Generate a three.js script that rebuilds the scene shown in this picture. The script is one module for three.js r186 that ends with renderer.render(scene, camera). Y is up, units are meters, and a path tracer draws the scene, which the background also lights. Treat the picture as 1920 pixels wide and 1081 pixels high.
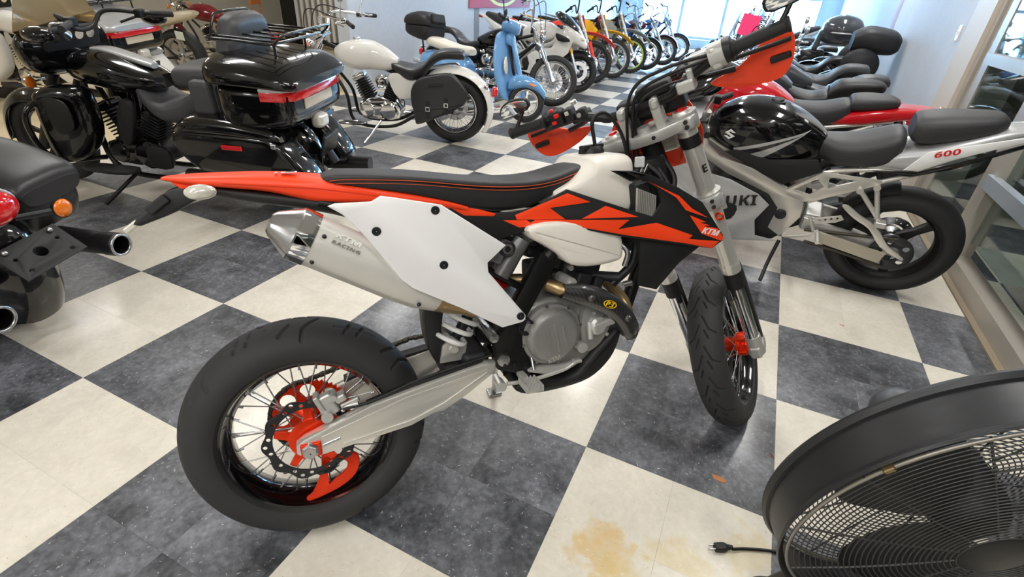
import * as THREE from 'three';
import { mergeGeometries, mergeVertices, toCreasedNormals } from 'three/addons/utils/BufferGeometryUtils.js';
import { RoundedBoxGeometry } from 'three/addons/geometries/RoundedBoxGeometry.js';
import { TextGeometry } from 'three/addons/geometries/TextGeometry.js';
import { FontLoader } from 'three/addons/loaders/FontLoader.js';
import { RectAreaLightUniformsLib } from 'three/addons/lights/RectAreaLightUniformsLib.js';

// ---------- camera, sky, exposure ----------
const scene = new THREE.Scene();
const camera = new THREE.PerspectiveCamera(59.715, 1920 / 1081, 0.05, 120);
camera.position.set(2.0577, 1.3748, 3.6968);
camera.quaternion.setFromRotationMatrix(new THREE.Matrix4().makeBasis(
  new THREE.Vector3(0.89971562, 0.05550029, -0.43293362),
  new THREE.Vector3(-0.26599673, 0.85613293, -0.44303741),
  new THREE.Vector3(0.34606002, 0.51376661, 0.78503906)));
camera.updateMatrixWorld(true);
const renderer = new THREE.WebGLRenderer({ antialias: true });
renderer.toneMapping = THREE.LinearToneMapping;
renderer.toneMappingExposure = 2.5;
renderer.shadowMap.enabled = true;
scene.background = new THREE.Color().setRGB(0.36, 0.62, 1.0);
scene.backgroundIntensity = 19;
RectAreaLightUniformsLib.init();
const PANEL_L = 11;                                   // ceiling troffers, cd/m2 scale of three.js
const PANEL_COL = new THREE.Color().setRGB(1.0, 0.985, 0.955);

// ---------- seeded noise ----------
let seed = 12345;
const rnd = () => { seed = (seed * 1664525 + 1013904223) >>> 0; return seed / 4294967296; };
const rr = (a, b) => a + (b - a) * rnd();
const h2 = (x, y, s) => { let h = (x * 374761393 + y * 668265263 + s * 1274126177) | 0; h = Math.imul(h ^ (h >>> 13), 1274126177); return ((h ^ (h >>> 16)) >>> 0) / 4294967296; };
function vnoise(x, y, per, s) {
  const xi = Math.floor(x), yi = Math.floor(y), fx = x - xi, fy = y - yi, m = v => ((v % per) + per) % per;
  const u = fx * fx * (3 - 2 * fx), v = fy * fy * (3 - 2 * fy);
  const a = h2(m(xi), m(yi), s), b = h2(m(xi + 1), m(yi), s), c = h2(m(xi), m(yi + 1), s), d = h2(m(xi + 1), m(yi + 1), s);
  return a + (b - a) * u + (c - a) * v + (a - b - c + d) * u * v;
}
function fbm(x, y, per, s, oct = 4) { let t = 0, a = 0.5, n = 0; for (let o = 0; o < oct; o++) { t += a * vnoise(x, y, per, s + o * 17); n += a; x *= 2; y *= 2; per *= 2; a *= 0.5; } return t / n; }

// ---------- textures ----------
function canvasTex(w, h, draw, srgb = true, rep) {
  const c = document.createElement('canvas'); c.width = w; c.height = h; draw(c.getContext('2d'), w, h);
  const t = new THREE.CanvasTexture(c); if (srgb) t.colorSpace = THREE.SRGBColorSpace;
  t.wrapS = t.wrapT = THREE.RepeatWrapping; if (rep) t.repeat.set(...rep); return t;
}
function dataTex(n, fn, srgb = true, rep) {
  const d = new Uint8Array(n * n * 4);
  for (let y = 0; y < n; y++) for (let x = 0; x < n; x++) { const c = fn(x, y), i = (y * n + x) * 4; d[i] = c[0]; d[i + 1] = c[1]; d[i + 2] = c[2]; d[i + 3] = 255; }
  const t = new THREE.DataTexture(d, n, n); t.magFilter = THREE.LinearFilter; t.minFilter = THREE.LinearMipmapLinearFilter; t.generateMipmaps = true;
  if (srgb) t.colorSpace = THREE.SRGBColorSpace; t.wrapS = t.wrapT = THREE.RepeatWrapping; if (rep) t.repeat.set(...rep); t.needsUpdate = true; return t;
}
const clamp8 = v => Math.max(0, Math.min(255, v | 0));
function tileTex(n, base, amp, flecks, stain) {
  return canvasTex(n, n, (g, w, h) => {
    const im = g.createImageData(w, h);
    for (let y = 0; y < h; y++) for (let x = 0; x < w; x++) {
      const k = fbm(x / w * 6, y / h * 6, 6, 3, 5) - 0.5, f = fbm(x / w * 48, y / h * 48, 48, 9, 2) - 0.5, i = (y * w + x) * 4, q = k * amp * 2 + f * amp;
      let c = [base[0] + q, base[1] + q, base[2] + q * 1.05];
      if (stain) {
        for (const [sx, sy, sr, st, col] of stain) {
          const dx = x / w - sx, dy = y / h - sy, r = Math.hypot(dx, dy) / sr + (fbm(x / w * 14, y / h * 14, 14, 31, 4) - 0.5) * 1.5;
          let m = Math.max(0, Math.min(1, (1 - r) * 2.2)) * st * (0.55 + 0.9 * fbm(x / w * 30, y / h * 30, 30, 77, 3)); m = Math.min(1, m);
          c = c.map((v, j) => v + (col[j] - v) * m);
        }
      }
      im.data[i] = clamp8(c[0]); im.data[i + 1] = clamp8(c[1]); im.data[i + 2] = clamp8(c[2]); im.data[i + 3] = 255;
    }
    g.putImageData(im, 0, 0); g.lineCap = 'round';
    for (const [num, col, l0, l1, lw, al] of flecks) for (let i = 0; i < num; i++) {
      const x = rnd() * w, y = rnd() * h, a = rnd() * 6.283, l = rr(l0, l1) * w;
      g.strokeStyle = col; g.globalAlpha = al * rr(0.3, 1); g.lineWidth = lw * w * rr(0.5, 1.3); g.beginPath(); g.moveTo(x, y); g.lineTo(x + Math.cos(a) * l, y + Math.sin(a) * l); g.stroke();
    }
    g.globalAlpha = 1;
  });
}
const darkFl = [[420, '#d8d9d6', 0.002, 0.012, 0.003, 0.9], [520, '#1c1e22', 0.002, 0.012, 0.003, 0.5], [26, '#b4b6b8', 0.02, 0.09, 0.0016, 0.3], [300, '#8d9095', 0.002, 0.02, 0.0025, 0.4]];
const lightFl = [[110, '#7a6a50', 0.002, 0.009, 0.0018, 0.7], [300, '#b9a986', 0.002, 0.016, 0.0025, 0.45], [200, '#fffaf0', 0.002, 0.02, 0.003, 0.5], [14, '#8a7a64', 0.02, 0.06, 0.0012, 0.3]];
const T_dark = tileTex(1024, [90, 92, 97], 46, darkFl);
const T_light = tileTex(1024, [222, 215, 201], 12, lightFl);
const T_stain = tileTex(1024, [221, 214, 199], 12, lightFl, [[0.27, 0.43, 0.15, 0.5, [216, 172, 100]], [0.42, 0.3, 0.19, 0.4, [208, 184, 124]], [0.62, 0.52, 0.2, 0.35, [212, 190, 130]], [0.9, 0.75, 0.16, 0.3, [210, 186, 120]]]);
const T_grain = dataTex(256, (x, y) => { const v = 128 + (fbm(x / 256 * 64, y / 256 * 64, 64, 5, 2) - 0.5) * 200; return [clamp8(v), clamp8(v), clamp8(v)]; }, false);
const T_soft = dataTex(256, (x, y) => { const v = 128 + (fbm(x / 256 * 8, y / 256 * 8, 8, 15, 5) - 0.5) * 220; return [clamp8(v), clamp8(v), clamp8(v)]; }, false);
const T_weave = dataTex(64, (x, y) => { const a = (x >> 3) & 1, b = (y >> 3) & 1, t = (a ^ b) ? Math.abs((x & 7) - 3.5) : Math.abs((y & 7) - 3.5), v = 200 - t * 34; return [clamp8(v), clamp8(v), clamp8(v)]; }, false, [60, 60]);
const T_carbon = dataTex(64, (x, y) => { const k = ((x + y) >> 3) & 3, t = ((x - y) & 7), v = k < 2 ? 14 + t * 3 : 34 + t * 3; return [v, v, v + 2]; }, true, [40, 40]);
const T_brush = dataTex(256, (x, y) => { const v = 150 + (vnoise(x / 256 * 6, y, 6, 3) - 0.5) * 90 + (vnoise(x / 256 * 20, y / 2, 20, 8) - 0.5) * 60; return [clamp8(v), clamp8(v), clamp8(v)]; }, false, [4, 4]);
const T_wall = dataTex(512, (x, y) => { const k = fbm(x / 512 * 5, y / 512 * 5, 5, 41, 5) - 0.5, f = fbm(x / 512 * 90, y / 512 * 90, 90, 4, 2) - 0.5; return [clamp8(200 + k * 16 + f * 6), clamp8(207 + k * 16 + f * 6), clamp8(216 + k * 14 + f * 6)]; });

// ---------- materials ----------
const M = {};
const std = (o) => new THREE.MeshStandardMaterial(o), phy = (o) => new THREE.MeshPhysicalMaterial(o);
const sc = (h) => new THREE.Color(h);
const paint = (h, o = {}) => phy({ color: sc(h), roughness: 0.35, metalness: 0, specularIntensity: 0.25, clearcoat: 1, clearcoatRoughness: 0.035, ...o });
M.rubber = std({ color: sc('#1e1e1f'), roughness: 0.62, bumpMap: T_grain, bumpScale: 0.0004 });
M.tread = std({ color: sc('#29292a'), roughness: 0.7, bumpMap: T_grain, bumpScale: 0.0005 });
M.black = std({ color: sc('#0e0e0f'), roughness: 0.5 });
M.blackPlastic = std({ color: sc('#141416'), roughness: 0.55, bumpMap: T_grain, bumpScale: 0.0003 });
M.blackGloss = paint('#08080a', { roughness: 0.2 });
M.frame = std({ color: sc('#0f1011'), roughness: 0.42, metalness: 0.2 });
M.vinyl = std({ color: sc('#303032'), roughness: 0.55, bumpMap: T_grain, bumpScale: 0.0006 });
M.vinylDark = std({ color: sc('#1a1a1c'), roughness: 0.5, bumpMap: T_weave, bumpScale: 0.0003 });
M.leather = std({ color: sc('#29292b'), roughness: 0.4, bumpMap: T_soft, bumpScale: 0.0015 });
M.leatherGrey = std({ color: sc('#48484b'), roughness: 0.5, bumpMap: T_grain, bumpScale: 0.0005 });
M.tan = std({ color: sc('#b5692f'), roughness: 0.5, bumpMap: T_soft, bumpScale: 0.001 });
M.orange = std({ color: sc('#ff4618'), roughness: 0.4 });
M.forkAlu = std({ color: sc('#dbd8d1'), roughness: 0.3, metalness: 0.6 });
M.orangeMetal = std({ color: sc('#e8380f'), roughness: 0.3, metalness: 0.55 });
M.redMetal = std({ color: sc('#d01a20'), roughness: 0.3, metalness: 0.4 });
M.white = std({ color: sc('#eceaea'), roughness: 0.36 });
M.tankWhite = std({ color: sc('#e6e0d6'), roughness: 0.4 });
M.alu = std({ color: sc('#d3d0c9'), roughness: 0.3, metalness: 0.6 });
M.caseMid = std({ color: sc('#7c7c7d'), roughness: 0.4, metalness: 0.5 });
M.print = std({ color: sc('#7d7972'), roughness: 0.5 });
M.aluCast = std({ color: sc('#c4c3bf'), roughness: 0.36, metalness: 0.5, bumpMap: T_grain, bumpScale: 0.0002 });
M.caseGrey = std({ color: sc('#93928f'), roughness: 0.4, metalness: 0.4, bumpMap: T_grain, bumpScale: 0.0004 });
M.caseDark = std({ color: sc('#2c2d2f'), roughness: 0.5, metalness: 0.45, bumpMap: T_grain, bumpScale: 0.0006 });
M.chrome = std({ color: sc('#e6e6e8'), roughness: 0.07, metalness: 1 });
M.steel = std({ color: sc('#b9b9bb'), roughness: 0.25, metalness: 0.95 });
M.steelDark = std({ color: sc('#3c3d40'), roughness: 0.4, metalness: 0.8 });
M.titan = std({ color: sc('#a58d68'), roughness: 0.34, metalness: 0.9 });
M.muffler = std({ color: sc('#d0cdc6'), roughness: 0.42, metalness: 0.25, bumpMap: T_grain, bumpScale: 0.0003 });
M.carbon = phy({ map: T_carbon, roughness: 0.35, clearcoat: 0.8, clearcoatRoughness: 0.1 });
M.gold = std({ color: sc('#c8962f'), roughness: 0.3, metalness: 0.8 });
M.redLens = phy({ color: sc('#d8161a'), roughness: 0.12, clearcoat: 1, clearcoatRoughness: 0.05 });
M.amber = phy({ color: sc('#f27a10'), roughness: 0.2, clearcoat: 1, clearcoatRoughness: 0.08 });
M.clearLens = phy({ color: sc('#d8d4c8'), roughness: 0.12, clearcoat: 1, clearcoatRoughness: 0.05, metalness: 0.2 });
M.mirror = std({ color: sc('#dfe3e6'), roughness: 0.03, metalness: 1 });
M.springWhite = std({ color: sc('#dcdcda'), roughness: 0.35 });
M.chain = std({ color: sc('#4a443c'), roughness: 0.45, metalness: 0.75 });
M.thread = std({ color: sc('#c9522a'), roughness: 0.7 });
M.yellow = std({ color: sc('#f2c21a'), roughness: 0.4 });
M.decalWhite = std({ color: sc('#e8e8e6'), roughness: 0.4 });
M.decalBlack = std({ color: sc('#111112'), roughness: 0.4 });
M.pink = std({ color: sc('#ff3f7e'), roughness: 0.7 });
M.redBtn = std({ color: sc('#e2231f'), roughness: 0.4 });

// ---------- geometry helpers: everything non-indexed with position, normal, uv ----------
const V3 = (x, y, z) => new THREE.Vector3(x, y, z);
function norm(g) {
  let o = g.index ? g.toNonIndexed() : g;
  if (!o.attributes.normal) o.computeVertexNormals();
  if (!o.attributes.uv) { const p = o.attributes.position, u = new Float32Array(p.count * 2); for (let i = 0; i < p.count; i++) { u[2 * i] = p.getX(i) + p.getZ(i) * 0.5; u[2 * i + 1] = p.getY(i) + p.getZ(i) * 0.5; } o.setAttribute('uv', new THREE.BufferAttribute(u, 2)); }
  for (const k of Object.keys(o.attributes)) if (!['position', 'normal', 'uv'].includes(k)) o.deleteAttribute(k);
  o.morphAttributes = {}; o.clearGroups && o.clearGroups(); return o;
}
const join = (a) => Array.isArray(a) ? (a.length === 1 ? norm(a[0]) : mergeGeometries(a.map(norm))) : norm(a);
const mv = (g, x = 0, y = 0, z = 0, rx = 0, ry = 0, rz = 0) => { if (rx) g.rotateX(rx); if (ry) g.rotateY(ry); if (rz) g.rotateZ(rz); g.translate(x, y, z); return g; };
function mir(g) { // mirror in z
  const o = norm(g.clone()), p = o.attributes.position, n = o.attributes.normal, u = o.attributes.uv;
  for (let i = 0; i < p.count; i++) { p.setZ(i, -p.getZ(i)); n.setZ(i, -n.getZ(i)); }
  for (let i = 0; i < p.count; i += 3) for (const a of [p, n, u]) { const s = a.itemSize; for (let k = 0; k < s; k++) { const t = a.array[(i + 1) * s + k]; a.array[(i + 1) * s + k] = a.array[(i + 2) * s + k]; a.array[(i + 2) * s + k] = t; } }
  return o;
}
const both = (g) => [g, mir(g)];
const rbox = (w, h, d, r = 0.004, x = 0, y = 0, z = 0, rx = 0, ry = 0, rz = 0) => mv(new RoundedBoxGeometry(w, h, d, 1, Math.min(r, w * 0.49, h * 0.49, d * 0.49)), x, y, z, rx, ry, rz);
const bx = (w, h, d, x = 0, y = 0, z = 0, rx = 0, ry = 0, rz = 0) => mv(new THREE.BoxGeometry(w, h, d), x, y, z, rx, ry, rz);
function cyl(a, b, r0, r1 = r0, seg = 12, open = false) {
  const A = V3(...a), B = V3(...b), d = B.clone().sub(A), g = new THREE.CylinderGeometry(r1, r0, d.length(), seg, 1, open);
  g.applyQuaternion(new THREE.Quaternion().setFromUnitVectors(V3(0, 1, 0), d.clone().normalize())); const m = A.add(B).multiplyScalar(0.5); g.translate(m.x, m.y, m.z); return g;
}
function tube(pts, r, seg = 8, n, closed = false, tension = 0.5) {
  const c = new THREE.CatmullRomCurve3(pts.map(p => V3(...p)), closed, 'catmullrom', tension);
  const g = new THREE.TubeGeometry(c, n || Math.max(6, pts.length * 6), r, seg, closed);
  if (closed) return norm(g);
  const A = V3(...pts[0]), B = V3(...pts[pts.length - 1]), out = [norm(g)];
  for (const [P, t, s] of [[A, c.getTangent(0), -1], [B, c.getTangent(1), 1]]) { const k = new THREE.CircleGeometry(r, seg); k.applyQuaternion(new THREE.Quaternion().setFromUnitVectors(V3(0, 0, 1), t.clone().multiplyScalar(s))); k.translate(P.x, P.y, P.z); out.push(norm(k)); }
  return mergeGeometries(out);
}
function spl(poly, n = 4, closed = true, ten = 0.5) { // smooth a 2-D outline
  const c = new THREE.CatmullRomCurve3(poly.map(p => V3(p[0], p[1], 0)), closed, 'catmullrom', ten);
  return c.getPoints(poly.length * n).slice(0, closed ? -1 : undefined).map(p => [p.x, p.y]);
}
function shape(poly, holes = []) {
  const s = new THREE.Shape(poly.map(p => new THREE.Vector2(...p)));
  for (const h of holes) s.holes.push(new THREE.Path(h.map(p => new THREE.Vector2(...p))));
  return s;
}
const ring2 = (x, y, r, n = 14, ph = 0) => Array.from({ length: n }, (_, i) => [x + r * Math.cos(ph + i / n * 2 * Math.PI), y + r * Math.sin(ph + i / n * 2 * Math.PI)]);
function ext(poly, z0, z1, bev = 0.003, holes = [], bs = 2) {
  const b = Math.min(bev, (z1 - z0) * 0.45), g = new THREE.ExtrudeGeometry(shape(poly, holes), { depth: z1 - z0 - 2 * b, bevelEnabled: b > 0, bevelThickness: b, bevelSize: b, bevelOffset: -b, bevelSegments: bs, curveSegments: 6 });
  g.translate(0, 0, z0 + b); return toCreasedNormals(norm(g), 0.7);
}
// a thin panel whose z follows a plane a + b*x + c*y
function panel(poly, pl, thick = 0.006, bev = 0.002, holes = []) {
  const g = ext(poly, 0, thick, bev, holes), p = g.attributes.position;
  for (let i = 0; i < p.count; i++) p.setZ(i, p.getZ(i) + pl[0] + pl[1] * p.getX(i) + pl[2] * p.getY(i));
  return g;
}
function bend(g, f) { const o = norm(g), p = o.attributes.position; for (let i = 0; i < p.count; i++) { const r = f(p.getX(i), p.getY(i), p.getZ(i)); p.setXYZ(i, r[0], r[1], r[2]); } const q = mergeVertices(stripped(o), 1e-5); q.computeVertexNormals(); return toCreasedNormals(norm(q), 0.8); }
function stripped(o) { const q = new THREE.BufferGeometry(); q.setAttribute('position', o.attributes.position.clone()); return q; }
// loft along x: sections [x, yc, top, bottom, halfWidth, exponent, zc]
function loft(secs, { n = 24, sub = 5, smooth = true, caps = true } = {}) {
  const K = secs.map(s => { const t = s.slice(); if (t[5] === undefined) t[5] = 2.4; if (t[6] === undefined) t[6] = 0; return t; });
  const S = [], cr = (a, b, c, d, t) => 0.5 * (2 * b + (c - a) * t + (2 * a - 5 * b + 4 * c - d) * t * t + (3 * b - a - 3 * c + d) * t * t * t);
  if (smooth) { for (let i = 0; i < K.length - 1; i++) for (let j = 0; j < sub; j++) { const a = K[Math.max(0, i - 1)], b = K[i], c = K[i + 1], d = K[Math.min(K.length - 1, i + 2)], t = j / sub; S.push(b.map((_, k) => { let v = cr(a[k], b[k], c[k], d[k], t); if (k >= 2 && k <= 4) v = Math.max(v, 0.0005); return v; })); } S.push(K[K.length - 1]); } else S.push(...K);
  const pos = [], uv = [], idx = [];
  let L = 0; S.forEach((s, i) => {
    if (i) L += Math.hypot(s[0] - S[i - 1][0], s[1] - S[i - 1][1]);
    for (let k = 0; k <= n; k++) { const t = k / n * 2 * Math.PI, c = Math.cos(t), q = Math.sin(t), e = 2 / s[5], z = Math.sign(c) * Math.pow(Math.abs(c), e) * s[4], y = Math.sign(q) * Math.pow(Math.abs(q), e); pos.push(s[0], s[1] + (y > 0 ? y * s[2] : y * s[3]), z + s[6]); uv.push(L, t * s[4]); }
  });
  const w = n + 1; for (let i = 0; i < S.length - 1; i++) for (let k = 0; k < n; k++) { const a = i * w + k, b = a + 1, c = a + w, d = c + 1; idx.push(a, c, b, b, c, d); }
  const g = new THREE.BufferGeometry(); g.setAttribute('position', new THREE.Float32BufferAttribute(pos, 3)); g.setAttribute('uv', new THREE.Float32BufferAttribute(uv, 2)); g.setIndex(idx);
  g.computeVertexNormals(); const N = g.attributes.normal;
  for (let i = 0; i < S.length; i++) { const a = i * w, b = a + n, v = V3(N.getX(a) + N.getX(b), N.getY(a) + N.getY(b), N.getZ(a) + N.getZ(b)).normalize(); N.setXYZ(a, v.x, v.y, v.z); N.setXYZ(b, v.x, v.y, v.z); }
  const out = [norm(g)];
  if (caps) for (const [i, sg] of [[0, -1], [S.length - 1, 1]]) {
    const s = S[i], P = [], o = i * w; const cx = s[0], cy = s[1], cz = s[6];
    for (let k = 0; k < n; k++) { const a = (o + k) * 3, b = (o + k + 1) * 3; const A = [pos[a], pos[a + 1], pos[a + 2]], B = [pos[b], pos[b + 1], pos[b + 2]]; if (sg < 0) P.push(cx, cy, cz, ...A, ...B); else P.push(cx, cy, cz, ...B, ...A); }
    const c = new THREE.BufferGeometry(); c.setAttribute('position', new THREE.Float32BufferAttribute(P, 3)); c.computeVertexNormals(); out.push(norm(c));
  }
  return mergeGeometries(out);
}
// lathe about the z axis: profile of [r, z]
function lathZ(prof, seg = 32, crease = 0.6) { const g = new THREE.LatheGeometry(prof.map(p => new THREE.Vector2(Math.max(p[0], 1e-4), p[1])), seg); g.rotateX(Math.PI / 2); return toCreasedNormals(norm(g), crease); }
const sph = (r, x = 0, y = 0, z = 0, sx = 1, sy = 1, sz = 1, a = 16, b = 10) => { const g = new THREE.SphereGeometry(r, a, b); g.scale(sx, sy, sz); g.translate(x, y, z); return g; };
const torZ = (R, r, x = 0, y = 0, z = 0, a = 8, b = 36) => { const g = new THREE.TorusGeometry(R, r, a, b); g.translate(x, y, z); return g; };
const axisTo = (g, p, dir) => { g.applyQuaternion(new THREE.Quaternion().setFromUnitVectors(V3(0, 0, 1), V3(...dir).normalize())); g.translate(...p); return g; };
const hexBolt = (x, y, z, r = 0.006, h = 0.005, s = 1) => { const g = new THREE.CylinderGeometry(r, r, h, 6); g.rotateX(Math.PI / 2); g.translate(x, y, z + s * h / 2); return g; };
const FONT = await new FontLoader().loadAsync('fonts/droid/droid_sans_bold.typeface.json');
function txt(s, size, depth = 0.001, slant = 0, w = 1) {
  const g = new TextGeometry(s, { font: FONT, size, depth, curveSegments: 4, bevelEnabled: false }); g.computeBoundingBox(); g.translate(-(g.boundingBox.max.x + g.boundingBox.min.x) / 2, -size / 2, 0);
  const m = new THREE.Matrix4().set(w, slant, 0, 0, 0, 1, 0, 0, 0, 0, 1, 0, 0, 0, 0, 1); g.applyMatrix4(m); return norm(g);
}

// ---------- object helpers ----------
const taken = {};
function numbered(n) { const k = taken[n] = (taken[n] === undefined ? 0 : taken[n] + 1); return k ? n + '_' + String(k).padStart(3, '0') : n; }
function add(parent, name, geo, mat, label) {
  const m = new THREE.Mesh(join(geo), mat); m.name = parent === scene ? numbered(name) : name; m.castShadow = m.receiveShadow = true; parent.add(m);
  if (label) m.userData.label = label; return m;
}
function inst(parent, name, geo, mat) { const m = new THREE.Mesh(geo, mat); m.name = name; m.castShadow = m.receiveShadow = true; parent.add(m); return m; }
const tag = (o, label, category, group) => { o.userData.label = label; o.userData.category = category; if (group) o.userData.group = group; return o; };
function struct(name, geo, mat, label) { const m = add(scene, name, geo, mat); m.userData.kind = 'structure'; m.userData.label = label; m.userData.category = name.split('_')[0]; return m; }
function thing(name, label, category, [x, y, z] = [0, 0, 0], head = 0, lean = 0, group) {
  const o = new THREE.Group(); o.name = numbered(name); scene.add(o); o.position.set(x, y, z); o.rotation.order = 'YXZ'; o.rotation.set(-lean * Math.PI / 180, head * Math.PI / 180, 0); return tag(o, label, category, group);
}

function addEach(parent, name, geos, mat, label) { return geos.map(g => add(parent, name, g, mat, label)); }
// turn the steered parts of a built bike about its steering axis (through (x, y), raked back by rk)
function steer(b, names, x, y, rk, deg, test) {
  const ax = V3(-Math.sin(rk), Math.cos(rk), 0), m = new THREE.Matrix4().makeTranslation(x, y, 0).multiply(new THREE.Matrix4().makeRotationAxis(ax, deg * Math.PI / 180)).multiply(new THREE.Matrix4().makeTranslation(-x, -y, 0));
  for (const c of b.children) if (names.includes(c.name) && (!test || test(c))) c.applyMatrix4(m);
}
// ---------- room ----------
const SQ = 0.6096, TL = SQ / 2, XR = 3.43, XL = -2.95, ZF = -15, ZB = 7.5, XFAR = -9, H = 3.05;
{
  const floor = struct('floor', bx(XR + 6.5 - XFAR, 0.2, ZB - ZF + 1, (XR + 6.5 + XFAR) / 2, -0.104, (ZB + ZF) / 2), std({ color: sc('#8d8779'), roughness: 0.8 }), 'checkerboard vinyl tile floor of dark grey and cream squares');
  const mk = (map) => phy({ map, roughness: 0.42, bumpMap: T_soft, bumpScale: 0.0008, clearcoat: 0.3, clearcoatRoughness: 0.14 });
  const mD = mk(T_dark), mL = mk(T_light), mS = mk(T_stain);
  const topUV = (g, u0, v0, s, rot) => { // uv from the plan of the tile
    const o = norm(g), p = o.attributes.position, u = o.attributes.uv;
    for (let i = 0; i < p.count; i++) { let a = p.getX(i) / TL + 0.5, b = p.getZ(i) / TL + 0.5; for (let k = 0; k < rot; k++) [a, b] = [b, 1 - a]; u.setXY(i, u0 + a * s, v0 + b * s); } return o;
  };
  const tileG = (w) => { const g = new THREE.ExtrudeGeometry(shape([[-w, -w], [w, -w], [w, w], [-w, w]]), { depth: 0.0036, bevelEnabled: true, bevelThickness: 0.0004, bevelSize: 0.0003, bevelOffset: -0.0003, bevelSegments: 1 }); g.rotateX(-Math.PI / 2); g.translate(0, -0.004, 0); return g; };
  const variants = []; for (let k = 0; k < 12; k++) variants.push(topUV(tileG(TL / 2 - 0.0001), rnd(), rnd(), 0.5, k & 3));
  const quad = {}; for (const [a, b] of [[0, 0], [1, 0], [0, 1], [1, 1]]) quad[a + '' + b] = topUV(tileG(TL / 2 - 0.0001), a * 0.5, b * 0.5, 0.5, 0);
  const list = [], v = V3(0, 0, 0);
  for (let i = -10; i < 18; i++) for (let j = -24; j < 52; j++) {
    const x = (i + 0.5) * TL, z = -(j + 0.5) * TL; if (x < XL - 0.1 || x > 9 || z > ZB || z < ZF) continue;
    const I = Math.floor(i / 2), J = Math.floor(j / 2), light = ((I + J) & 1) === 0;
    v.set(x, 0, z).project(camera); let area = 0; const dz = camera.position.distanceTo(V3(x, 0, z));
    if (v.z < 1 && Math.abs(v.x) < 1.12 && Math.abs(v.y) < 1.15 && x < XR) area = 1 / (dz * dz * dz);
    list.push({ x, z, light, area, k: Math.floor(rnd() * 12), st: I === 3 && J === -5, q: (i & 1) + '' + (1 - (j & 1)) });
  }
  list.sort((a, b) => b.area - a.area);
  const rest = { d: [], l: [] };
  list.forEach((t, n) => {
    if (n < 300) { const m = inst(floor, 'tile', t.st ? quad[t.q] : variants[t.k], t.st ? mS : t.light ? mL : mD); m.position.set(t.x, 0, t.z); }
    else rest[t.light ? 'l' : 'd'].push(variants[t.k].clone().translate(t.x, 0, t.z));
  });
  for (const [k, m] of [['d', mD], ['l', mL]]) { const o = add(floor, k === 'd' ? 'dark_tiles' : 'cream_tiles', rest[k], m); o.userData.kind = 'stuff'; }
  const cr = [bx(XL - XFAR - 0.1, 0.004, ZB - ZF, (XL + XFAR - 0.1) / 2, -0.002, (ZB + ZF) / 2)];
  add(floor, 'cream_flooring', cr, std({ color: sc('#d9c8a4'), roughness: 0.45 }));

  const wallM = std({ map: T_wall, roughness: 0.75, bumpMap: T_grain, bumpScale: 0.0006 });
  const beige = std({ color: sc('#cfc5b8'), roughness: 0.6 }), mullM = std({ color: sc('#b7b0a6'), roughness: 0.45, metalness: 0.35 });
  const wuv = (g) => { const o = norm(g), p = o.attributes.position, u = o.attributes.uv; for (let i = 0; i < p.count; i++) u.setXY(i, (p.getX(i) + p.getZ(i)) / 3, p.getY(i) / 3); return o; };
  // right wall, then the storefront glazing toward the viewer
  struct('wall_right', [wuv(bx(0.2, H, -1.7 - ZF, XR + 0.1, H / 2, (ZF - 1.7) / 2))], wallM, 'pale blue white wall along the right hand row of motorcycles');
  struct('trim_1', [bx(0.3, H, 0.46, XR + 0.12, H / 2, -1.78)], beige, 'beige painted pillar between the white wall and the glazing');
  const glassM = phy({ color: sc('#e6efee'), transmission: 1, roughness: 0.02, thickness: 0, ior: 1.5 });
  const win = struct('window_1', [bx(0.2, H, 0.1, XR + 0.1, H / 2, -1.52), bx(0.14, H, 0.14, XR + 0.09, H / 2, -1.42), bx(0.2, H, 0.12, XR + 0.1, H / 2, -1.28), bx(0.1, H, 0.16, XR, H / 2, -0.12), bx(0.1, 0.07, 1.1, XR + 0.02, 1.13, -0.7), bx(0.1, 0.12, ZB + 1.3, XR, 0.045, (ZB - 1.3) / 2), bx(0.1, 0.3, ZB + 1.3, XR, H - 0.15, (ZB - 1.3) / 2), bx(0.1, H, 0.1, XR, H / 2, 2.6), bx(0.1, H, 0.1, XR, H / 2, 5.2)], mullM, 'beige metal storefront glazing frame with a low sill');
  add(win, 'pane', bx(0.008, H - 0.4, 1.05, XR + 0.01, H / 2, -0.71), glassM); add(win, 'pane', bx(0.008, H - 0.4, 2.56, XR + 0.01, H / 2, 1.24), glassM); add(win, 'pane', bx(0.008, H - 0.4, 2.5, XR + 0.01, H / 2, 3.9), glassM);
  add(win, 'push_bar', [bx(0.05, 0.08, 2.6, XR - 0.05, 0.56, 1.22), bx(0.06, 0.05, 0.05, XR - 0.03, 0.56, 0.0)], std({ color: sc('#b9c3cc'), roughness: 0.35, metalness: 0.5 }), 'pale blue grey horizontal bar across the glass');
  add(win, 'sealant_strip', bx(0.034, 0.01, ZB + 1.1, XR - 0.066, 0.005, (ZB - 1.1) / 2), std({ color: sc('#8f826e'), roughness: 0.9, bumpMap: T_soft, bumpScale: 0.004 }), 'brown stained strip along the sill');
  // the dim room beyond the glazing
  struct('wall_beyond', [bx(0.2, H, ZB + 3, XR + 5.6, H / 2, (ZB - 3) / 2), bx(5.6, H, 0.2, XR + 2.8, H / 2, -1.9), bx(5.6, H, 0.2, XR + 2.8, H / 2, ZB + 0.1)], std({ color: sc('#6e6a64'), roughness: 0.85 }), 'dim wall of the lobby seen through the glass');
  // left wall with the sign, and the open sales area to its left
  struct('wall_left', [wuv(bx(0.2, H, -1.95 - ZF, XL - 0.1, H / 2, (ZF - 1.95) / 2))], wallM, 'pale grey blue wall behind the row with the red sign');
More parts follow.
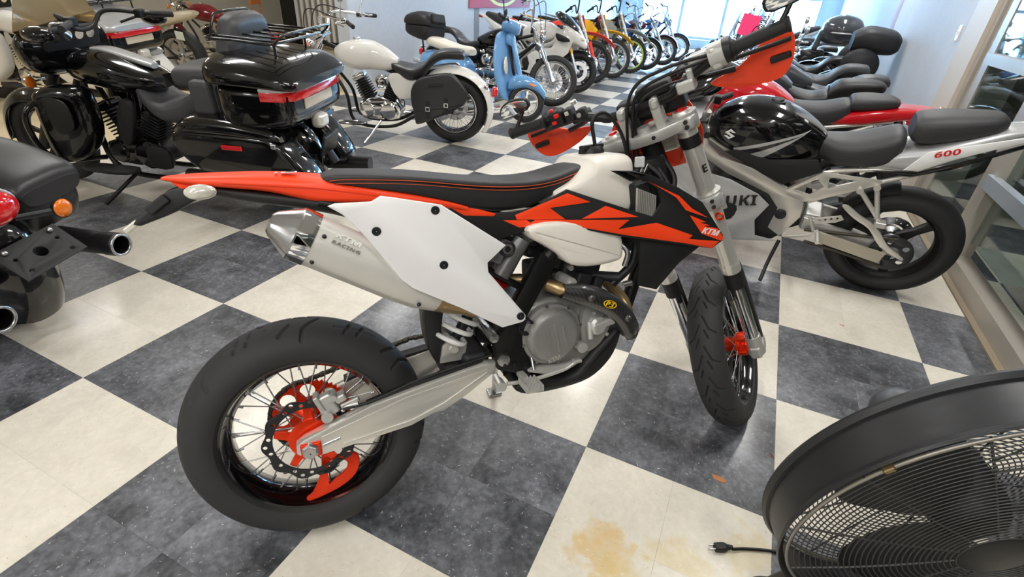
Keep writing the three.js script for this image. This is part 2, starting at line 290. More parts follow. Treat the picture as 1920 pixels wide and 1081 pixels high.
  struct('wall_back', [bx(XR + 6 - XFAR, H, 0.2, (XR + 6 + XFAR) / 2, H / 2, ZB + 0.1)], std({ color: sc('#d2d0ca'), roughness: 0.8 }), 'pale wall behind the viewer');
  struct('wall_side', [bx(0.2, H, ZB - ZF, XFAR - 0.1, H / 2, (ZB + ZF) / 2)], std({ color: sc('#cbc6bc'), roughness: 0.8 }), 'cream wall of the side sales area');
  struct('wall_side_rear', [bx(XL - XFAR - 0.2, H, 0.2, (XL + XFAR - 0.2) / 2, H / 2, -6.5)], std({ color: sc('#c9c6bf'), roughness: 0.8 }), 'rear wall of the side sales area');
  // far wall: sill, head, piers, and window openings to the sky
  const fw = struct('wall_far', [bx(XR - XL + 0.4, 0.25, 0.2, (XR + XL) / 2, 0.125, ZF - 0.1), bx(XR - XL + 0.4, 0.35, 0.2, (XR + XL) / 2, H - 0.175, ZF - 0.1), bx(0.7, H, 0.2, XL + 0.35, H / 2, ZF - 0.1), bx(0.5, H, 0.2, XR - 0.25, H / 2, ZF - 0.1)], wallM, 'far wall pierced by big bright windows');
  const w2 = struct('window_2', [0, 1, 2, 3, 4].map(i => bx(0.09, H - 0.5, 0.1, XL + 0.7 + i * 1.295, H / 2, ZF - 0.08)).concat([bx(5.2, 0.08, 0.1, 0.28, 1.55, ZF - 0.08), bx(5.2, 0.08, 0.1, 0.28, 0.3, ZF - 0.08)]), std({ color: sc('#b9c4d2'), roughness: 0.5 }), 'bright display windows at the far end of the showroom');
  for (let i = 0; i < 4; i++) add(w2, 'pane', bx(1.2, H - 0.6, 0.006, XL + 0.7 + (i + 0.5) * 1.295, H / 2, ZF - 0.1), glassM);
  struct('ceiling', bx(XR + 6 - XFAR, 0.2, ZB - ZF, (XR + 6 + XFAR) / 2, H + 0.1, (ZB + ZF) / 2), std({ color: sc('#dedcd6'), roughness: 0.85 }), 'white showroom ceiling');
  struct('ground', bx(60, 0.1, 30, 0, -0.3, ZF - 16), std({ color: sc('#b8b5ad'), roughness: 0.9 }), 'pale pavement outside the far windows');
  // ceiling troffers
  const gl = std({ color: sc('#ffffff'), emissive: PANEL_COL, emissiveIntensity: 1.6, roughness: 0.5 });
  const spots = []; for (const x of [-2.1, 0.9, 2.85]) for (const z of [6.7, 4.7, 1.3, -1.6, -5.0, -9.5]) if (!(x < -1 && z === 4.7)) spots.push([x, z]);
  for (const z of [4, 0.5, -3]) spots.push([-5.6, z]);
  for (const [x, z] of spots) {
    const t = thing('ceiling_light', 'rectangular white fluorescent troffer set under the ceiling', 'ceiling light', [x, H, z], 0, 0, 'fluorescent troffers in the ceiling');
    add(t, 'housing', bx(0.34, 0.06, 1.26, 0, -0.03, 0), M.white); add(t, 'diffuser', bx(0.28, 0.012, 1.2, 0, -0.066, 0), gl);
    const L = new THREE.RectAreaLight(PANEL_COL, PANEL_L, 0.28, 1.2); L.position.set(x, H - 0.078, z); L.rotation.x = -Math.PI / 2; L.name = 'troffer_light'; L.castShadow = true; scene.add(L);
  }
  const swp = thing('switch_plate', 'white wall plate on the pale wall near the beige pillar', 'switch plate', [XR - 0.006, 1.19, -2.28]); add(swp, 'plate', rbox(0.01, 0.12, 0.07, 0.003, 0, 0.06, 0), M.white); add(swp, 'toggle', rbox(0.016, 0.03, 0.02, 0.003, -0.006, 0.06, 0), M.white);
  const tp = add(scene, 'lilac_strip', ext([[-0.2, 0], [-0.05, 0.03], [0.1, -0.02], [0.2, 0.04], [0.22, 1.9], [-0.18, 1.9]], 0, 0.003, 0.0005).rotateY(-Math.PI / 2), std({ color: sc('#d6cfe6'), roughness: 0.8 })); tp.position.set(XR - 0.001, 0.98, -5.75); tag(tp, 'pale lilac strip with a torn end on the right wall', 'wall strip');
}
// ---------- wheels (axis along z, centre at the origin) ----------
function tyreGeo(R, hw, rimR, seg = 56, groove) {
  const b = (R - rimR) * 0.66, r0 = R - b, pr = [[rimR - 0.004, -hw * 0.68]], na = groove ? 150 : 18;
  for (let i = 0; i <= na; i++) { const a = (-1 + 2 * i / na) * 2.0; pr.push([r0 + b * Math.cos(a), hw * Math.sin(a) / Math.max(1, 1)]); }
  pr.push([rimR - 0.004, hw * 0.68]);
  if (!groove) return lathZ(pr, seg, 1.2);
  const pos = [], uv = [], idx = [], W = pr.length;
  for (let i = 0; i <= seg; i++) { const t = i / seg * 2 * Math.PI; for (let k = 0; k < W; k++) { let [r, z] = pr[k]; const d = groove(t, z / hw, r); r -= d; pos.push(r * Math.cos(t), r * Math.sin(t), z); uv.push(i / seg * 2, k / W * 0.3); } }
  for (let i = 0; i < seg; i++) for (let k = 0; k < W - 1; k++) { const a = i * W + k, c = a + W; idx.push(a, c, a + 1, a + 1, c, c + 1); }
  const g = new THREE.BufferGeometry(); g.setAttribute('position', new THREE.Float32BufferAttribute(pos, 3)); g.setAttribute('uv', new THREE.Float32BufferAttribute(uv, 2)); g.setIndex(idx); g.computeVertexNormals(); return norm(g);
}
function rimGeo(rimR, hw, seg = 48) { // open drop-centre rim
  return lathZ([[rimR + 0.008, hw], [rimR + 0.009, hw * 0.95], [rimR - 0.004, hw * 0.86], [rimR - 0.008, hw * 0.5], [rimR - 0.02, hw * 0.35], [rimR - 0.02, -hw * 0.35], [rimR - 0.008, -hw * 0.5], [rimR - 0.004, -hw * 0.86], [rimR + 0.009, -hw * 0.95], [rimR + 0.008, -hw], [rimR - 0.006, -hw * 0.98], [rimR - 0.014, -hw * 0.6], [rimR - 0.026, -hw * 0.4], [rimR - 0.026, hw * 0.4], [rimR - 0.014, hw * 0.6], [rimR - 0.006, hw * 0.98], [rimR + 0.008, hw]], seg, 0.9);
}
function discGeo(r, ri, th, wave = 0.005, nw = 12, holes = 24, hr = 0.0042) {
  const P = []; for (let i = 0; i < 96; i++) { const a = i / 96 * 2 * Math.PI, q = r - wave * (0.5 - 0.5 * Math.cos(a * nw)); P.push([q * Math.cos(a), q * Math.sin(a)]); }
  const hs = [ring2(0, 0, ri, 36)]; for (let i = 0; i < holes; i++) { const a = i / holes * 2 * Math.PI, q = ri + (r - ri) * (0.35 + 0.3 * (i & 1)); hs.push(ring2(q * Math.cos(a), q * Math.sin(a), hr, 8)); }
  return ext(P, -th / 2, th / 2, 0.0006, hs, 1);
}
// style: spoke | cast5 | cast3 | dish
function wheel(parent, name, pos, o) {
  const { R, hw, rimR, style = 'spoke', tyreMat = M.rubber, rimMat = M.chrome, hubMat = M.steel, spokeMat = M.steel, nsp = 40, disc = 0, discZ = 0.06, seg = 48, discMat = M.steel, rimHw = hw * 0.72, single = false, groove, mtx } = o;
  const rim = add(parent, name, style === 'dish' ? [rimGeo(rimR, rimHw, seg), lathZ([[0.03, 0.02], [rimR * 0.5, 0.03], [rimR - 0.02, rimHw * 0.6]], seg)] : rimGeo(rimR, rimHw, seg), rimMat);
  if (mtx) rim.applyMatrix4(mtx); else rim.position.set(...pos);
  add(rim, 'tyre', tyreGeo(R, hw, rimR, groove ? o.gseg || 720 : seg, groove), tyreMat);
  const hr = o.hubR || 0.032, hz = o.hubZ || 0.05;
  add(rim, 'hub', lathZ([[0.01, -hz - 0.012], [hr * 0.6, -hz - 0.012], [hr * 1.25, -hz], [hr * 1.25, -hz + 0.006], [hr * 0.75, -hz + 0.02], [hr * 0.75, hz - 0.02], [hr * 1.25, hz - 0.006], [hr * 1.25, hz], [hr * 0.6, hz + 0.012], [0.01, hz + 0.012]], 20), hubMat);
  if (style === 'spoke') {
    const gs = [], one = [];
    for (const s of [1, -1]) for (const d of [1, -1]) one.push([s, d]);
    const mk = (s, d) => cyl([hr * 1.2 * Math.cos(0.55 * d), hr * 1.2 * Math.sin(0.55 * d), s * (hz - 0.004)], [rimR - 0.02, 0, s * rimHw * 0.22], 0.0019, 0.0019, 5);
    const nip = (s) => cyl([rimR - 0.04, 0, s * rimHw * 0.24], [rimR - 0.022, 0, s * rimHw * 0.22], 0.0032, 0.0032, 5);
    const vs = one.map(([s, d]) => join([mk(s, d), nip(s)]));
    for (let i = 0; i < nsp; i++) { const a = (i + ((i & 3) === 1 || (i & 3) === 3 ? 0.15 : -0.15)) / nsp * 2 * Math.PI; if (single) { const m = inst(rim, 'spoke', vs[i & 3], spokeMat); m.rotation.z = a; } else gs.push(vs[i & 3].clone().rotateZ(a)); }
    if (!single) { const q = add(rim, 'spokes', gs, spokeMat); q.userData.kind = 'stuff'; }
  } else if (style !== 'dish') {
    const n = style === 'cast3' ? 3 : style === 'cast5' ? 5 : style === 'cast10' ? 10 : 6, wd = o.spokeW || 0.022;
    const vs = ext([[hr * 0.8, -wd * 1.1], [rimR * 0.55, -wd * 0.62], [rimR - 0.012, -wd * 0.8], [rimR - 0.012, wd * 0.8], [rimR * 0.55, wd * 0.62], [hr * 0.8, wd * 1.1]], -rimHw * (o.castZ || 0.3), rimHw * (o.castZ || 0.35), 0.004);
    for (let i = 0; i < n; i++) { const m = inst(rim, 'spoke', vs, o.castMat || rimMat); m.rotation.z = i / n * 2 * Math.PI + (o.phase || 0.3); }
  }
  if (disc) { add(rim, 'brake_disc', discGeo(disc, disc * 0.62, 0.005, o.wave ?? 0.002, 12, 20).translate(0, 0, discZ), discMat); }
  return rim;
}
// helical coil between two points
function coil(a, b, R, r, turns) {
  const A = V3(...a), B = V3(...b), d = B.clone().sub(A), q = new THREE.Quaternion().setFromUnitVectors(V3(0, 0, 1), d.clone().normalize()), L = d.length(), P = [];
  for (let i = 0; i <= turns * 14; i++) { const t = i / (turns * 14), an = t * turns * 2 * Math.PI; P.push(V3(R * Math.cos(an), R * Math.sin(an), t * L).applyQuaternion(q).add(A).toArray()); }
  return tube(P, r, 6, turns * 16);
}
// ---------- the orange supermoto ----------
{
  const b = thing('motorcycle', 'orange, white and black supermoto in the foreground leaning on its kickstand', 'motorcycle', [1.231, 0.001, 3.07], 45.873, 14.105);
  b.rotation.z = -0.456 * Math.PI / 180;
  const RK = 26.5 * Math.PI / 180, ST = 40.367 * Math.PI / 180, WB = 1.4625, RF = 0.297, RR = 0.314;
  const S = new THREE.Matrix4().makeTranslation(WB - 0.035 * Math.cos(RK), RF - 0.035 * Math.sin(RK), 0).multiply(new THREE.Matrix4().makeRotationZ(RK)).multiply(new THREE.Matrix4().makeRotationY(ST));
  const addS = (par, name, geo, mat, label) => { const m = add(par, name, geo, mat, label); if (par === b) m.applyMatrix4(S); return m; };

  // wheels with real tread grooves
  const seg = (px, py, ax, ay, bx_, by) => { const dx = bx_ - ax, dy = by - ay, t = Math.max(0, Math.min(1, ((px - ax) * dx + (py - ay) * dy) / (dx * dx + dy * dy))); return Math.hypot(px - ax - t * dx, py - ay - t * dy); };
  const gr = (segs, rep, R, hw, gw) => (t, zz, r) => { // segs in metres: [along, across, along, across]
    if (r < R - 0.05) return 0; const per = 2 * Math.PI / rep; let a = (((t % per) + per) % per) * R, d = 1, P = per * R; const w = zz * hw * 1.25;
    for (const s of segs) for (const o of [-P, 0, P]) d = Math.min(d, seg(a + o, w, ...s));
    const q = Math.min(1, Math.max(0, (gw - d) / 0.0026)); return 0.006 * q * q * (3 - 2 * q);
  };
  const rearTread = gr([[0.0, 0.03, 0.11, 0.042], [0.035, 0.012, 0.05, 0.06], [0.07, 0.016, 0.085, 0.062], [0.15, 0.0, 0.19, 0.055], [0.19, 0.055, 0.195, 0.085], [0.22, 0.03, 0.25, 0.07], [0.14, -0.03, 0.25, -0.042], [0.175, -0.012, 0.19, -0.06], [0.21, -0.016, 0.225, -0.062], [0.29, 0.0, 0.33, -0.055], [0.33, -0.055, 0.335, -0.085], [0.36, -0.03, 0.39, -0.07]], 7, RR, 0.078, 0.0052);
  const frontTread = gr([[0, 0.006, 0.045, 0.03], [0.045, 0.03, 0.058, 0.055], [0.05, 0.012, 0.075, 0.026], [0.03, -0.006, 0.075, -0.03], [0.075, -0.03, 0.088, -0.055], [0.08, -0.012, 0.105, -0.026]], 18, RF, 0.058, 0.0034);
  const rw = wheel(b, 'rear_wheel', [0, RR, 0], { R: RR, hw: 0.078, rimR: 0.218, rimMat: M.blackGloss, hubMat: M.orangeMetal, nsp: 36, hubR: 0.038, hubZ: 0.048, single: true, tyreMat: M.tread, groove: rearTread, gseg: 1100, rimHw: 0.06, seg: 72 });
  const disc = add(rw, 'brake_disc', discGeo(0.12, 0.092, 0.005, 0.01, 10, 30, 0.0058).translate(0, 0, 0.066), M.steelDark);
  add(rw, 'disc_carrier', [0, 1, 2, 3, 4].map(i => ext([[0.03, -0.014], [0.09, -0.009], [0.09, 0.009], [0.03, 0.014]], 0.058, 0.064, 0.001).rotateZ(i * 1.2566 + 0.3)).concat([lathZ([[0.015, 0.05], [0.05, 0.05], [0.055, 0.066], [0.03, 0.072], [0.015, 0.072]], 24)]), M.orangeMetal);
  { const P = [], n = 48; for (let i = 0; i < n * 2; i++) { const a = i / (n * 2) * 2 * Math.PI, q = (i & 1) ? 0.104 : 0.112; P.push([q * Math.cos(a), q * Math.sin(a)]); }
    add(rw, 'sprocket', ext(P, -0.066, -0.06, 0.001, [ring2(0, 0, 0.045, 20), ...[0, 1, 2, 3, 4, 5, 6, 7].map(i => ring2(0.077 * Math.cos(i * 0.785), 0.077 * Math.sin(i * 0.785), 0.021, 12))], 1), M.orangeMetal, 'orange slotted rear sprocket'); }
  const fw = wheel(b, 'front_wheel', null, { R: RF, hw: 0.058, rimR: 0.218, rimMat: M.blackGloss, hubMat: M.orangeMetal, nsp: 36, hubR: 0.034, hubZ: 0.052, single: true, tyreMat: M.tread, groove: frontTread, gseg: 1000, rimHw: 0.048, seg: 72, mtx: S.clone().multiply(new THREE.Matrix4().makeTranslation(0.035, 0, 0)) });
  add(fw, 'brake_disc', discGeo(0.145, 0.108, 0.005, 0.008, 10, 24).translate(0, 0, -0.072), M.steelDark);
  add(fw, 'axle_spacer', [lathZ([[0.012, 0.05], [0.036, 0.05], [0.04, 0.058], [0.028, 0.07], [0.034, 0.078], [0.03, 0.088], [0.012, 0.088]], 12, 0.3), ...[0, 1, 2, 3].map(i => rbox(0.02, 0.016, 0.03, 0.003, 0.036 * Math.cos(i * 1.57 + 0.4), 0.036 * Math.sin(i * 1.57 + 0.4), 0.064))], M.orangeMetal);

  // swingarm
  const arm = [[0.506, 0.461], [0.474, 0.466], [0.402, 0.453], [0.253, 0.424], [0.16, 0.404], [-0.012, 0.344], [-0.032, 0.33], [-0.034, 0.306], [-0.02, 0.294], [0.022, 0.288], [0.259, 0.319], [0.325, 0.343], [0.35, 0.343], [0.413, 0.375], [0.505, 0.433]];
  const sa = add(b, 'swingarm', [ext(arm, 0.082, 0.116, 0.006), ext(arm, -0.116, -0.082, 0.006)], M.alu);
  add(sa, 'swingarm_bridge', [rbox(0.08, 0.09, 0.17, 0.02, 0.46, 0.44, 0), rbox(0.06, 0.05, 0.17, 0.015, 0.395, 0.43, 0)], M.caseDark);
  add(sa, 'arm_facet', ext([[0.36, 0.36], [0.33, 0.348], [0.26, 0.326], [0.08, 0.302], [0.08, 0.312], [0.26, 0.338], [0.35, 0.37], [0.48, 0.44], [0.49, 0.432]], 0.112, 0.1195, 0.003), M.alu);
  add(sa, 'arm_groove', [ext([[0.48, 0.448], [0.25, 0.408], [0.03, 0.343], [0.03, 0.338], [0.25, 0.401], [0.48, 0.44]], 0.1145, 0.1175, 0.0008)], M.alu);
  addEach(sa, 'chain_slider', [ext([[0.5, 0.47], [0.25, 0.434], [0.1, 0.392], [0.1, 0.384], [0.25, 0.424], [0.5, 0.458]], -0.125, -0.085, 0.002), ext([[0.47, 0.474], [0.25, 0.436], [0.15, 0.41], [0.15, 0.402], [0.25, 0.426], [0.47, 0.462]], 0.09, 0.106, 0.002)], M.blackPlastic);
  add(sa, 'brake_hose', tube([[0.5, 0.48, 0.1], [0.3, 0.448, 0.104], [0.16, 0.41, 0.104], [0.09, 0.4, 0.1]], 0.004), M.black);
  add(sa, 'axle', [cyl([0, RR, -0.13], [0, RR, 0.135], 0.012, 0.012, 16), lathZ([[0.002, 0.116], [0.022, 0.116], [0.022, 0.126], [0.016, 0.128], [0.016, 0.138], [0.002, 0.138]], 6, 0.3).translate(0, RR, 0)], M.steel);
  addEach(sa, 'axle_adjuster', both(rbox(0.05, 0.04, 0.012, 0.004, 0.002, RR, 0.118)), M.orangeMetal);
  addEach(sa, 'adjuster_bolt', both(cyl([0.03, 0.316, 0.112], [0.075, 0.328, 0.112], 0.006)), M.steel);
  add(b, 'rear_caliper', [rbox(0.042, 0.062, 0.03, 0.008, 0.055, 0.412, 0.076, 0, 0, 0.35), rbox(0.03, 0.022, 0.035, 0.006, 0.088, 0.428, 0.08, 0, 0, 0.35), rbox(0.014, 0.05, 0.04, 0.004, 0.035, 0.42, 0.076, 0, 0, 0.35), hexBolt(0.06, 0.43, 0.09, 0.007), hexBolt(0.045, 0.4, 0.09, 0.006), cyl([0.05, 0.385, 0.06], [0.05, 0.385, 0.102], 0.015), cyl([0.07, 0.435, 0.06], [0.07, 0.435, 0.1], 0.009), rbox(0.05, 0.016, 0.012, 0.004, 0.11, 0.41, 0.09, 0, 0, 0.3), cyl([0.09, 0.4, 0.09], [0.13, 0.41, 0.1], 0.006)], M.aluCast);
  const fin = spl([[0.1, 0.235], [0.115, 0.21], [0.1, 0.165], [0.06, 0.135], [0.01, 0.118], [-0.03, 0.11], [-0.036, 0.124], [-0.02, 0.135], [0, 0.17], [0.014, 0.215], [0.022, 0.28], [0.04, 0.282], [0.05, 0.24]], 3);
  add(b, 'disc_guard', ext(fin, 0.044, 0.05, 0.002, [spl([[0.036, 0.225], [0.08, 0.215], [0.078, 0.185], [0.045, 0.16], [0.024, 0.15]], 3)]), M.orangeMetal, 'orange shark fin guard below the rear disc');

  // chain along the left side
  { const pts = [[0, RR + 0.108], [0.3, 0.5], [0.5, 0.505]], low = [[0.5, 0.44], [0.25, 0.3], [0, RR - 0.108]], path = []; const lin = (A, B2, n) => { for (let i = 0; i < n; i++) path.push([A[0] + (B2[0] - A[0]) * i / n, A[1] + (B2[1] - A[1]) * i / n]); };
    lin(pts[0], pts[1], 20); lin(pts[1], pts[2], 13); lin(low[0], low[1], 18); lin(low[1], low[2], 16); for (let i = 0; i <= 22; i++) { const a = -Math.PI / 2 - i / 22 * Math.PI; path.push([0.108 * Math.cos(a), RR + 0.108 * Math.sin(a)]); }
    const g = []; path.forEach((p, i) => { const q = path[(i + 1) % path.length], an = Math.atan2(q[1] - p[1], q[0] - p[0]); g.push(rbox(0.017, 0.012, (i & 1) ? 0.02 : 0.014, 0.004, p[0], p[1], -0.063, 0, 0, an)); });
    add(b, 'drive_chain', g, M.chain).userData.kind = 'stuff'; }

  // frame
  const fr = add(b, 'frame', [
    ...both(ext([[0.54, 0.598], [0.642, 0.765], [0.692, 0.735], [0.598, 0.585], [0.59, 0.53], [0.612, 0.43], [0.602, 0.402], [0.51, 0.44], [0.498, 0.535], [0.53, 0.56]], 0.088, 0.126, 0.008)),
    ...both(tube([[0.66, 0.74, 0.105], [0.8, 0.86, 0.1], [1.0, 0.955, 0.05], [1.07, 0.98, 0.02]], 0.022, 10)),
    cyl([1.15, 0.845, 0], [1.055, 1.035, 0], 0.032, 0.032, 16), tube([[1.12, 0.86, 0], [1.03, 0.62, 0], [0.97, 0.46, 0], [0.9, 0.4, 0]], 0.022, 10),
    ...both(tube([[0.93, 0.42, 0.02], [0.82, 0.375, 0.08], [0.6, 0.37, 0.1], [0.54, 0.42, 0.1]], 0.014, 8)),
    ...both(tube([[0.64, 0.78, 0.085], [0.4, 0.86, 0.09], [0.1, 0.93, 0.07]], 0.011, 8)), ...both(tube([[0.6, 0.66, 0.09], [0.35, 0.82, 0.09], [0.2, 0.9, 0.08]], 0.01, 8))], M.frame);
  addEach(fr, 'frame_bolt', [hexBolt(0.53, 0.49, 0.126), hexBolt(0.555, 0.452, 0.126), hexBolt(0.527, 0.455, 0.126), hexBolt(0.667, 0.718, 0.118), hexBolt(0.664, 0.695, 0.118)], M.steelDark);
  addEach(b, 'pivot_bolt', [lathZ([[0.001, 0.14], [0.013, 0.138], [0.015, 0.126], [0.015, -0.14]], 16).translate(0.497, 0.545, 0), lathZ([[0.001, 0.132], [0.018, 0.13], [0.018, 0.12]], 14).translate(0.525, 0.47, 0)], M.steel);
  add(b, 'mud_flap', ext(spl([[0.335, 0.64], [0.385, 0.655], [0.38, 0.6], [0.372, 0.54], [0.39, 0.47], [0.352, 0.46], [0.33, 0.53]], 4), -0.04, 0.05, 0.006), M.blackPlastic);

  // rear shock
  add(b, 'shock_absorber', [cyl([0.41, 0.5, 0.02], [0.58, 0.77, 0.02], 0.017, 0.017, 14), cyl([0.53, 0.69, 0.02], [0.585, 0.78, 0.02], 0.03, 0.03, 16)], M.caseDark);
  add(b, 'shock_spring', coil([0.385, 0.51, 0.05], [0.505, 0.67, 0.04], 0.04, 0.0075, 6), M.springWhite, 'white coil spring');
  add(b, 'shock_reservoir', [cyl([0.535, 0.705, 0.085], [0.6, 0.8, 0.085], 0.027, 0.027, 18), cyl([0.545, 0.785, 0.085], [0.545, 0.785, 0.128], 0.021, 0.021, 18), cyl([0.61, 0.785, 0.06], [0.625, 0.81, 0.09], 0.024, 0.02, 14), rbox(0.04, 0.03, 0.05, 0.006, 0.515, 0.765, 0.1, 0, 0, -0.5)], M.caseMid);
  add(b, 'shock_adjuster', [torZ(0.018, 0.004, 0.545, 0.785, 0.128, 6, 20), cyl([0.545, 0.785, 0.126], [0.545, 0.785, 0.132], 0.008)], M.steelDark);
  add(b, 'preload_collar', cyl([0.518, 0.665, 0.06], [0.535, 0.692, 0.075], 0.032, 0.032, 18), M.redMetal, 'red shock collar');
  add(b, 'linkage', [ext([[0.36, 0.46], [0.43, 0.46], [0.44, 0.5], [0.4, 0.535], [0.37, 0.51]], 0.045, 0.06, 0.004), ext([[0.36, 0.46], [0.43, 0.46], [0.44, 0.5], [0.4, 0.535], [0.37, 0.51]], -0.06, -0.045, 0.004), cyl([0.4, 0.5, -0.07], [0.4, 0.5, 0.07], 0.012)], M.alu);

  // engine
  const eo = [[0.556, 0.55], [0.576, 0.585], [0.608, 0.612], [0.662, 0.628], [0.774, 0.61], [0.86, 0.56], [0.872, 0.52], [0.845, 0.47], [0.79, 0.41], [0.73, 0.385], [0.65, 0.388], [0.592, 0.42], [0.566, 0.48]];
  const en = add(b, 'engine_case', [ext(spl(eo, 3), -0.105, 0.112, 0.02, [], 3), ext(spl([[0.78, 0.6], [0.86, 0.585], [0.865, 0.53], [0.83, 0.47], [0.78, 0.45], [0.76, 0.52]], 3), 0.1, 0.135, 0.012), rbox(0.12, 0.1, 0.18, 0.02, 0.62, 0.57, 0)], M.caseGrey);
  add(en, 'clutch_cover', [lathZ([[0.001, 0.152], [0.06, 0.152], [0.07, 0.149], [0.077, 0.142], [0.082, 0.13], [0.09, 0.128], [0.092, 0.11]], 48, 0.5).translate(0.672, 0.523, 0), ...[0, 1, 2].map(i => ext([[-0.0035, -0.05 + i * 0.006], [0.0035, -0.05 + i * 0.006], [0.0035, 0.056 - i * 0.01], [-0.0035, 0.056 - i * 0.01]], 0.15, 0.1545, 0.0015).rotateZ(0.22).translate(0.665 + i * 0.024 - 0.012, 0.52, 0))], M.caseGrey, 'round grey clutch cover');
  add(en, 'maker_mark', txt('KTM', 0.014, 0.001).rotateZ(0.25).translate(0.668, 0.458, 0.152), M.alu);
  addEach(en, 'cover_bolt', Array.from({ length: 8 }, (_, i) => hexBolt(0.672 + 0.09 * Math.cos(i * 0.785 + 0.2), 0.523 + 0.09 * Math.sin(i * 0.785 + 0.2), 0.127, 0.005, 0.006)), M.steel);
  add(en, 'oil_filler', [lathZ([[0.001, 0.128], [0.014, 0.128], [0.02, 0.14], [0.024, 0.14], [0.026, 0.12], [0.026, 0.1]], 20).translate(0.59, 0.562, 0)], M.steelDark);
  add(en, 'water_pump', [lathZ([[0.001, 0.158], [0.02, 0.157], [0.028, 0.15], [0.03, 0.12]], 20).translate(0.81, 0.535, 0), rbox(0.09, 0.026, 0.03, 0.01, 0.83, 0.542, 0.145, 0, 0, 0.2), cyl([0.76, 0.475, 0.1], [0.76, 0.475, 0.15], 0.016), cyl([0.785, 0.55, 0.14], [0.785, 0.5, 0.15], 0.009), hexBolt(0.8, 0.572, 0.135), hexBolt(0.845, 0.5, 0.135)], M.aluCast);
  add(en, 'kick_shaft', [cyl([0.61, 0.49, 0.11], [0.61, 0.43, 0.14], 0.005), sph(0.011, 0.606, 0.5, 0.13)], M.steel);
  add(b, 'cylinder', [rbox(0.13, 0.13, 0.15, 0.02, 0.79, 0.675, 0, 0, 0, -0.3), rbox(0.15, 0.1, 0.17, 0.02, 0.83, 0.77, 0, 0, 0, -0.3), rbox(0.05, 0.04, 0.05, 0.01, 0.79, 0.662, 0.075, 0, 0, -0.3), rbox(0.03, 0.05, 0.04, 0.008, 0.835, 0.64, 0.08, 0, 0, -0.3), cyl([0.83, 0.66, 0.06], [0.9, 0.66, 0.11], 0.016), rbox(0.05, 0.06, 0.05, 0.01, 0.72, 0.66, 0.05)], M.caseDark);
  addEach(b, 'cylinder_bolt', [cyl([0.722, 0.672, 0.07], [0.722, 0.672, 0.145], 0.018, 0.018, 18), cyl([0.722, 0.672, 0.145], [0.722, 0.672, 0.15], 0.008), hexBolt(0.79, 0.64, 0.1), cyl([0.75, 0.7, 0.06], [0.75, 0.7, 0.09], 0.008)], M.aluCast);
  add(b, 'intake', [cyl([0.62, 0.78, 0], [0.74, 0.76, 0], 0.036, 0.03, 16), rbox(0.08, 0.08, 0.09, 0.015, 0.67, 0.77, 0), rbox(0.05, 0.05, 0.06, 0.01, 0.65, 0.7, 0.04)], M.caseDark);
  addEach(b, 'coolant_hose', [tube([[0.88, 0.64, 0.1], [0.93, 0.7, 0.12], [0.94, 0.78, 0.13]], 0.013), tube([[0.86, 0.78, 0.03], [0.92, 0.84, 0.06], [0.97, 0.86, 0.1]], 0.013)], M.black);
  addEach(b, 'hose_clamp', [cyl([0.905, 0.64, 0.12], [0.93, 0.645, 0.125], 0.009), tube([[0.885, 0.77, 0.12], [0.905, 0.74, 0.135], [0.9, 0.7, 0.13]], 0.008)], M.steel);
  add(b, 'skid_plate', ext(spl([[0.56, 0.372], [0.6, 0.4], [0.7, 0.378], [0.76, 0.392], [0.82, 0.455], [0.895, 0.51], [0.905, 0.475], [0.872, 0.405], [0.8, 0.352], [0.69, 0.338], [0.59, 0.345]], 4), -0.12, 0.128, 0.02, [], 3), M.blackPlastic, 'black plastic skid plate under the engine');
  add(b, 'case_guard', ext(spl([[0.595, 0.425], [0.62, 0.415], [0.68, 0.4], [0.74, 0.418], [0.745, 0.432], [0.7, 0.428], [0.62, 0.435]], 4), 0.118, 0.138, 0.005), M.aluCast);
  const pg = add(b, 'foot_peg', [ext(spl([[0.51, 0.452], [0.53, 0.475], [0.575, 0.47], [0.59, 0.448], [0.57, 0.43], [0.525, 0.432]], 3), 0.16, 0.24, 0.004, [ring2(0.54, 0.452, 0.009, 8), ring2(0.563, 0.45, 0.009, 8)])].concat([]), M.aluCast, 'toothed silver foot peg'); pg.position.set(0.16, 0.138, 0.04); pg.scale.setScalar(0.76);
  pg.geometry.dispose(); pg.geometry = join([...Array.from({ length: 5 }, (_, i) => { const z = 0.17 + i * 0.02; return ext([[0.516, 0.372], [0.52, 0.388], [0.527, 0.376], [0.534, 0.389], [0.541, 0.377], [0.548, 0.389], [0.555, 0.377], [0.562, 0.389], [0.569, 0.376], [0.575, 0.387], [0.579, 0.371], [0.575, 0.362], [0.52, 0.362]], z, z + 0.004, 0.0005); }), bx(0.006, 0.022, 0.086, 0.518, 0.374, 0.212), bx(0.006, 0.022, 0.086, 0.576, 0.374, 0.212), rbox(0.03, 0.02, 0.07, 0.006, 0.545, 0.37, 0.14)]);
  add(b, 'brake_pedal', [tube([[0.53, 0.4, 0.135], [0.6, 0.4, 0.14], [0.7, 0.412, 0.14], [0.74, 0.43, 0.142]], 0.006), rbox(0.026, 0.01, 0.02, 0.003, 0.745, 0.435, 0.143), cyl([0.512, 0.4, 0.11], [0.512, 0.4, 0.15], 0.013), cyl([0.5, 0.43, 0.12], [0.51, 0.4, 0.14], 0.007)], M.aluCast);
  add(b, 'kickstand', [tube([[0.585, 0.4, -0.13], [0.615, 0.25, -0.24], [0.64, 0.105, -0.345]], 0.0105), rbox(0.055, 0.014, 0.045, 0.006, 0.642, 0.1, -0.35, 0.25)], M.steel);

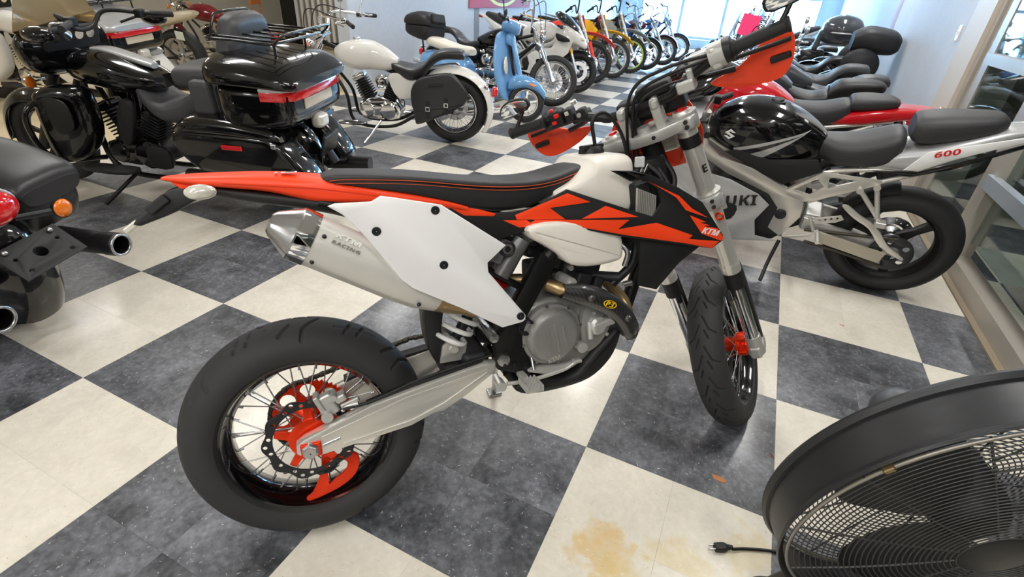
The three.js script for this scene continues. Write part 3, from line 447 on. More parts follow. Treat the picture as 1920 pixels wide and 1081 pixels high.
  // exhaust
  add(b, 'exhaust_header', tube([[0.9, 0.63, 0.02], [0.955, 0.56, 0.05], [0.95, 0.49, 0.1], [0.905, 0.52, 0.145], [0.85, 0.59, 0.158], [0.774, 0.632, 0.158], [0.7, 0.657, 0.14], [0.64, 0.672, 0.078], [0.56, 0.678, 0.06], [0.48, 0.672, 0.1], [0.42, 0.66, 0.14]], 0.0185, 12, 80), M.titan);
  { const P = [[0.925, 0.486, 0.145], [0.9, 0.537, 0.152], [0.852, 0.59, 0.158], [0.776, 0.633, 0.158], [0.69, 0.658, 0.153]], c = new THREE.CatmullRomCurve3(P.map(p => V3(...p))), pos = [], uv = [], idx = [], N = 40, K = 14; const rad = 0.0275;
    for (let i = 0; i <= N; i++) { const p = c.getPoint(i / N), t = c.getTangent(i / N), nz = V3(0, 0, 1), n = V3().crossVectors ? new THREE.Vector3().crossVectors(nz, t).normalize() : null, zz = new THREE.Vector3().crossVectors(t, n).normalize(), f = Math.min(1, 0.72 + Math.sin(Math.min(1, i / 6) * 1.57) * 0.28) * (i > N - 6 ? 1 - (i - N + 6) * 0.06 : 1);
      for (let k = 0; k <= K; k++) { const a = (-0.72 + 1.44 * k / K) * Math.PI, q = p.clone().addScaledVector(zz, Math.cos(a) * rad * f).addScaledVector(n, Math.sin(a) * rad * f * 1.15); pos.push(q.x, q.y, q.z); uv.push(i / N * 0.35, k / K * 0.1); } }
    for (let i = 0; i < N; i++) for (let k = 0; k < K; k++) { const a = i * (K + 1) + k, d = a + K + 1; idx.push(a, d, a + 1, a + 1, d, d + 1); }
    const g = new THREE.BufferGeometry(); g.setAttribute('position', new THREE.Float32BufferAttribute(pos, 3)); g.setAttribute('uv', new THREE.Float32BufferAttribute(uv, 2)); g.setIndex(idx); g.computeVertexNormals();
    const hs = add(b, 'heat_shield', g, M.carbon, 'carbon fibre exhaust heat shield');
    addEach(hs, 'shield_bolt', [[0.765, 0.637], [0.885, 0.56]].map(([x, y]) => lathZ([[0.001, 0.008], [0.006, 0.007], [0.008, 0.001], [0.011, 0]], 14).translate(x, y, 0.185)), M.steel);
    const ov = (s) => { const q = ring2(0, 0, 1, 28).map(([x, y]) => [x * 0.024 * s, y * 0.0125 * s]); return q; };
    add(hs, 'badge', [ext(ov(1), 0, 0.002, 0.0004)].map(g2 => g2.rotateZ(-0.38).translate(0.822, 0.612, 0.1855)), M.decalBlack); add(hs, 'badge_print', [ext(ov(0.92), 0, 0.001, 0, [ov(0.8)]), txt('P3', 0.015, 0.001, 0.3, 1.2)].map(g2 => g2.rotateZ(-0.38).translate(0.822, 0.612, 0.1875)), M.yellow, 'yellow oval emblem'); }
  { const A = V3(0.395, 0.668, 0.15), B = V3(0.047, 0.876, 0.15), d = B.clone().sub(A), L = d.length(), dir = d.clone().normalize(); const mk = (pr, sg = 36) => { const g = lathZ(pr, sg, 0.5); g.scale(1, 1.0, 1); return axisTo(g, A.toArray(), dir.toArray()); };
    
    const mf = add(b, 'muffler', [mk([[0.02, -0.02], [0.026, 0.0], [0.04, 0.03], [0.056, 0.1], [0.0595, 0.16], [0.0595, L - 0.0]], 40)], M.muffler, 'brushed silver silencer under the side panel');
    add(mf, 'end_cap', mk([[0.0605, L - 0.03], [0.0605, L + 0.004], [0.057, L + 0.008], [0.03, L + 0.05], [0.021, L + 0.058], [0.018, L + 0.05], [0.018, L]], 40), M.steel, 'polished conical end cap');
    add(mf, 'rear_sleeve', mk([[0.0612, L - 0.034], [0.0616, L - 0.03], [0.0616, L - 0.004], [0.0612, L]], 40), M.chrome);
    add(mf, 'sleeve', mk([[0.0215, -0.06], [0.024, -0.03], [0.036, 0.012], [0.045, 0.05], [0.041, 0.05]], 24), M.titan);
    const side = (s, t) => { const p = A.clone().addScaledVector(dir, s), up = V3(-dir.y, dir.x, 0).multiplyScalar(-1); return p.addScaledVector(up.x > 0 || up.y > 0 ? up : up.negate(), t * 0.0595).add(V3(0, 0, Math.sqrt(Math.max(0, 1 - t * t)) * 0.0595)); };
    addEach(mf, 'rivet', [[L - 0.05, 0.45], [L - 0.05, -0.6], [0.1, -0.55]].map(([s, t]) => { const p = side(s, t); return sph(0.005, p.x, p.y, p.z); }), M.steelDark);
    const tp = side(L - 0.1, 0.42); add(mf, 'muffler_print', [txt('RACING', 0.0078, 0.0012, 0.1, 1.6)].map(g => g.rotateX(-0.42).rotateZ(-0.54).translate(tp.x, tp.y, tp.z + 0.001)), M.print);
    const t2 = side(L - 0.1, 0.66); add(mf, 'muffler_emblem', [txt('KTM', 0.013, 0.0012, 0.3, 1.6)].map(g => g.rotateX(-0.72).rotateZ(-0.54).translate(t2.x, t2.y, t2.z + 0.001)), M.muffler); }

  // bodywork
  const sp = add(b, 'side_panel', panel([[0.118, 0.933], [0.133, 0.938], [0.21, 0.937], [0.231, 0.948], [0.259, 0.943], [0.365, 0.92], [0.512, 0.815], [0.462, 0.778], [0.462, 0.756], [0.546, 0.642], [0.545, 0.632], [0.535, 0.626], [0.483, 0.62], [0.385, 0.68], [0.278, 0.739], [0.254, 0.762], [0.183, 0.87], [0.146, 0.914]], [0.36, 0.02, -0.21], 0.014, 0.006), M.white, 'white airbox side panel');
  const zP = (x, y) => 0.36 + 0.02 * x - 0.21 * y + 0.014;
  addEach(sp, 'panel_bolt', [[0.349, 0.909], [0.213, 0.873], [0.355, 0.785], [0.531, 0.643]].map(([x, y], i) => lathZ([[0.001, 0.001], [0.005, 0.001], [0.006, 0.003], [0.0095, 0.003], [0.0105, 0]], 16).translate(x, y, zP(x, y))), M.steelDark);
  add(b, 'side_panel', mir(panel([[0.118, 0.933], [0.259, 0.943], [0.365, 0.92], [0.512, 0.815], [0.546, 0.64], [0.483, 0.62], [0.254, 0.762], [0.146, 0.914]], [0.36, 0.02, -0.21], 0.014, 0.006)), M.white);
  const tail = add(b, 'rear_fender', [loft([[-0.212, 0.998, 0.003, 0.006, 0.035], [-0.17, 0.995, 0.008, 0.012, 0.062], [-0.1, 0.987, 0.016, 0.014, 0.075, 3], [0, 0.976, 0.024, 0.02, 0.083, 3], [0.1, 0.957, 0.033, 0.032, 0.088, 3.2], [0.22, 0.944, 0.022, 0.03, 0.096, 3.2], [0.38, 0.915, 0.012, 0.02, 0.105, 3.2], [0.45, 0.895, 0.008, 0.012, 0.105, 3]], { n: 28 })], M.orange, 'orange tapering rear fender');
  add(tail, 'fender_crease', [panel([[-0.09, 0.986], [0.02, 0.98], [0.12, 0.975], [0.24, 0.944], [0.235, 0.938], [0.11, 0.962], [0.02, 0.972]], [0.0865, 0.055, -0.005], 0.005, 0.0015)], M.orange);
  addEach(tail, 'fender_badge', [rbox(0.034, 0.0012, 0.03, 0.0004, 0.045, 1.0005, 0.05), rbox(0.006, 0.0012, 0.03, 0.0004, 0.018, 1.0008, 0.05)], M.decalWhite); add(tail, 'badge_bar', [rbox(0.02, 0.0014, 0.006, 0.0003, 0.047, 1.0012, 0.056), rbox(0.004, 0.0014, 0.018, 0.0003, 0.047, 1.0012, 0.048)], M.decalBlack);
  add(b, 'under_fender', loft([[-0.16, 0.975, 0.01, 0.008, 0.04, 3], [-0.05, 0.955, 0.014, 0.018, 0.066, 3], [0.08, 0.93, 0.016, 0.022, 0.074, 3], [0.18, 0.905, 0.02, 0.03, 0.076, 3], [0.3, 0.86, 0.03, 0.05, 0.07, 3]]), M.blackPlastic);
  add(b, 'tail_light', [ext([[-0.195, 0.992], [-0.15, 0.985], [-0.14, 0.962], [-0.158, 0.955]], -0.035, 0.045, 0.006)], M.orange);
  const ph = add(b, 'plate_holder', [ext([[-0.125, 0.965], [-0.16, 0.985], [-0.2, 0.975], [-0.268, 0.922], [-0.28, 0.905], [-0.268, 0.9], [-0.215, 0.918], [-0.19, 0.928]], -0.05, 0.045, 0.006), rbox(0.05, 0.02, 0.12, 0.004, -0.225, 0.945, -0.005, 0, 0, 0.62)], M.blackPlastic, 'black plate bracket under the tail');
  add(ph, 'plate_lamp', rbox(0.035, 0.014, 0.07, 0.004, -0.287, 0.899, 0, 0, 0, 0.6), M.clearLens);
  add(b, 'turn_signal', [sph(0.026, -0.128, 0.972, 0.11, 1.2, 0.62, 0.6), cyl([-0.12, 0.965, 0.04], [-0.125, 0.97, 0.1], 0.008)], M.clearLens, 'clear rear turn signal');
  add(b, 'turn_signal', [sph(0.026, -0.128, 0.972, -0.11, 1.2, 0.62, 0.6), cyl([-0.12, 0.965, -0.04], [-0.125, 0.97, -0.1], 0.008)], M.clearLens, 'clear rear turn signal');
  // seat
  const seatTop = [[0.108, 0.986, 0.058], [0.13, 0.996, 0.082], [0.17, 0.998, 0.094], [0.317, 0.988, 0.105], [0.486, 0.966, 0.108], [0.6, 0.959, 0.105], [0.689, 0.965, 0.095], [0.772, 0.985, 0.08], [0.845, 0.99, 0.07], [0.882, 0.972, 0.055]];
  const bot = (x) => { const P = [[0.1, 0.978], [0.178, 0.962], [0.273, 0.944], [0.374, 0.918], [0.455, 0.893], [0.518, 0.876], [0.57, 0.872], [0.63, 0.886], [0.725, 0.92], [0.807, 0.96], [0.9, 0.968]]; for (let i = 0; i < P.length - 1; i++) if (x <= P[i + 1][0]) return P[i][1] + (P[i + 1][1] - P[i][1]) * (x - P[i][0]) / (P[i + 1][0] - P[i][0]); return 0.968; };
  const st = add(b, 'seat_base', loft(seatTop.map(([x, t, w]) => { const bb = Math.min(bot(x), t - 0.01), yc = (t - 0.014 + bb) / 2; return [x, yc, Math.max(0.002, t - 0.012 - yc), Math.max(0.002, yc - bb), w, 5]; }), { n: 32 }), M.vinylDark, 'black ribbed seat side');
  add(st, 'seat_cushion', loft(seatTop.map(([x, t, w]) => [x, t - 0.014, 0.014, 0.012, w + 0.002, 3.2]), { n: 32 }), M.vinyl, 'charcoal grained seat top');
  addEach(st, 'seat_stitching', both(tube(seatTop.slice(1, -2).map(([x, t, w]) => [x, t - 0.018, w + 0.0028]), 0.0011, 5, 70)).concat(both(tube(seatTop.slice(1, -2).map(([x, t, w]) => [x, t - 0.026, w + 0.002]), 0.0009, 5, 70))), M.thread, 'orange seat stitching');
  // tank
  const tk = add(b, 'fuel_tank', [loft([[0.69, 0.91, 0.02, 0.03, 0.1, 3], [0.74, 0.925, 0.022, 0.05, 0.122, 3], [0.79, 0.93, 0.06, 0.08, 0.134, 4], [0.81, 0.93, 0.078, 0.085, 0.136, 4.5], [0.86, 0.93, 0.082, 0.085, 0.138, 5], [0.905, 0.93, 0.082, 0.085, 0.138, 5.5], [0.912, 0.925, 0.07, 0.07, 0.125, 5]], { n: 32 }),
    ...both(ext(spl([[0.598, 0.84], [0.679, 0.85], [0.807, 0.83], [0.87, 0.8], [0.882, 0.745], [0.867, 0.723], [0.788, 0.715], [0.722, 0.726], [0.679, 0.762], [0.64, 0.79], [0.606, 0.81]], 3), 0.055, 0.155, 0.016, [], 4))], M.tankWhite, 'translucent white fuel tank');
  add(tk, 'tank_cap', [lathZ([[0.001, 0.028], [0.03, 0.026], [0.036, 0.016], [0.038, 0]], 24).rotateX(-Math.PI / 2).translate(0.855, 1.005, 0.0), rbox(0.085, 0.012, 0.02, 0.004, 0.85, 1.03, 0.01, 0, 0.3, 0.06)], M.black);
  add(tk, 'vent_hose', tube([[0.855, 1.035, 0.02], [0.84, 1.1, 0.03], [0.88, 1.12, 0.03], [0.93, 1.07, 0.03], [0.96, 1.0, 0.03]], 0.0055), M.black);
  const PLN = [0.01, 0.18, 0];
  const shr = [[0.822, 0.974], [0.883, 0.971], [0.94, 0.956], [1.015, 0.922], [1.087, 0.88], [1.159, 0.783], [1.158, 0.767], [1.129, 0.747], [1.05, 0.761], [0.864, 0.796], [0.714, 0.831], [0.617, 0.832], [0.562, 0.818], [0.526, 0.807], [0.45, 0.862], [0.378, 0.912], [0.456, 0.89], [0.517, 0.881], [0.565, 0.878], [0.621, 0.889], [0.707, 0.931], [0.773, 0.907], [0.884, 0.868], [0.947, 0.847], [0.967, 0.884], [0.957, 0.92], [0.915, 0.947], [0.878, 0.944]];
  const sh = add(b, 'tank_shroud', panel(shr, PLN, 0.008, 0.003), M.blackPlastic, 'black and orange radiator shroud');
  const G5 = [[[0.57, 0.871], [0.707, 0.921], [0.769, 0.895], [0.661, 0.885], [0.702, 0.853], [0.574, 0.859]], [[0.747, 0.852], [0.811, 0.883], [0.903, 0.849]], [[0.539, 0.859], [0.6, 0.8565], [0.61, 0.849], [0.622, 0.8555], [0.878, 0.842], [0.847, 0.818], [0.956, 0.83], [1.065, 0.789], [1.054, 0.779], [1.146, 0.767], [1.126, 0.748], [1.051, 0.766], [0.865, 0.802], [0.715, 0.836], [0.646, 0.842], [0.58, 0.838]], [[1.051, 0.846], [1.102, 0.824], [1.081, 0.824], [1.115, 0.814], [1.092, 0.814], [1.137, 0.804], [1.16, 0.775], [1.151, 0.768], [1.091, 0.792]], [[0.926, 0.942], [0.96, 0.926], [1.016, 0.9], [1.056, 0.864], [1.106, 0.836], [1.038, 0.86], [1.008, 0.896], [0.965, 0.921]], [[0.386, 0.912], [0.483, 0.889], [0.521, 0.877], [0.514, 0.871], [0.44, 0.877]]];
  for (const g of G5) add(sh, 'graphic', panel(g, [0.0182, 0.18, 0], 0.0012, 0.0003), M.orange, 'orange shroud graphic');
  add(sh, 'logo', [txt('KTM', 0.0165, 0.001, 0.35, 1.1)].map(g => { g.rotateZ(-0.24); g.translate(1.118, 0.796, 0); const p = g.attributes.position; for (let i = 0; i < p.count; i++) p.setZ(i, p.getZ(i) + 0.0195 + 0.18 * p.getX(i)); return g; }), M.decalWhite, 'white KTM lettering');
  add(sh, 'wing_gloss', [panel([[0.826, 0.9735], [0.883, 0.9695], [0.92, 0.96], [0.878, 0.948]], [0.0182, 0.18, 0], 0.003, 0.001)], M.blackGloss);
  add(b, 'tank_shroud', mir(panel(shr, PLN, 0.008, 0.003)), M.blackPlastic);
  const rad = addEach(b, 'radiator', [...both(rbox(0.07, 0.2, 0.09, 0.006, 0.945, 0.84, 0.115, 0, 0.2, 0.2))], M.caseDark)[0];
  addEach(rad, 'radiator_fin', Array.from({ length: 11 }, (_, i) => bx(0.0022, 0.066, 0.008, 0.905 + i * 0.0052, 0.891 - i * 0.0021, 0.168 + i * 0.0008, 0, 0, 0.02)), M.alu);
  add(rad, 'radiator_duct', panel([[0.925, 0.945], [0.955, 0.925], [0.968, 0.884], [0.948, 0.85], [0.99, 0.84], [1.02, 0.87], [1.0, 0.91], [0.96, 0.945]], [-0.02, 0.18, 0], 0.006, 0.002), M.blackPlastic);
  addEach(b, 'radiator_guard', both(panel([[0.927, 0.79], [1.05, 0.765], [1.11, 0.75], [1.05, 0.705], [0.985, 0.629], [0.928, 0.645]], [0.0, 0.165, 0], 0.012, 0.005)), M.blackPlastic);
  add(b, 'air_duct', [ext([[0.98, 0.98], [1.06, 1.0], [1.1, 0.9], [1.05, 0.83], [0.96, 0.87]], -0.06, 0.07, 0.01)], M.blackPlastic);
  addEach(b, 'duct_stripe', [tube([[0.985, 0.975, 0.072], [0.945, 0.9, 0.075]], 0.0015), tube([[1.0, 0.978, 0.072], [0.96, 0.9, 0.075]], 0.0015)].concat([rbox(0.03, 0.03, 0.01, 0.003, 0.97, 0.985, 0.075)]), M.decalWhite);
  addEach(b, 'wiring', [tube([[1.0, 0.98, 0.06], [1.04, 0.93, 0.09], [1.02, 0.87, 0.08]], 0.008), tube([[1.06, 1.0, 0.05], [1.09, 0.93, 0.08], [1.06, 0.86, 0.09]], 0.009), tube([[1.03, 0.99, 0.05], [1.06, 0.9, 0.1], [1.0, 0.82, 0.1]], 0.006), sph(0.03, 1.05, 0.9, 0.06, 1, 1.4, 0.8)], M.black);

  // ---- steered parts (frame: y along the steering axis, z lateral) ----
  for (const s of [1, -1]) {
    const z = 0.106 * s;
    const fk = addS(b, 'fork_tube', [lathZ([[0.001, 0.9], [0.024, 0.9], [0.0275, 0.893], [0.0285, 0.88], [0.0285, 0.64], [0.0305, 0.62], [0.0305, 0.56], [0.0285, 0.5], [0.0285, 0.37], [0.0315, 0.362], [0.0315, 0.335], [0.028, 0.33]], 28, 0.4).rotateX(-Math.PI / 2).translate(0.018, 0, z)], M.forkAlu, 'silver upper fork tube');
    add(fk, 'fork_cap', lathZ([[0.001, 0.905], [0.012, 0.905], [0.014, 0.9], [0.022, 0.9]], 6, 0.3).rotateX(-Math.PI / 2).translate(0.018, 0, z), M.redMetal);
    add(fk, 'fork_seal', cyl([0.018, 0.325, z], [0.018, 0.338, z], 0.029, 0.031, 24), M.black);
    add(fk, 'fork_leg', cyl([0.018, 0.02, z], [0.018, 0.34, z], 0.024, 0.024, 24), M.chrome, 'chrome lower fork leg');
    add(fk, 'fork_guard', [ext(spl([[0.022, 0.33], [0.05, 0.335], [0.056, 0.2], [0.052, 0.02], [0.036, 0.0], [0.03, 0.1]], 3), z + s * 0.026 - 0.003, z + s * 0.026 + 0.003, 0.002), ext([[0.045, 0.33], [0.056, 0.33], [0.058, 0.2], [0.052, 0.02], [0.042, 0.02], [0.046, 0.2]], z - 0.024, z + 0.024, 0.003), cyl([0.018, 0.27, z], [0.018, 0.325, z], 0.029, 0.029, 20, true)], M.blackPlastic, 'black fork guard');
    add(fk, 'fork_foot', [cyl([0.02, -0.03, z], [0.02, 0.05, z], 0.03, 0.027, 20), cyl([0.035, 0, z - 0.025], [0.035, 0, z + 0.03 * 1], 0.024, 0.024, 18), rbox(0.05, 0.05, 0.04, 0.01, 0.012, -0.015, z)], M.aluCast, 'silver axle clamp');
    add(fk, 'fork_band', cyl([0.018, 0.79, z], [0.018, 0.825, z], 0.031, 0.031, 24), M.black);
  }
  addS(b, 'fork_decal', [txt('E', 0.024, 0.001).rotateZ(Math.PI / 2 * 0).rotateY(-0.9).translate(0.0 - 0.008, 0.72, 0.106 + 0.022)], M.decalBlack);
  addS(b, 'top_clamp', [ext(spl([[-0.02, -0.14], [0.05, -0.14], [0.056, -0.1], [0.035, -0.06], [0.02, 0], [0.035, 0.06], [0.056, 0.1], [0.05, 0.14], [-0.02, 0.14], [-0.026, 0.1], [-0.05, 0.04], [-0.05, -0.04], [-0.026, -0.1]], 4), -0.885, -0.85, 0.006).rotateX(Math.PI / 2), ...both(cyl([0.018, 0.846, 0.106], [0.018, 0.892, 0.106], 0.04, 0.04, 24)), cyl([-0.02, 0.87, 0], [-0.02, 0.9, 0], 0.022, 0.022, 6)], M.aluCast, 'machined silver top fork clamp');
  both(join([rbox(0.04, 0.075, 0.03, 0.006, -0.0, 0.91, 0.05), rbox(0.05, 0.036, 0.03, 0.012, -0.0, 0.95, 0.05)])).forEach(g => addS(b, 'bar_mount', g, M.aluCast)); 
  addS(b, 'bottom_clamp', [ext(spl([[-0.02, -0.14], [0.05, -0.14], [0.056, -0.1], [0.03, -0.05], [0.03, 0.05], [0.056, 0.1], [0.05, 0.14], [-0.02, 0.14], [-0.04, 0.06], [-0.04, -0.06]], 4), -0.63, -0.59, 0.006).rotateX(Math.PI / 2), ...both(cyl([0.018, 0.585, 0.106], [0.018, 0.635, 0.106], 0.042, 0.042, 24)), cyl([0.03, 0.56, 0.14], [0.03, 0.61, 0.14], 0.008)], M.aluCast, 'silver lower fork clamp');
  for (const [x, y, z] of [[-0.026, 0.876, 0.12], [-0.026, 0.86, 0.12], [-0.045, 0.868, 0.03], [-0.026, 0.62, 0.125], [-0.026, 0.6, 0.125]]) addS(b, 'clamp_bolt', cyl([x, y, z], [x - 0.008, y, z], 0.006), M.steelDark);
  addS(b, 'reflector_ring', [torZ(0.011, 0.004, 0, 0, 0, 6, 18).rotateY(1.2).translate(-0.02, 0.56, 0.13)], M.orangeMetal);
  const bar = addS(b, 'handlebar', tube([[-0.028, 1.022, -0.405], [-0.024, 1.016, -0.27], [-0.012, 1.0, -0.2], [0.0, 0.966, -0.12], [0, 0.952, -0.08], [0, 0.952, 0.08], [0, 0.966, 0.12], [-0.012, 1.0, 0.2], [-0.024, 1.016, 0.27], [-0.028, 1.022, 0.405]], 0.0142, 14, 80), M.frame, 'black tapered handlebar');
  for (const s of [1, -1]) {
    const z0 = 0.275 * s, z1 = 0.41 * s;
    add(bar, 'grip', [lathZ([[0.001, 0], [0.018, 0], [0.019, 0.004], [0.0165, 0.01], [0.0165, 0.12], [0.02, 0.125], [0.02, 0.131], [0.028, 0.132], [0.028, 0.137], [0.012, 0.138]], 24, 0.4).scale(1, 1, 1)].map(g => axisTo(g, [-0.0285, 1.0225, z1], [0.004 / 0.13, -0.006 / 0.13, -s])), M.rubber, 'black rubber grip');
  }
  const sw = addS(b, 'switch_cluster', [rbox(0.045, 0.05, 0.045, 0.008, -0.025, 1.014, -0.235), rbox(0.04, 0.042, 0.03, 0.006, -0.02, 1.01, -0.195), rbox(0.03, 0.03, 0.05, 0.006, 0.008, 1.0, -0.22), rbox(0.03, 0.03, 0.03, 0.006, -0.012, 1.0, -0.16)], M.blackPlastic);
  add(sw, 'button', rbox(0.008, 0.01, 0.016, 0.002, -0.05, 1.008, -0.24), M.redBtn, 'red switch'); add(sw, 'button', rbox(0.008, 0.012, 0.016, 0.002, -0.05, 1.026, -0.226), M.redBtn, 'red switch'); add(sw, 'button', rbox(0.016, 0.008, 0.012, 0.002, -0.03, 1.042, -0.245), M.redBtn, 'red switch');
  add(sw, 'button', rbox(0.008, 0.012, 0.012, 0.002, -0.043, 1.02, -0.195), M.clearLens); add(sw, 'switch_screw', [cyl([-0.03, 1.0, -0.165], [-0.034, 1.0, -0.165], 0.007), cyl([-0.02, 1.035, -0.17], [-0.022, 1.045, -0.17], 0.009)], M.alu);
  const lev = addS(b, 'clutch_lever', [tube([[0.0, 0.99, -0.19], [0.045, 0.975, -0.24], [0.055, 0.975, -0.34], [0.05, 0.975, -0.39]], 0.006), rbox(0.04, 0.03, 0.06, 0.006, 0.02, 0.985, -0.18)], M.black);
  const th = addS(b, 'throttle_housing', [cyl([-0.025, 1.015, 0.225], [-0.026, 1.017, 0.262], 0.031, 0.033, 24), rbox(0.05, 0.055, 0.03, 0.008, -0.028, 1.012, 0.24)], M.aluCast);
  add(th, 'flange', cyl([-0.026, 1.018, 0.262], [-0.0265, 1.018, 0.278], 0.031, 0.03, 24), M.black);
  addS(b, 'brake_master_cylinder', [rbox(0.04, 0.032, 0.08, 0.008, 0.02, 0.992, 0.19, 0, 0, 0), rbox(0.045, 0.03, 0.055, 0.01, 0.018, 1.018, 0.19), cyl([0.01, 0.99, 0.15], [0.01, 0.965, 0.13], 0.009), rbox(0.03, 0.05, 0.018, 0.005, -0.012, 0.98, 0.165), rbox(0.03, 0.03, 0.05, 0.006, -0.03, 0.97, 0.15)], M.aluCast);
  addS(b, 'brake_lever', [tube([[0.04, 0.985, 0.2], [0.06, 0.975, 0.26], [0.06, 0.972, 0.35], [0.055, 0.972, 0.4]], 0.006), rbox(0.03, 0.022, 0.04, 0.005, 0.04, 0.985, 0.2)], M.black);
  for (const s of [1, -1]) {
    const G = spl([[0.19, 0.93], [0.27, 0.945], [0.36, 0.998], [0.405, 0.99], [0.4, 0.93], [0.365, 0.885], [0.3, 0.882], [0.23, 0.9]], 4);
    let g = ext(G, 0, 0.006, 0.002); g = bend(g, (x, y, z) => [0.085 + z - 1.1 * Math.pow(Math.abs(x - 0.26), 1.8) * 0.9 + (y - 0.94) * 0.12, y, x]);
    if (s < 0) g = mir(g);
    const hg = addS(b, 'hand_guard', g, M.orange, 'orange hand guard');
    add(hg, 'guard_bracket', tube([[0.0, 0.975, 0.15 * s], [0.055, 0.955, 0.2 * s], [0.07, 0.945, 0.26 * s]], 0.008), M.black); add(hg, 'guard_insert', rbox(0.02, 0.016, 0.05, 0.004, 0.06, 0.935, 0.37 * s), M.black);
  }
  const mL = addS(b, 'mirror', [ext(spl([[-0.43, 1.085], [-0.415, 1.108], [-0.375, 1.118], [-0.325, 1.108], [-0.312, 1.09], [-0.33, 1.07], [-0.415, 1.068]], 2), 0, 0.016, 0.005).rotateY(-Math.PI / 2), cyl([-0.005, 1.07, -0.35], [-0.03, 1.03, -0.385], 0.006)], M.black, 'black framed left mirror');
  add(mL, 'mirror_glass', ext(spl([[-0.424, 1.085], [-0.41, 1.104], [-0.375, 1.113], [-0.33, 1.104], [-0.318, 1.09], [-0.333, 1.074], [-0.412, 1.072]], 2), 0, 0.002, 0.0005).rotateY(-Math.PI / 2).translate(-0.017, 0, 0), M.mirror);
  const mR = addS(b, 'mirror', [ext(spl([[0.36, 1.075], [0.37, 1.1], [0.42, 1.12], [0.47, 1.105], [0.48, 1.08], [0.46, 1.062], [0.38, 1.058]], 2), 0, 0.016, 0.005).rotateY(-Math.PI / 2), cyl([-0.01, 1.065, 0.42], [-0.03, 1.03, 0.39], 0.006)], M.black, 'black right mirror');
  add(mR, 'mirror_glass', ext(spl([[0.368, 1.075], [0.376, 1.096], [0.42, 1.114], [0.465, 1.1], [0.472, 1.08], [0.456, 1.067], [0.384, 1.063]], 2), 0, 0.002, 0.0005).rotateY(-Math.PI / 2).translate(-0.017, 0, 0), M.mirror);
  addS(b, 'dash', [rbox(0.06, 0.06, 0.14, 0.01, 0.04, 0.945, 0.0), rbox(0.05, 0.035, 0.1, 0.008, 0.03, 0.98, 0.05), rbox(0.05, 0.05, 0.04, 0.006, 0.03, 0.915, -0.03), rbox(0.06, 0.05, 0.2, 0.01, 0.07, 0.92, 0.02)], M.blackPlastic, 'black speedometer unit');
  const mk = addS(b, 'headlight_mask', [bend(ext(spl([[-0.115, 0.915], [-0.05, 0.895], [0.05, 0.895], [0.115, 0.915], [0.14, 0.82], [0.11, 0.74], [0.05, 0.7], [-0.05, 0.7], [-0.11, 0.74], [-0.14, 0.82]], 3), 0, 0.006, 0.002, [spl([[-0.06, 0.86], [0.06, 0.86], [0.07, 0.79], [0.03, 0.76], [-0.03, 0.76], [-0.07, 0.79]], 3)]), (x, y, z) => [0.14 + z - x * x * 4.5, y, x])], M.orange, 'orange headlight mask');
  add(mk, 'headlight', rbox(0.05, 0.1, 0.12, 0.02, 0.12, 0.81, 0), M.clearLens);
  add(mk, 'mask_sticker', rbox(0.012, 0.03, 0.012, 0.002, 0.06, 0.84, 0.128), M.yellow);
  addS(b, 'brake_hose', [tube([[-0.05, 0.77, -0.072], [-0.05, 0.843, -0.058], [-0.05, 0.906, -0.038], [-0.05, 0.965, -0.017], [-0.05, 1.008, 0.01], [-0.05, 1.03, 0.046], [-0.05, 1.036, 0.092], [-0.045, 1.036, 0.15], [-0.03, 1.025, 0.22]], 0.0048, 8, 60)], M.black);
  addS(b, 'control_cable', [tube([[-0.035, 0.75, -0.066], [-0.04, 0.85, -0.04], [-0.04, 0.927, -0.016], [-0.04, 0.985, 0.01], [-0.045, 1.01, 0.05], [-0.045, 1.018, 0.1], [-0.04, 1.018, 0.16], [-0.02, 1.012, 0.22]], 0.0045, 8, 60)], M.black);
  addS(b, 'throttle_cable', [tube([[-0.02, 0.74, -0.05], [-0.03, 0.86, -0.03], [-0.035, 0.945, 0.0], [-0.04, 0.982, 0.04], [-0.035, 0.992, 0.1], [-0.02, 0.985, 0.16]], 0.0035, 8, 50)], M.black);
}
// ---------- shared motorcycle pieces ----------
// curved mudguard over a wheel: arc a0..a1 (radians from +x, counter-clockwise), centre (cx, cy)
function fenderGeo(cx, cy, R, hw, a0, a1, drop = 0.03, th = 0.006) {
  const pr = []; for (let i = 0; i <= 10; i++) { const t = -1 + i / 5; pr.push([R - drop * Math.pow(Math.abs(t), 2.6), hw * t]); } for (let i = 10; i >= 0; i--) { const t = -1 + i / 5; pr.push([R - th - drop * Math.pow(Math.abs(t), 2.6), (hw - th * 0.6) * t]); } pr.push(pr[0]);
  const g = new THREE.LatheGeometry(pr.map(p => new THREE.Vector2(p[0], p[1])), 26, Math.PI / 2 - a1, a1 - a0); g.rotateX(Math.PI / 2);
  // after the turn the sweep angle phi maps to atan2: keep the arc where it was asked for
  const o = toCreasedNormals(norm(g), 0.7); const p = o.attributes.position; o.computeBoundingBox();
  const c = V3((o.boundingBox.min.x + o.boundingBox.max.x) / 2, (o.boundingBox.min.y + o.boundingBox.max.y) / 2, 0), want = Math.sin((a0 + a1) / 2); if (c.y * want < 0) o.rotateX(Math.PI); return o.translate(cx, cy, 0);
}
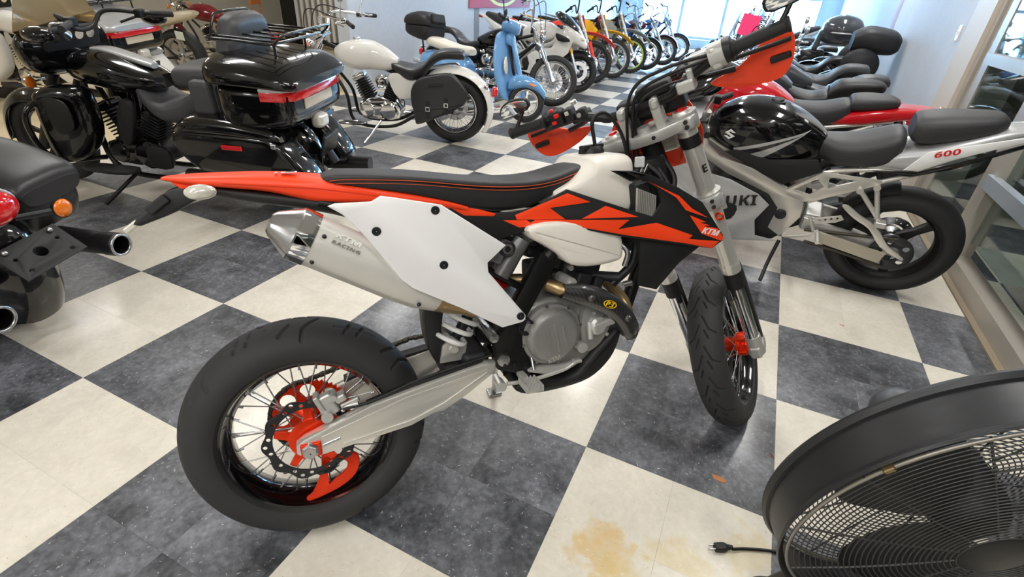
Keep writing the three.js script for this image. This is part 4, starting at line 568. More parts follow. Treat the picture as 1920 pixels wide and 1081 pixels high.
function vtwin(b, cx, cy, mCase, mCyl, mCov, side = 1) { // V-twin engine block centred on (cx, cy)
  const e = add(b, 'engine_case', [ext(spl([[-0.2, -0.08], [-0.17, 0.03], [-0.06, 0.08], [0.06, 0.08], [0.15, 0.03], [0.17, -0.06], [0.1, -0.12], [-0.12, -0.12]].map(([x, y]) => [x + cx, y + cy]), 3), -0.11, 0.11, 0.02)], mCase);
  for (const [an, ox] of [[0.42, 0.07], [-0.42, -0.07]]) {
    const fins = []; for (let i = 0; i < 8; i++) { const t = 0.07 + i * 0.022, w = 0.062 + (i > 5 ? -0.006 : 0); fins.push(rbox(w * 2, 0.009, 0.15, 0.003, 0, t, 0)); }
    add(e, 'cylinder', fins.concat([cyl([0, 0.03, 0], [0, 0.25, 0], 0.05, 0.048, 16)]).map(g => mv(g, cx + ox, cy, 0, 0, 0, -an)), mCyl);
    add(e, 'rocker_cover', mv(join([rbox(0.13, 0.06, 0.13, 0.025, 0, 0.265, 0)]), cx + ox, cy, 0, 0, 0, -an), mCov);
  }
  addEach(e, 'primary_cover', both(join([lathZ([[0.001, 0.15], [0.06, 0.147], [0.075, 0.13], [0.08, 0.1]], 28).translate(cx + 0.1, cy - 0.03, 0), lathZ([[0.001, 0.15], [0.07, 0.146], [0.09, 0.13], [0.095, 0.1]], 28).translate(cx - 0.1, cy - 0.035, 0), ext(spl([[0.17, 0.03], [0, 0.05], [-0.19, 0.05], [-0.2, -0.1], [0, -0.1], [0.16, -0.1]].map(([x, y]) => [x + cx, y + cy]), 3), 0.09, 0.135, 0.02)])), mCov);
  add(e, 'air_cleaner', lathZ([[0.001, 0.17], [0.05, 0.168], [0.068, 0.155], [0.07, 0.12], [0.05, 0.09]], 28).translate(cx, cy + 0.17, 0).clone(), mCov);
  return e;
}
const dualPipe = (b, r, pts, mat, name = 'exhaust_pipe') => add(b, name, tube(pts, r, 14, 40), mat);
function forkPair(b, x0, y0, x1, y1, z, rl, ru, ml, mu, split = 0.5) {
  for (const s of [1, -1]) { const mx = x0 + (x1 - x0) * split, my = y0 + (y1 - y0) * split; const f = add(b, 'fork_leg', [cyl([x0, y0 - 0.03, z * s], [mx, my, z * s], rl, rl, 14)], ml); add(f, 'fork_tube', cyl([mx, my, z * s], [x1, y1, z * s], ru, ru, 14), mu); }
}
function lamp(b, x, y, z, r, dx, mat = M.chrome, name = 'headlight') { const h = add(b, name, lathZ([[0.001, -0.11], [r * 0.6, -0.08], [r * 0.95, -0.02], [r * 1.04, 0], [r * 1.04, 0.012], [r * 0.95, 0.014]], 24, 0.7).rotateY(Math.PI / 2).translate(x, y, z), mat); add(h, 'lens', lathZ([[0.001, 0.022], [r * 0.6, 0.018], [r * 0.96, 0.006]], 24, 0.9).rotateY(Math.PI / 2).translate(x, y, z), M.clearLens); return h; }
const signal = (b, x, y, z, r = 0.03, mat = M.amber) => { const s = add(b, 'turn_signal', [lathZ([[0.001, -r * 1.2], [r * 0.8, -r * 0.8], [r, -0.004], [r, 0.004]], 16, 0.9).rotateY(-Math.PI / 2).translate(x, y, z), cyl([x + 0.01, y, z], [x + 0.02, y, z * 0.4], 0.007)], M.chrome); add(s, 'lens', sph(r * 0.97, x, y, z, 0.45, 1, 1), mat); return s; };
function barMirrors(b, x, y, w, pull, mat, col = M.chrome, up = 0.2) {
  for (const s of [1, -1]) { const m = add(b, 'mirror', [cyl([x - pull * 0.7, y + 0.01, w * 0.78 * s], [x - pull * 0.7 - 0.03, y + up, (w * 0.78 + 0.06) * s], 0.006), sph(0.058, x - pull * 0.7 - 0.035, y + up + 0.02, (w * 0.78 + 0.08) * s, 0.32, 0.66, 1.05)], col); add(m, 'mirror_glass', sph(0.05, x - pull * 0.7 - 0.05, y + up + 0.02, (w * 0.78 + 0.08) * s, 0.14, 0.62, 1), M.mirror); }
}
function bars(b, x, y, w, pull, rise, mat = M.chrome, gm = M.rubber) {
  const h = add(b, 'handlebar', tube([[x - pull - 0.02, y + rise * 0.7, -w], [x - pull * 0.8, y + rise * 0.85, -w * 0.68], [x - 0.02, y + rise, -w * 0.42], [x, y, -w * 0.15], [x, y, w * 0.15], [x - 0.02, y + rise, w * 0.42], [x - pull * 0.8, y + rise * 0.85, w * 0.68], [x - pull - 0.02, y + rise * 0.7, w]], 0.0125, 10, 70), mat);
  for (const s of [1, -1]) { add(h, 'grip', cyl([x - pull - 0.025, y + rise * 0.68, (w + 0.012) * s], [x - pull * 0.86, y + rise * 0.81, w * 0.74 * s], 0.018, 0.018, 12), gm); add(h, 'lever', tube([[x - pull * 0.75, y + rise * 0.8, w * 0.66 * s], [x - pull * 0.75 + 0.06, y + rise * 0.76, w * 0.8 * s], [x - pull + 0.06, y + rise * 0.66, w * 1.0 * s]], 0.006), M.chrome); add(h, 'control', rbox(0.045, 0.05, 0.06, 0.01, x - pull * 0.72, y + rise * 0.84, w * 0.63 * s), mat); }
  return h;
}
function cable(b, pts, r = 0.005, name = 'control_cable') { return add(b, name, tube(pts, r, 6, 30), M.black); }

// ---------- cruiser ----------
function cruiser(b, o) {
  const { wb = 1.62, Rr = 0.32, Rf = 0.32, rw = 0.075, fwid = 0.05, body = M.white, fend = body, seat = M.leather, rear = 'spoke', front = 'spoke', rimMat = M.chrome, rimRr = Rr - 0.1, rimRf = Rf - 0.085, cyM = M.caseDark, cov = M.chrome, barRise = 0.16, barPull = 0.2, barW = 0.38, pipe = M.chrome, frontFender = true, fork = M.chrome, detail = true, seatBack = false, nsp = 40, hw = 0.115, shield = false, tilt = 0.62, simpleRear = false } = o;
  wheel(b, 'rear_wheel', [0, Rr, 0], { R: Rr, hw: rw, rimR: rimRr, style: rear, rimMat, disc: 0.13, discZ: 0.07, nsp, spokeW: o.spokeW, castMat: o.castMat });
  wheel(b, 'front_wheel', [wb, Rf, 0], { R: Rf, hw: fwid, rimR: rimRf, style: front, rimMat, disc: 0.14, discZ: -0.06, nsp, spokeW: o.spokeW, castMat: o.castMat });
  if (!simpleRear) add(b, 'rear_fender', fenderGeo(0, Rr + 0.01, Rr + (o.fendGap || 0.05), rw + (o.fendW || 0.02), 0.45, o.fendEnd || 3.15, 0.05), fend);
  if (frontFender) { add(b, 'front_fender', fenderGeo(wb, Rf, Rf + 0.025, fwid + 0.018, o.ff0 ?? 0.35, o.ff1 ?? 2.9, 0.035), fend); }
  const hx = wb - 0.42 * (o.rakeK || 1), hy = 0.9;
  forkPair(b, wb - 0.01, Rf, hx, hy + 0.02, 0.095, 0.028, 0.021, fork, M.chrome, 0.55);
  addEach(b, 'fork_clamp', [rbox(0.08, 0.03, 0.26, 0.01, hx + 0.01, hy, 0, 0, 0, -0.5), rbox(0.08, 0.03, 0.26, 0.01, hx + 0.1, hy - 0.19, 0, 0, 0, -0.5)], M.chrome);
  add(b, 'frame', [tube([[hx + 0.02, hy - 0.05, 0], [0.85, 0.72, 0], [0.45, 0.58, 0], [0.3, 0.5, 0]], 0.02), ...both(tube([[hx + 0.05, hy - 0.15, 0.03], [1.02, 0.45, 0.1], [0.95, 0.18, 0.12], [0.6, 0.15, 0.12], [0.32, 0.28, 0.12], [0.0, Rr, 0.12]], 0.016)), ...both(tube([[0.0, Rr, 0.12], [0.2, 0.5, 0.11], [0.4, 0.6, 0.09]], 0.014))], o.frameMat || M.frame);
  vtwin(b, 0.72, 0.33, o.caseM || cov, cyM, cov);
  const tk = add(b, 'fuel_tank', loft(o.tank || [[0.53, 0.74, 0.03, 0.06, 0.06], [0.62, 0.755, 0.06, 0.1, 0.1], [0.78, 0.775, 0.11, 0.12, 0.145], [0.93, 0.78, 0.115, 0.11, 0.15], [1.05, 0.785, 0.08, 0.07, 0.11], [1.1, 0.79, 0.04, 0.03, 0.06]], { n: 28 }), body);
  add(tk, 'fuel_cap', lathZ([[0.001, 0.02], [0.028, 0.018], [0.034, 0.008], [0.034, 0]], 18).rotateX(-Math.PI / 2).translate(0.9, 0.885, 0.05), M.chrome);
  add(b, 'seat', loft(o.seatL || [[-0.1, 0.8, 0.02, 0.03, 0.07, 3], [-0.06, 0.82, 0.035, 0.05, 0.1, 3], [0.1, 0.82, 0.03, 0.055, 0.11, 3], [0.2, 0.775, 0.03, 0.07, 0.12, 3], [0.28, 0.7, 0.03, 0.09, 0.15, 3], [0.38, 0.665, 0.03, 0.1, 0.165, 3], [0.48, 0.68, 0.03, 0.09, 0.14, 3], [0.57, 0.705, 0.02, 0.05, 0.09, 3]], { n: 26 }), seat);
  if (seatBack) add(b, 'sissy_bar', [...both(cyl([-0.08, 0.72, 0.1], [-0.16, 1.02, 0.1], 0.009)), rbox(0.05, 0.17, 0.24, 0.025, -0.14, 1.03, 0, 0, 0, 0.22)], seat);
  addEach(b, 'side_cover', both(ext(spl([[0.34, 0.6], [0.55, 0.64], [0.6, 0.58], [0.52, 0.42], [0.36, 0.45]], 3), 0.1, 0.128, 0.012)), body);
  if (o.pipes !== false) { dualPipe(b, 0.022, [[0.86, 0.5, 0.08], [0.95, 0.42, 0.15], [0.85, 0.25, 0.17], [0.5, 0.2, 0.17], [0.2, 0.22, 0.17]], pipe); add(b, 'muffler', cyl([0.32, 0.21, 0.18], [-0.45, 0.3, 0.19], 0.035, 0.045, 18), pipe); if (o.twoPipes !== false) add(b, 'muffler', cyl([0.32, 0.31, 0.19], [-0.38, 0.4, 0.2], 0.035, 0.042, 18), pipe); }
  bars(b, hx - 0.02, hy + 0.06, barW, barPull, barRise, M.chrome);
  if (o.mirrors !== false) barMirrors(b, hx - 0.02, hy + 0.06 + barRise * 0.8, barW, barPull, M.chrome, M.chrome, 0.17);
  lamp(b, hx + 0.16, hy - 0.06, 0, 0.085, 1);
  signal(b, hx + 0.1, hy - 0.05, 0.19, 0.03); signal(b, hx + 0.1, hy - 0.05, -0.19, 0.03);
  if (!simpleRear) { const t = add(b, 'tail_light', [rbox(0.06, 0.09, 0.1, 0.025, -Rr - 0.07, 0.5, 0)], M.redLens); if (o.rearSig !== false) { signal(b, -Rr - 0.0, 0.57, 0.14, 0.027, M.redLens); signal(b, -Rr - 0.0, 0.57, -0.14, 0.027, M.redLens); } }
  add(b, 'kickstand', tube([[0.7, 0.2, -0.13], [0.78, 0.1, -0.22], [0.84, 0.011 + Math.tan((o.leanDeg || 4) * Math.PI / 180) * 0.3, -0.3]], 0.011), M.chrome);
  for (const s of [1, -1]) { const f = add(b, 'footboard', ext(spl([[0.82, -0.045], [0.84, 0.045], [1.0, 0.05], [1.1, 0.03], [1.1, -0.03], [1.0, -0.05]], 3), -0.2, -0.188, 0.003).rotateX(Math.PI / 2).translate(0, 0, 0.22 * s), M.black); add(f, 'board_rim', torZ(0.05, 0.005, 0, 0, 0, 6, 24).rotateX(Math.PI / 2).scale(2.6, 1, 0.95).translate(0.96, 0.2, 0.22 * s), M.chrome); }
  if (shield) { const w = add(b, 'windshield', bend(ext(spl([[-0.2, -0.1], [-0.26, 0.15], [-0.22, 0.4], [-0.1, 0.52], [0.1, 0.52], [0.22, 0.4], [0.26, 0.15], [0.2, -0.1]], 4), 0, 0.005, 0.001), (x, y, z) => [hx + 0.14 - y * 0.35 - x * x * 1.6 + z, hy - 0.02 + y, x]), M.shield); }
  if (o.steer) steer(b, ['front_wheel', 'front_fender', 'fork_leg', 'fork_clamp', 'handlebar', 'mirror', 'headlight', 'turn_signal', 'windshield'], hx, hy, Math.atan2(wb - hx, hy - Rf), o.steer, c => c.name !== 'turn_signal' || c.geometry.boundingSphere === undefined || (c.geometry.computeBoundingSphere(), c.geometry.boundingSphere.center.x > 0.5));
  cable(b, [[hx - barPull * 0.6, hy + 0.06 + barRise, barW * 0.6], [hx + 0.08, hy + 0.1 + barRise, 0.15], [hx + 0.14, hy - 0.05, 0.06], [hx + 0.05, hy - 0.2, 0.05]]); cable(b, [[hx - barPull * 0.6, hy + 0.06 + barRise, -barW * 0.6], [hx + 0.08, hy + 0.1 + barRise, -0.15], [hx + 0.14, hy - 0.05, -0.06], [hx + 0.05, hy - 0.2, -0.05]]);
}
M.shield = phy({ color: sc('#cfd8e0'), transmission: 0.7, roughness: 0.08, thickness: 0, ior: 1.45 });

// ---------- sport bike ----------
function sport(b, o) {
  const { wb = 1.4, body = M.blackGloss, fair = M.silver, seat = M.vinyl, rimMat = M.black, fork = M.gold, tail = body, frameM = M.alu } = o;
  wheel(b, 'rear_wheel', [0, 0.312, 0], { R: 0.312, hw: 0.085, rimR: 0.216, style: o.rear || 'cast3', rimMat, spokeW: 0.028, disc: 0.11, discZ: 0.06, hubR: 0.05 });
  wheel(b, 'front_wheel', [wb, 0.298, 0], { R: 0.298, hw: 0.06, rimR: 0.216, style: o.front || 'cast3', rimMat, spokeW: 0.022, disc: 0.15, discZ: 0.06 });
  add(b, 'front_fender', fenderGeo(wb, 0.298, 0.318, 0.068, 0.7, 2.6, 0.05), o.ffM || fair);
  forkPair(b, wb - 0.015, 0.298, wb - 0.29, 0.86, 0.1, 0.026, 0.027, M.steel, fork, 0.42);
  addEach(b, 'fork_clamp', [rbox(0.07, 0.025, 0.27, 0.01, wb - 0.29, 0.87, 0, 0, 0, -0.42), rbox(0.07, 0.03, 0.27, 0.01, wb - 0.22, 0.72, 0, 0, 0, -0.42)], M.aluCast);
  for (const s of [1, -1]) { const h = add(b, 'handlebar', [cyl([wb - 0.3, 0.86, 0.12 * s], [wb - 0.38, 0.85, 0.33 * s], 0.011), rbox(0.045, 0.045, 0.06, 0.01, wb - 0.335, 0.86, 0.2 * s)], M.black); add(h, 'grip', cyl([wb - 0.342, 0.855, 0.23 * s], [wb - 0.385, 0.85, 0.34 * s], 0.017), M.rubber); add(h, 'lever', tube([[wb - 0.3, 0.855, 0.19 * s], [wb - 0.28, 0.85, 0.26 * s], [wb - 0.32, 0.84, 0.34 * s]], 0.006), M.steel); }
  add(b, 'swingarm', both(ext([[0.44, 0.4], [0.2, 0.37], [-0.02, 0.345], [-0.05, 0.31], [-0.02, 0.285], [0.2, 0.3], [0.44, 0.33]], 0.095, 0.125, 0.006)).concat([rbox(0.1, 0.1, 0.2, 0.02, 0.4, 0.36, 0)]), o.armM || M.aluCast);
  add(b, 'frame', both(ext([[0.946, 0.665], [0.766, 0.632], [0.592, 0.56], [0.5, 0.53], [0.47, 0.5], [0.46, 0.4], [0.526, 0.26], [0.6, 0.3], [0.585, 0.43], [0.65, 0.5], [0.892, 0.575], [1.06, 0.66], [1.1, 0.78], [1.06, 0.8], [1.02, 0.72]], 0.1, 0.132, 0.006)).concat([cyl([1.14, 0.72, 0], [1.09, 0.86, 0], 0.035, 0.035, 16), rbox(0.1, 0.1, 0.22, 0.02, 1.08, 0.76, 0)]), frameM);
  add(b, 'engine_case', [ext(spl([[0.5, 0.42], [0.6, 0.5], [0.85, 0.55], [0.98, 0.5], [0.98, 0.32], [0.85, 0.22], [0.6, 0.2], [0.5, 0.3]], 3), -0.13, 0.13, 0.03), lathZ([[0.001, 0.17], [0.06, 0.168], [0.08, 0.15], [0.085, 0.12]], 24).translate(0.62, 0.36, 0), mir(lathZ([[0.001, 0.17], [0.06, 0.168], [0.08, 0.15], [0.085, 0.12]], 24).translate(0.8, 0.36, 0))], M.caseDark);
  addEach(b, 'subframe', both(join([tube([[0.56, 0.545, 0.12], [0.42, 0.67, 0.11], [0.2, 0.73, 0.1], [-0.1, 0.8, 0.08]], 0.013), tube([[0.45, 0.5, 0.12], [0.25, 0.63, 0.11], [0.0, 0.76, 0.09]], 0.012)])), frameM);
  const tk = add(b, 'fuel_tank', loft(o.tank || [[0.46, 0.77, 0.05, 0.1, 0.06, 3], [0.52, 0.79, 0.075, 0.12, 0.1, 3], [0.62, 0.8, 0.12, 0.15, 0.14, 3], [0.75, 0.82, 0.14, 0.17, 0.16, 2.8], [0.9, 0.82, 0.13, 0.14, 0.155, 2.8], [1.0, 0.81, 0.09, 0.1, 0.12, 2.8], [1.05, 0.8, 0.05, 0.06, 0.08]], { n: 32 }), body);
  add(tk, 'fuel_cap', lathZ([[0.001, 0.012], [0.03, 0.012], [0.034, 0.004], [0.045, 0.003], [0.047, 0]], 22).rotateX(-Math.PI / 2).translate(0.75, 0.958, 0), M.steelDark);
  add(b, 'rider_seat', loft(o.seatL || [[0.15, 0.83, 0.06, 0.09, 0.1, 3.5], [0.19, 0.82, 0.085, 0.09, 0.125, 3.5], [0.3, 0.79, 0.065, 0.08, 0.135, 3.2], [0.4, 0.77, 0.06, 0.07, 0.12, 3], [0.5, 0.78, 0.05, 0.06, 0.07, 3]], { n: 28 }), seat);
  add(b, 'pillion_seat', loft(o.pillL || [[-0.19, 0.99, 0.02, 0.025, 0.04, 2.6], [-0.15, 0.985, 0.045, 0.045, 0.075, 2.8], [-0.05, 0.96, 0.06, 0.06, 0.1, 3], [0.06, 0.93, 0.075, 0.06, 0.11, 3], [0.12, 0.92, 0.07, 0.05, 0.105, 3], [0.145, 0.925, 0.05, 0.035, 0.085, 3]], { n: 28 }), seat);
  add(b, 'tail_section', loft(o.tailL || [[-0.3, 0.985, 0.01, 0.012, 0.05, 3], [-0.2, 0.95, 0.03, 0.03, 0.085, 3.4], [-0.05, 0.87, 0.05, 0.06, 0.12, 3.6], [0.06, 0.81, 0.06, 0.07, 0.13, 3.6], [0.16, 0.775, 0.06, 0.05, 0.125, 3.4], [0.26, 0.745, 0.03, 0.03, 0.11, 3]], { n: 28 }), tail);
  add(b, 'tail_light', rbox(0.03, 0.04, 0.12, 0.01, (o.tl || [-0.29, 0.955])[0], (o.tl || [-0.29, 0.955])[1], 0), M.redLens);
  add(b, 'rear_hugger', fenderGeo(0, 0.312, 0.335, 0.07, 0.55, 1.35, 0.03), M.blackPlastic);
  for (const s of [1, -1]) add(b, 'side_fairing', (() => { const g = panel([[1.02, 0.6], [0.86, 0.575], [0.7, 0.515], [0.63, 0.46], [0.676, 0.35], [0.65, 0.25], [0.53, 0.24], [0.8, 0.18], [1.0, 0.2], [1.12, 0.4], [1.3, 0.55], [1.36, 0.72], [1.2, 0.84], [1.1, 0.72]], [0.1, 0.06, 0.07], 0.01, 0.004, [spl([[0.79, 0.42], [0.9, 0.42], [0.92, 0.35], [0.87, 0.31], [0.8, 0.33]], 3)]); return s > 0 ? g : mir(g); })(), fair);
  add(b, 'nose_fairing', loft([[1.08, 0.86, 0.06, 0.14, 0.2, 2.6], [1.22, 0.84, 0.1, 0.16, 0.19, 2.6], [1.36, 0.78, 0.1, 0.12, 0.15, 2.5], [1.47, 0.7, 0.06, 0.07, 0.09, 2.4], [1.51, 0.67, 0.02, 0.03, 0.04, 2.2]], { n: 28 }), o.noseM || fair);
  add(b, 'windscreen', loft([[0.98, 1.07, 0.03, 0.03, 0.08, 2.2], [1.06, 1.03, 0.08, 0.07, 0.15, 2.2], [1.2, 0.96, 0.085, 0.06, 0.17, 2.2], [1.33, 0.88, 0.055, 0.05, 0.14, 2.2], [1.43, 0.79, 0.025, 0.03, 0.07, 2.2]], { n: 24 }), M.darkShield);
  addEach(b, 'headlight', both(sph(0.05, 1.43, 0.75, 0.07, 1.2, 0.6, 0.9)), M.clearLens);
  for (const s of [1, -1]) add(b, 'mirror', [cyl([1.3, 0.92, 0.14 * s], [1.22, 0.99, 0.28 * s], 0.008), sph(0.055, 1.2, 1.0, 0.31 * s, 0.5, 0.7, 1.2)], M.black);
  add(b, 'muffler', [cyl([0.35, 0.32, 0.15], [-0.12, 0.5, 0.19], 0.04, 0.05, 20), tube([[0.7, 0.2, 0.05], [0.5, 0.22, 0.1], [0.36, 0.31, 0.15]], 0.025)], M.steelDark);
  if (o.steer) steer(b, ['front_wheel', 'front_fender', 'fork_leg', 'fork_clamp', 'handlebar'], wb - 0.29, 0.87, 0.42, o.steer);
  add(b, 'kickstand', tube([[0.52, 0.24, -0.14], [0.54, 0.13, -0.22], [0.55, 0.01 + Math.tan((o.leanDeg || 5) * Math.PI / 180) * 0.32, -0.32]], 0.01), M.frame);
}
M.silver = paint('#b9babb', { metalness: 0.35, roughness: 0.35 });
M.darkShield = phy({ color: sc('#1a1c20'), roughness: 0.08, clearcoat: 1, transmission: 0.15, thickness: 0 });

// ---------- dirt bike ----------
function dirt(b, o) {
  const { wb = 1.46, col = M.red, rim = M.steel, Rr = 0.32, Rf = 0.345, fendM = col, forkM = M.alu, guard = M.white, seat = M.black } = o;
  const knob = (R, hw, n) => { const g = []; for (let i = 0; i < n; i++) { const a = i / n * 2 * Math.PI; for (const z of (i & 1) ? [-0.55, 0.55] : [0, -0.95, 0.95]) { const rr2 = R - 0.06 * z * z * 0.45; g.push(bx(0.014, 0.024, hw * 0.5, rr2 * 1, 0, z * hw * 0.85).rotateZ(a)); } } return g; };
  for (const [nm, p, R, hw] of [['rear_wheel', [0, Rr, 0], Rr, 0.055], ['front_wheel', [wb, Rf, 0], Rf, 0.042]]) { const w = wheel(b, nm, p, { R: R - 0.008, hw, rimR: R - 0.075, rimMat: rim, nsp: 32, rimHw: hw * 0.55, disc: 0.12, discZ: nm[0] === 'r' ? 0.055 : -0.055 }); const kn = add(w, 'tyre_knobs', knob(R - 0.006, hw, 64), M.rubber); kn.userData.kind = 'stuff'; }
  forkPair(b, wb - 0.015, Rf, wb - 0.36, 1.05, 0.1, 0.024, 0.028, M.chrome, forkM, 0.42);
  for (const s of [1, -1]) add(b, 'fork_guard', [cyl([wb - 0.005, Rf + 0.02, 0.112 * s], [wb - 0.12, Rf + 0.28, 0.112 * s], 0.034, 0.034, 12)], guard);
  addEach(b, 'fork_clamp', [rbox(0.07, 0.03, 0.26, 0.01, wb - 0.34, 1.0, 0, 0, 0, -0.46), rbox(0.07, 0.03, 0.26, 0.01, wb - 0.24, 0.77, 0, 0, 0, -0.46)], M.aluCast);
  add(b, 'front_fender', loft([[wb - 0.26, 0.775, 0.012, 0.02, 0.07, 3], [wb - 0.12, 0.795, 0.014, 0.02, 0.075, 3], [wb + 0.05, 0.785, 0.014, 0.02, 0.078, 3], [wb + 0.22, 0.73, 0.012, 0.016, 0.07, 3], [wb + 0.36, 0.63, 0.008, 0.01, 0.045, 3]], { n: 20 }), fendM);
  add(b, 'rear_fender', loft([[-0.42, 0.95, 0.006, 0.008, 0.05, 3], [-0.25, 0.925, 0.012, 0.02, 0.08, 3], [0.0, 0.885, 0.02, 0.03, 0.09, 3], [0.2, 0.85, 0.03, 0.06, 0.09, 3]], { n: 20 }), fendM);
  add(b, 'seat', loft([[-0.05, 0.93, 0.02, 0.03, 0.07, 3], [0.1, 0.915, 0.03, 0.05, 0.1, 3], [0.45, 0.88, 0.03, 0.06, 0.1, 3], [0.7, 0.9, 0.03, 0.05, 0.08, 3], [0.82, 0.93, 0.02, 0.03, 0.05, 3]], { n: 20 }), seat);
  add(b, 'fuel_tank', loft([[0.6, 0.84, 0.05, 0.08, 0.07], [0.75, 0.87, 0.06, 0.1, 0.12], [0.9, 0.88, 0.06, 0.12, 0.13], [1.02, 0.88, 0.04, 0.08, 0.08]]), o.tankM || col);
  for (const s of [1, -1]) { add(b, 'tank_shroud', (() => { const g = panel([[0.62, 0.84], [0.85, 0.93], [0.98, 0.92], [1.16, 0.78], [1.06, 0.6], [0.95, 0.68], [0.78, 0.76]], [0.02, 0.14, 0], 0.01, 0.004); return s > 0 ? g : mir(g); })(), col); add(b, 'side_panel', (() => { const g = panel([[0.02, 0.88], [0.3, 0.87], [0.52, 0.8], [0.46, 0.66], [0.3, 0.7], [0.1, 0.82]], [0.13, 0, 0], 0.01, 0.004); return s > 0 ? g : mir(g); })(), o.panelM || M.white); }
  add(b, 'frame', [tube([[1.08, 0.9, 0], [1.0, 0.6, 0], [0.9, 0.34, 0], [0.6, 0.32, 0]], 0.022), ...both(tube([[1.06, 0.95, 0.03], [0.8, 0.82, 0.1], [0.55, 0.6, 0.11], [0.52, 0.38, 0.1]], 0.022)), ...both(tube([[0.6, 0.78, 0.09], [0.2, 0.85, 0.08], [0, 0.88, 0.06]], 0.012)), cyl([1.14, 0.8, 0], [1.06, 0.99, 0], 0.03)], o.frameM || M.frame);
  add(b, 'engine_case', [ext(spl([[0.52, 0.46], [0.62, 0.56], [0.8, 0.56], [0.88, 0.48], [0.84, 0.36], [0.68, 0.32], [0.54, 0.36]], 3), -0.1, 0.11, 0.02), lathZ([[0.001, 0.14], [0.06, 0.138], [0.075, 0.12], [0.08, 0.09]], 20).translate(0.66, 0.45, 0), rbox(0.13, 0.18, 0.14, 0.02, 0.78, 0.66, 0, 0, 0, -0.25)], M.caseGrey);
  add(b, 'swingarm', both(ext([[0.5, 0.44], [0.2, 0.39], [-0.03, 0.345], [-0.04, 0.3], [0.02, 0.295], [0.25, 0.33], [0.5, 0.39]], 0.08, 0.11, 0.006)).concat([rbox(0.1, 0.07, 0.18, 0.02, 0.46, 0.42, 0)]), M.alu);
  addEach(b, 'radiator', both(rbox(0.03, 0.2, 0.09, 0.005, 1.04, 0.78, 0.11, 0, 0.3, 0.35)), M.caseDark);
  add(b, 'exhaust', [tube([[0.88, 0.66, 0.02], [0.98, 0.55, 0.08], [0.9, 0.5, 0.13], [0.6, 0.62, 0.14], [0.35, 0.75, 0.14]], 0.02), cyl([0.38, 0.74, 0.14], [-0.1, 0.86, 0.15], 0.045, 0.05, 18)], M.steel);
  bars(b, wb - 0.38, 1.09, 0.4, 0.1, 0.14, M.frame);
  add(b, 'number_plate', ext(spl([[-0.1, 0.8], [-0.11, 1.0], [-0.07, 1.05], [0.07, 1.05], [0.11, 1.0], [0.1, 0.8]], 3), 0, 0.008, 0.003).rotateY(Math.PI / 2).rotateZ(0.3).translate(wb - 0.28 + 0.3, 0.03, 0), o.plateM || col);
  if (o.steer) steer(b, ['front_wheel', 'front_fender', 'fork_leg', 'fork_guard', 'fork_clamp', 'handlebar', 'number_plate'], wb - 0.34, 1.0, 0.46, o.steer);
  add(b, 'kickstand', tube([[0.55, 0.36, -0.11], [0.58, 0.2, -0.2], [0.6, 0.011 + Math.tan((o.leanDeg || 7) * Math.PI / 180) * 0.3, -0.3]], 0.01), M.steel);
  add(b, 'skid_plate', ext([[0.56, 0.3], [0.9, 0.33], [0.96, 0.42], [0.92, 0.44], [0.84, 0.36], [0.56, 0.34]], -0.09, 0.09, 0.006), M.blackPlastic);
}
M.steelPolished = std({ color: sc("#d6d2ca"), roughness: 0.25, metalness: 0.55 }); M.chainGuard = std({ color: sc("#b9b2a2"), roughness: 0.5, metalness: 0.4, bumpMap: T_soft, bumpScale: 0.002 }); M.creamSeat = std({ color: sc("#e8e2d4"), roughness: 0.5 }); M.plate = std({ color: sc("#d9e4d8"), roughness: 0.4 }); M.plateGreen = std({ color: sc("#2f7a4d"), roughness: 0.5 });
M.red = paint('#c3121c'); M.redPlastic = std({ color: sc('#f0361a'), roughness: 0.35 }); M.yellowPlastic = std({ color: sc('#f5b60a'), roughness: 0.35 }); M.greyPlastic = std({ color: sc('#9a9d96'), roughness: 0.4 }); M.limeRim = std({ color: sc('#b7d36a'), roughness: 0.35, metalness: 0.4 });
M.maroon = paint('#6e0d18'); M.blue = paint('#2a5fa8'); M.paintWhite = paint('#e9e6e0'); M.beigePaint = paint('#cbbfa8'); M.paleBlue = paint('#6fa3d6', { roughness: 0.3 }); M.greyDark = paint('#3a3d42');

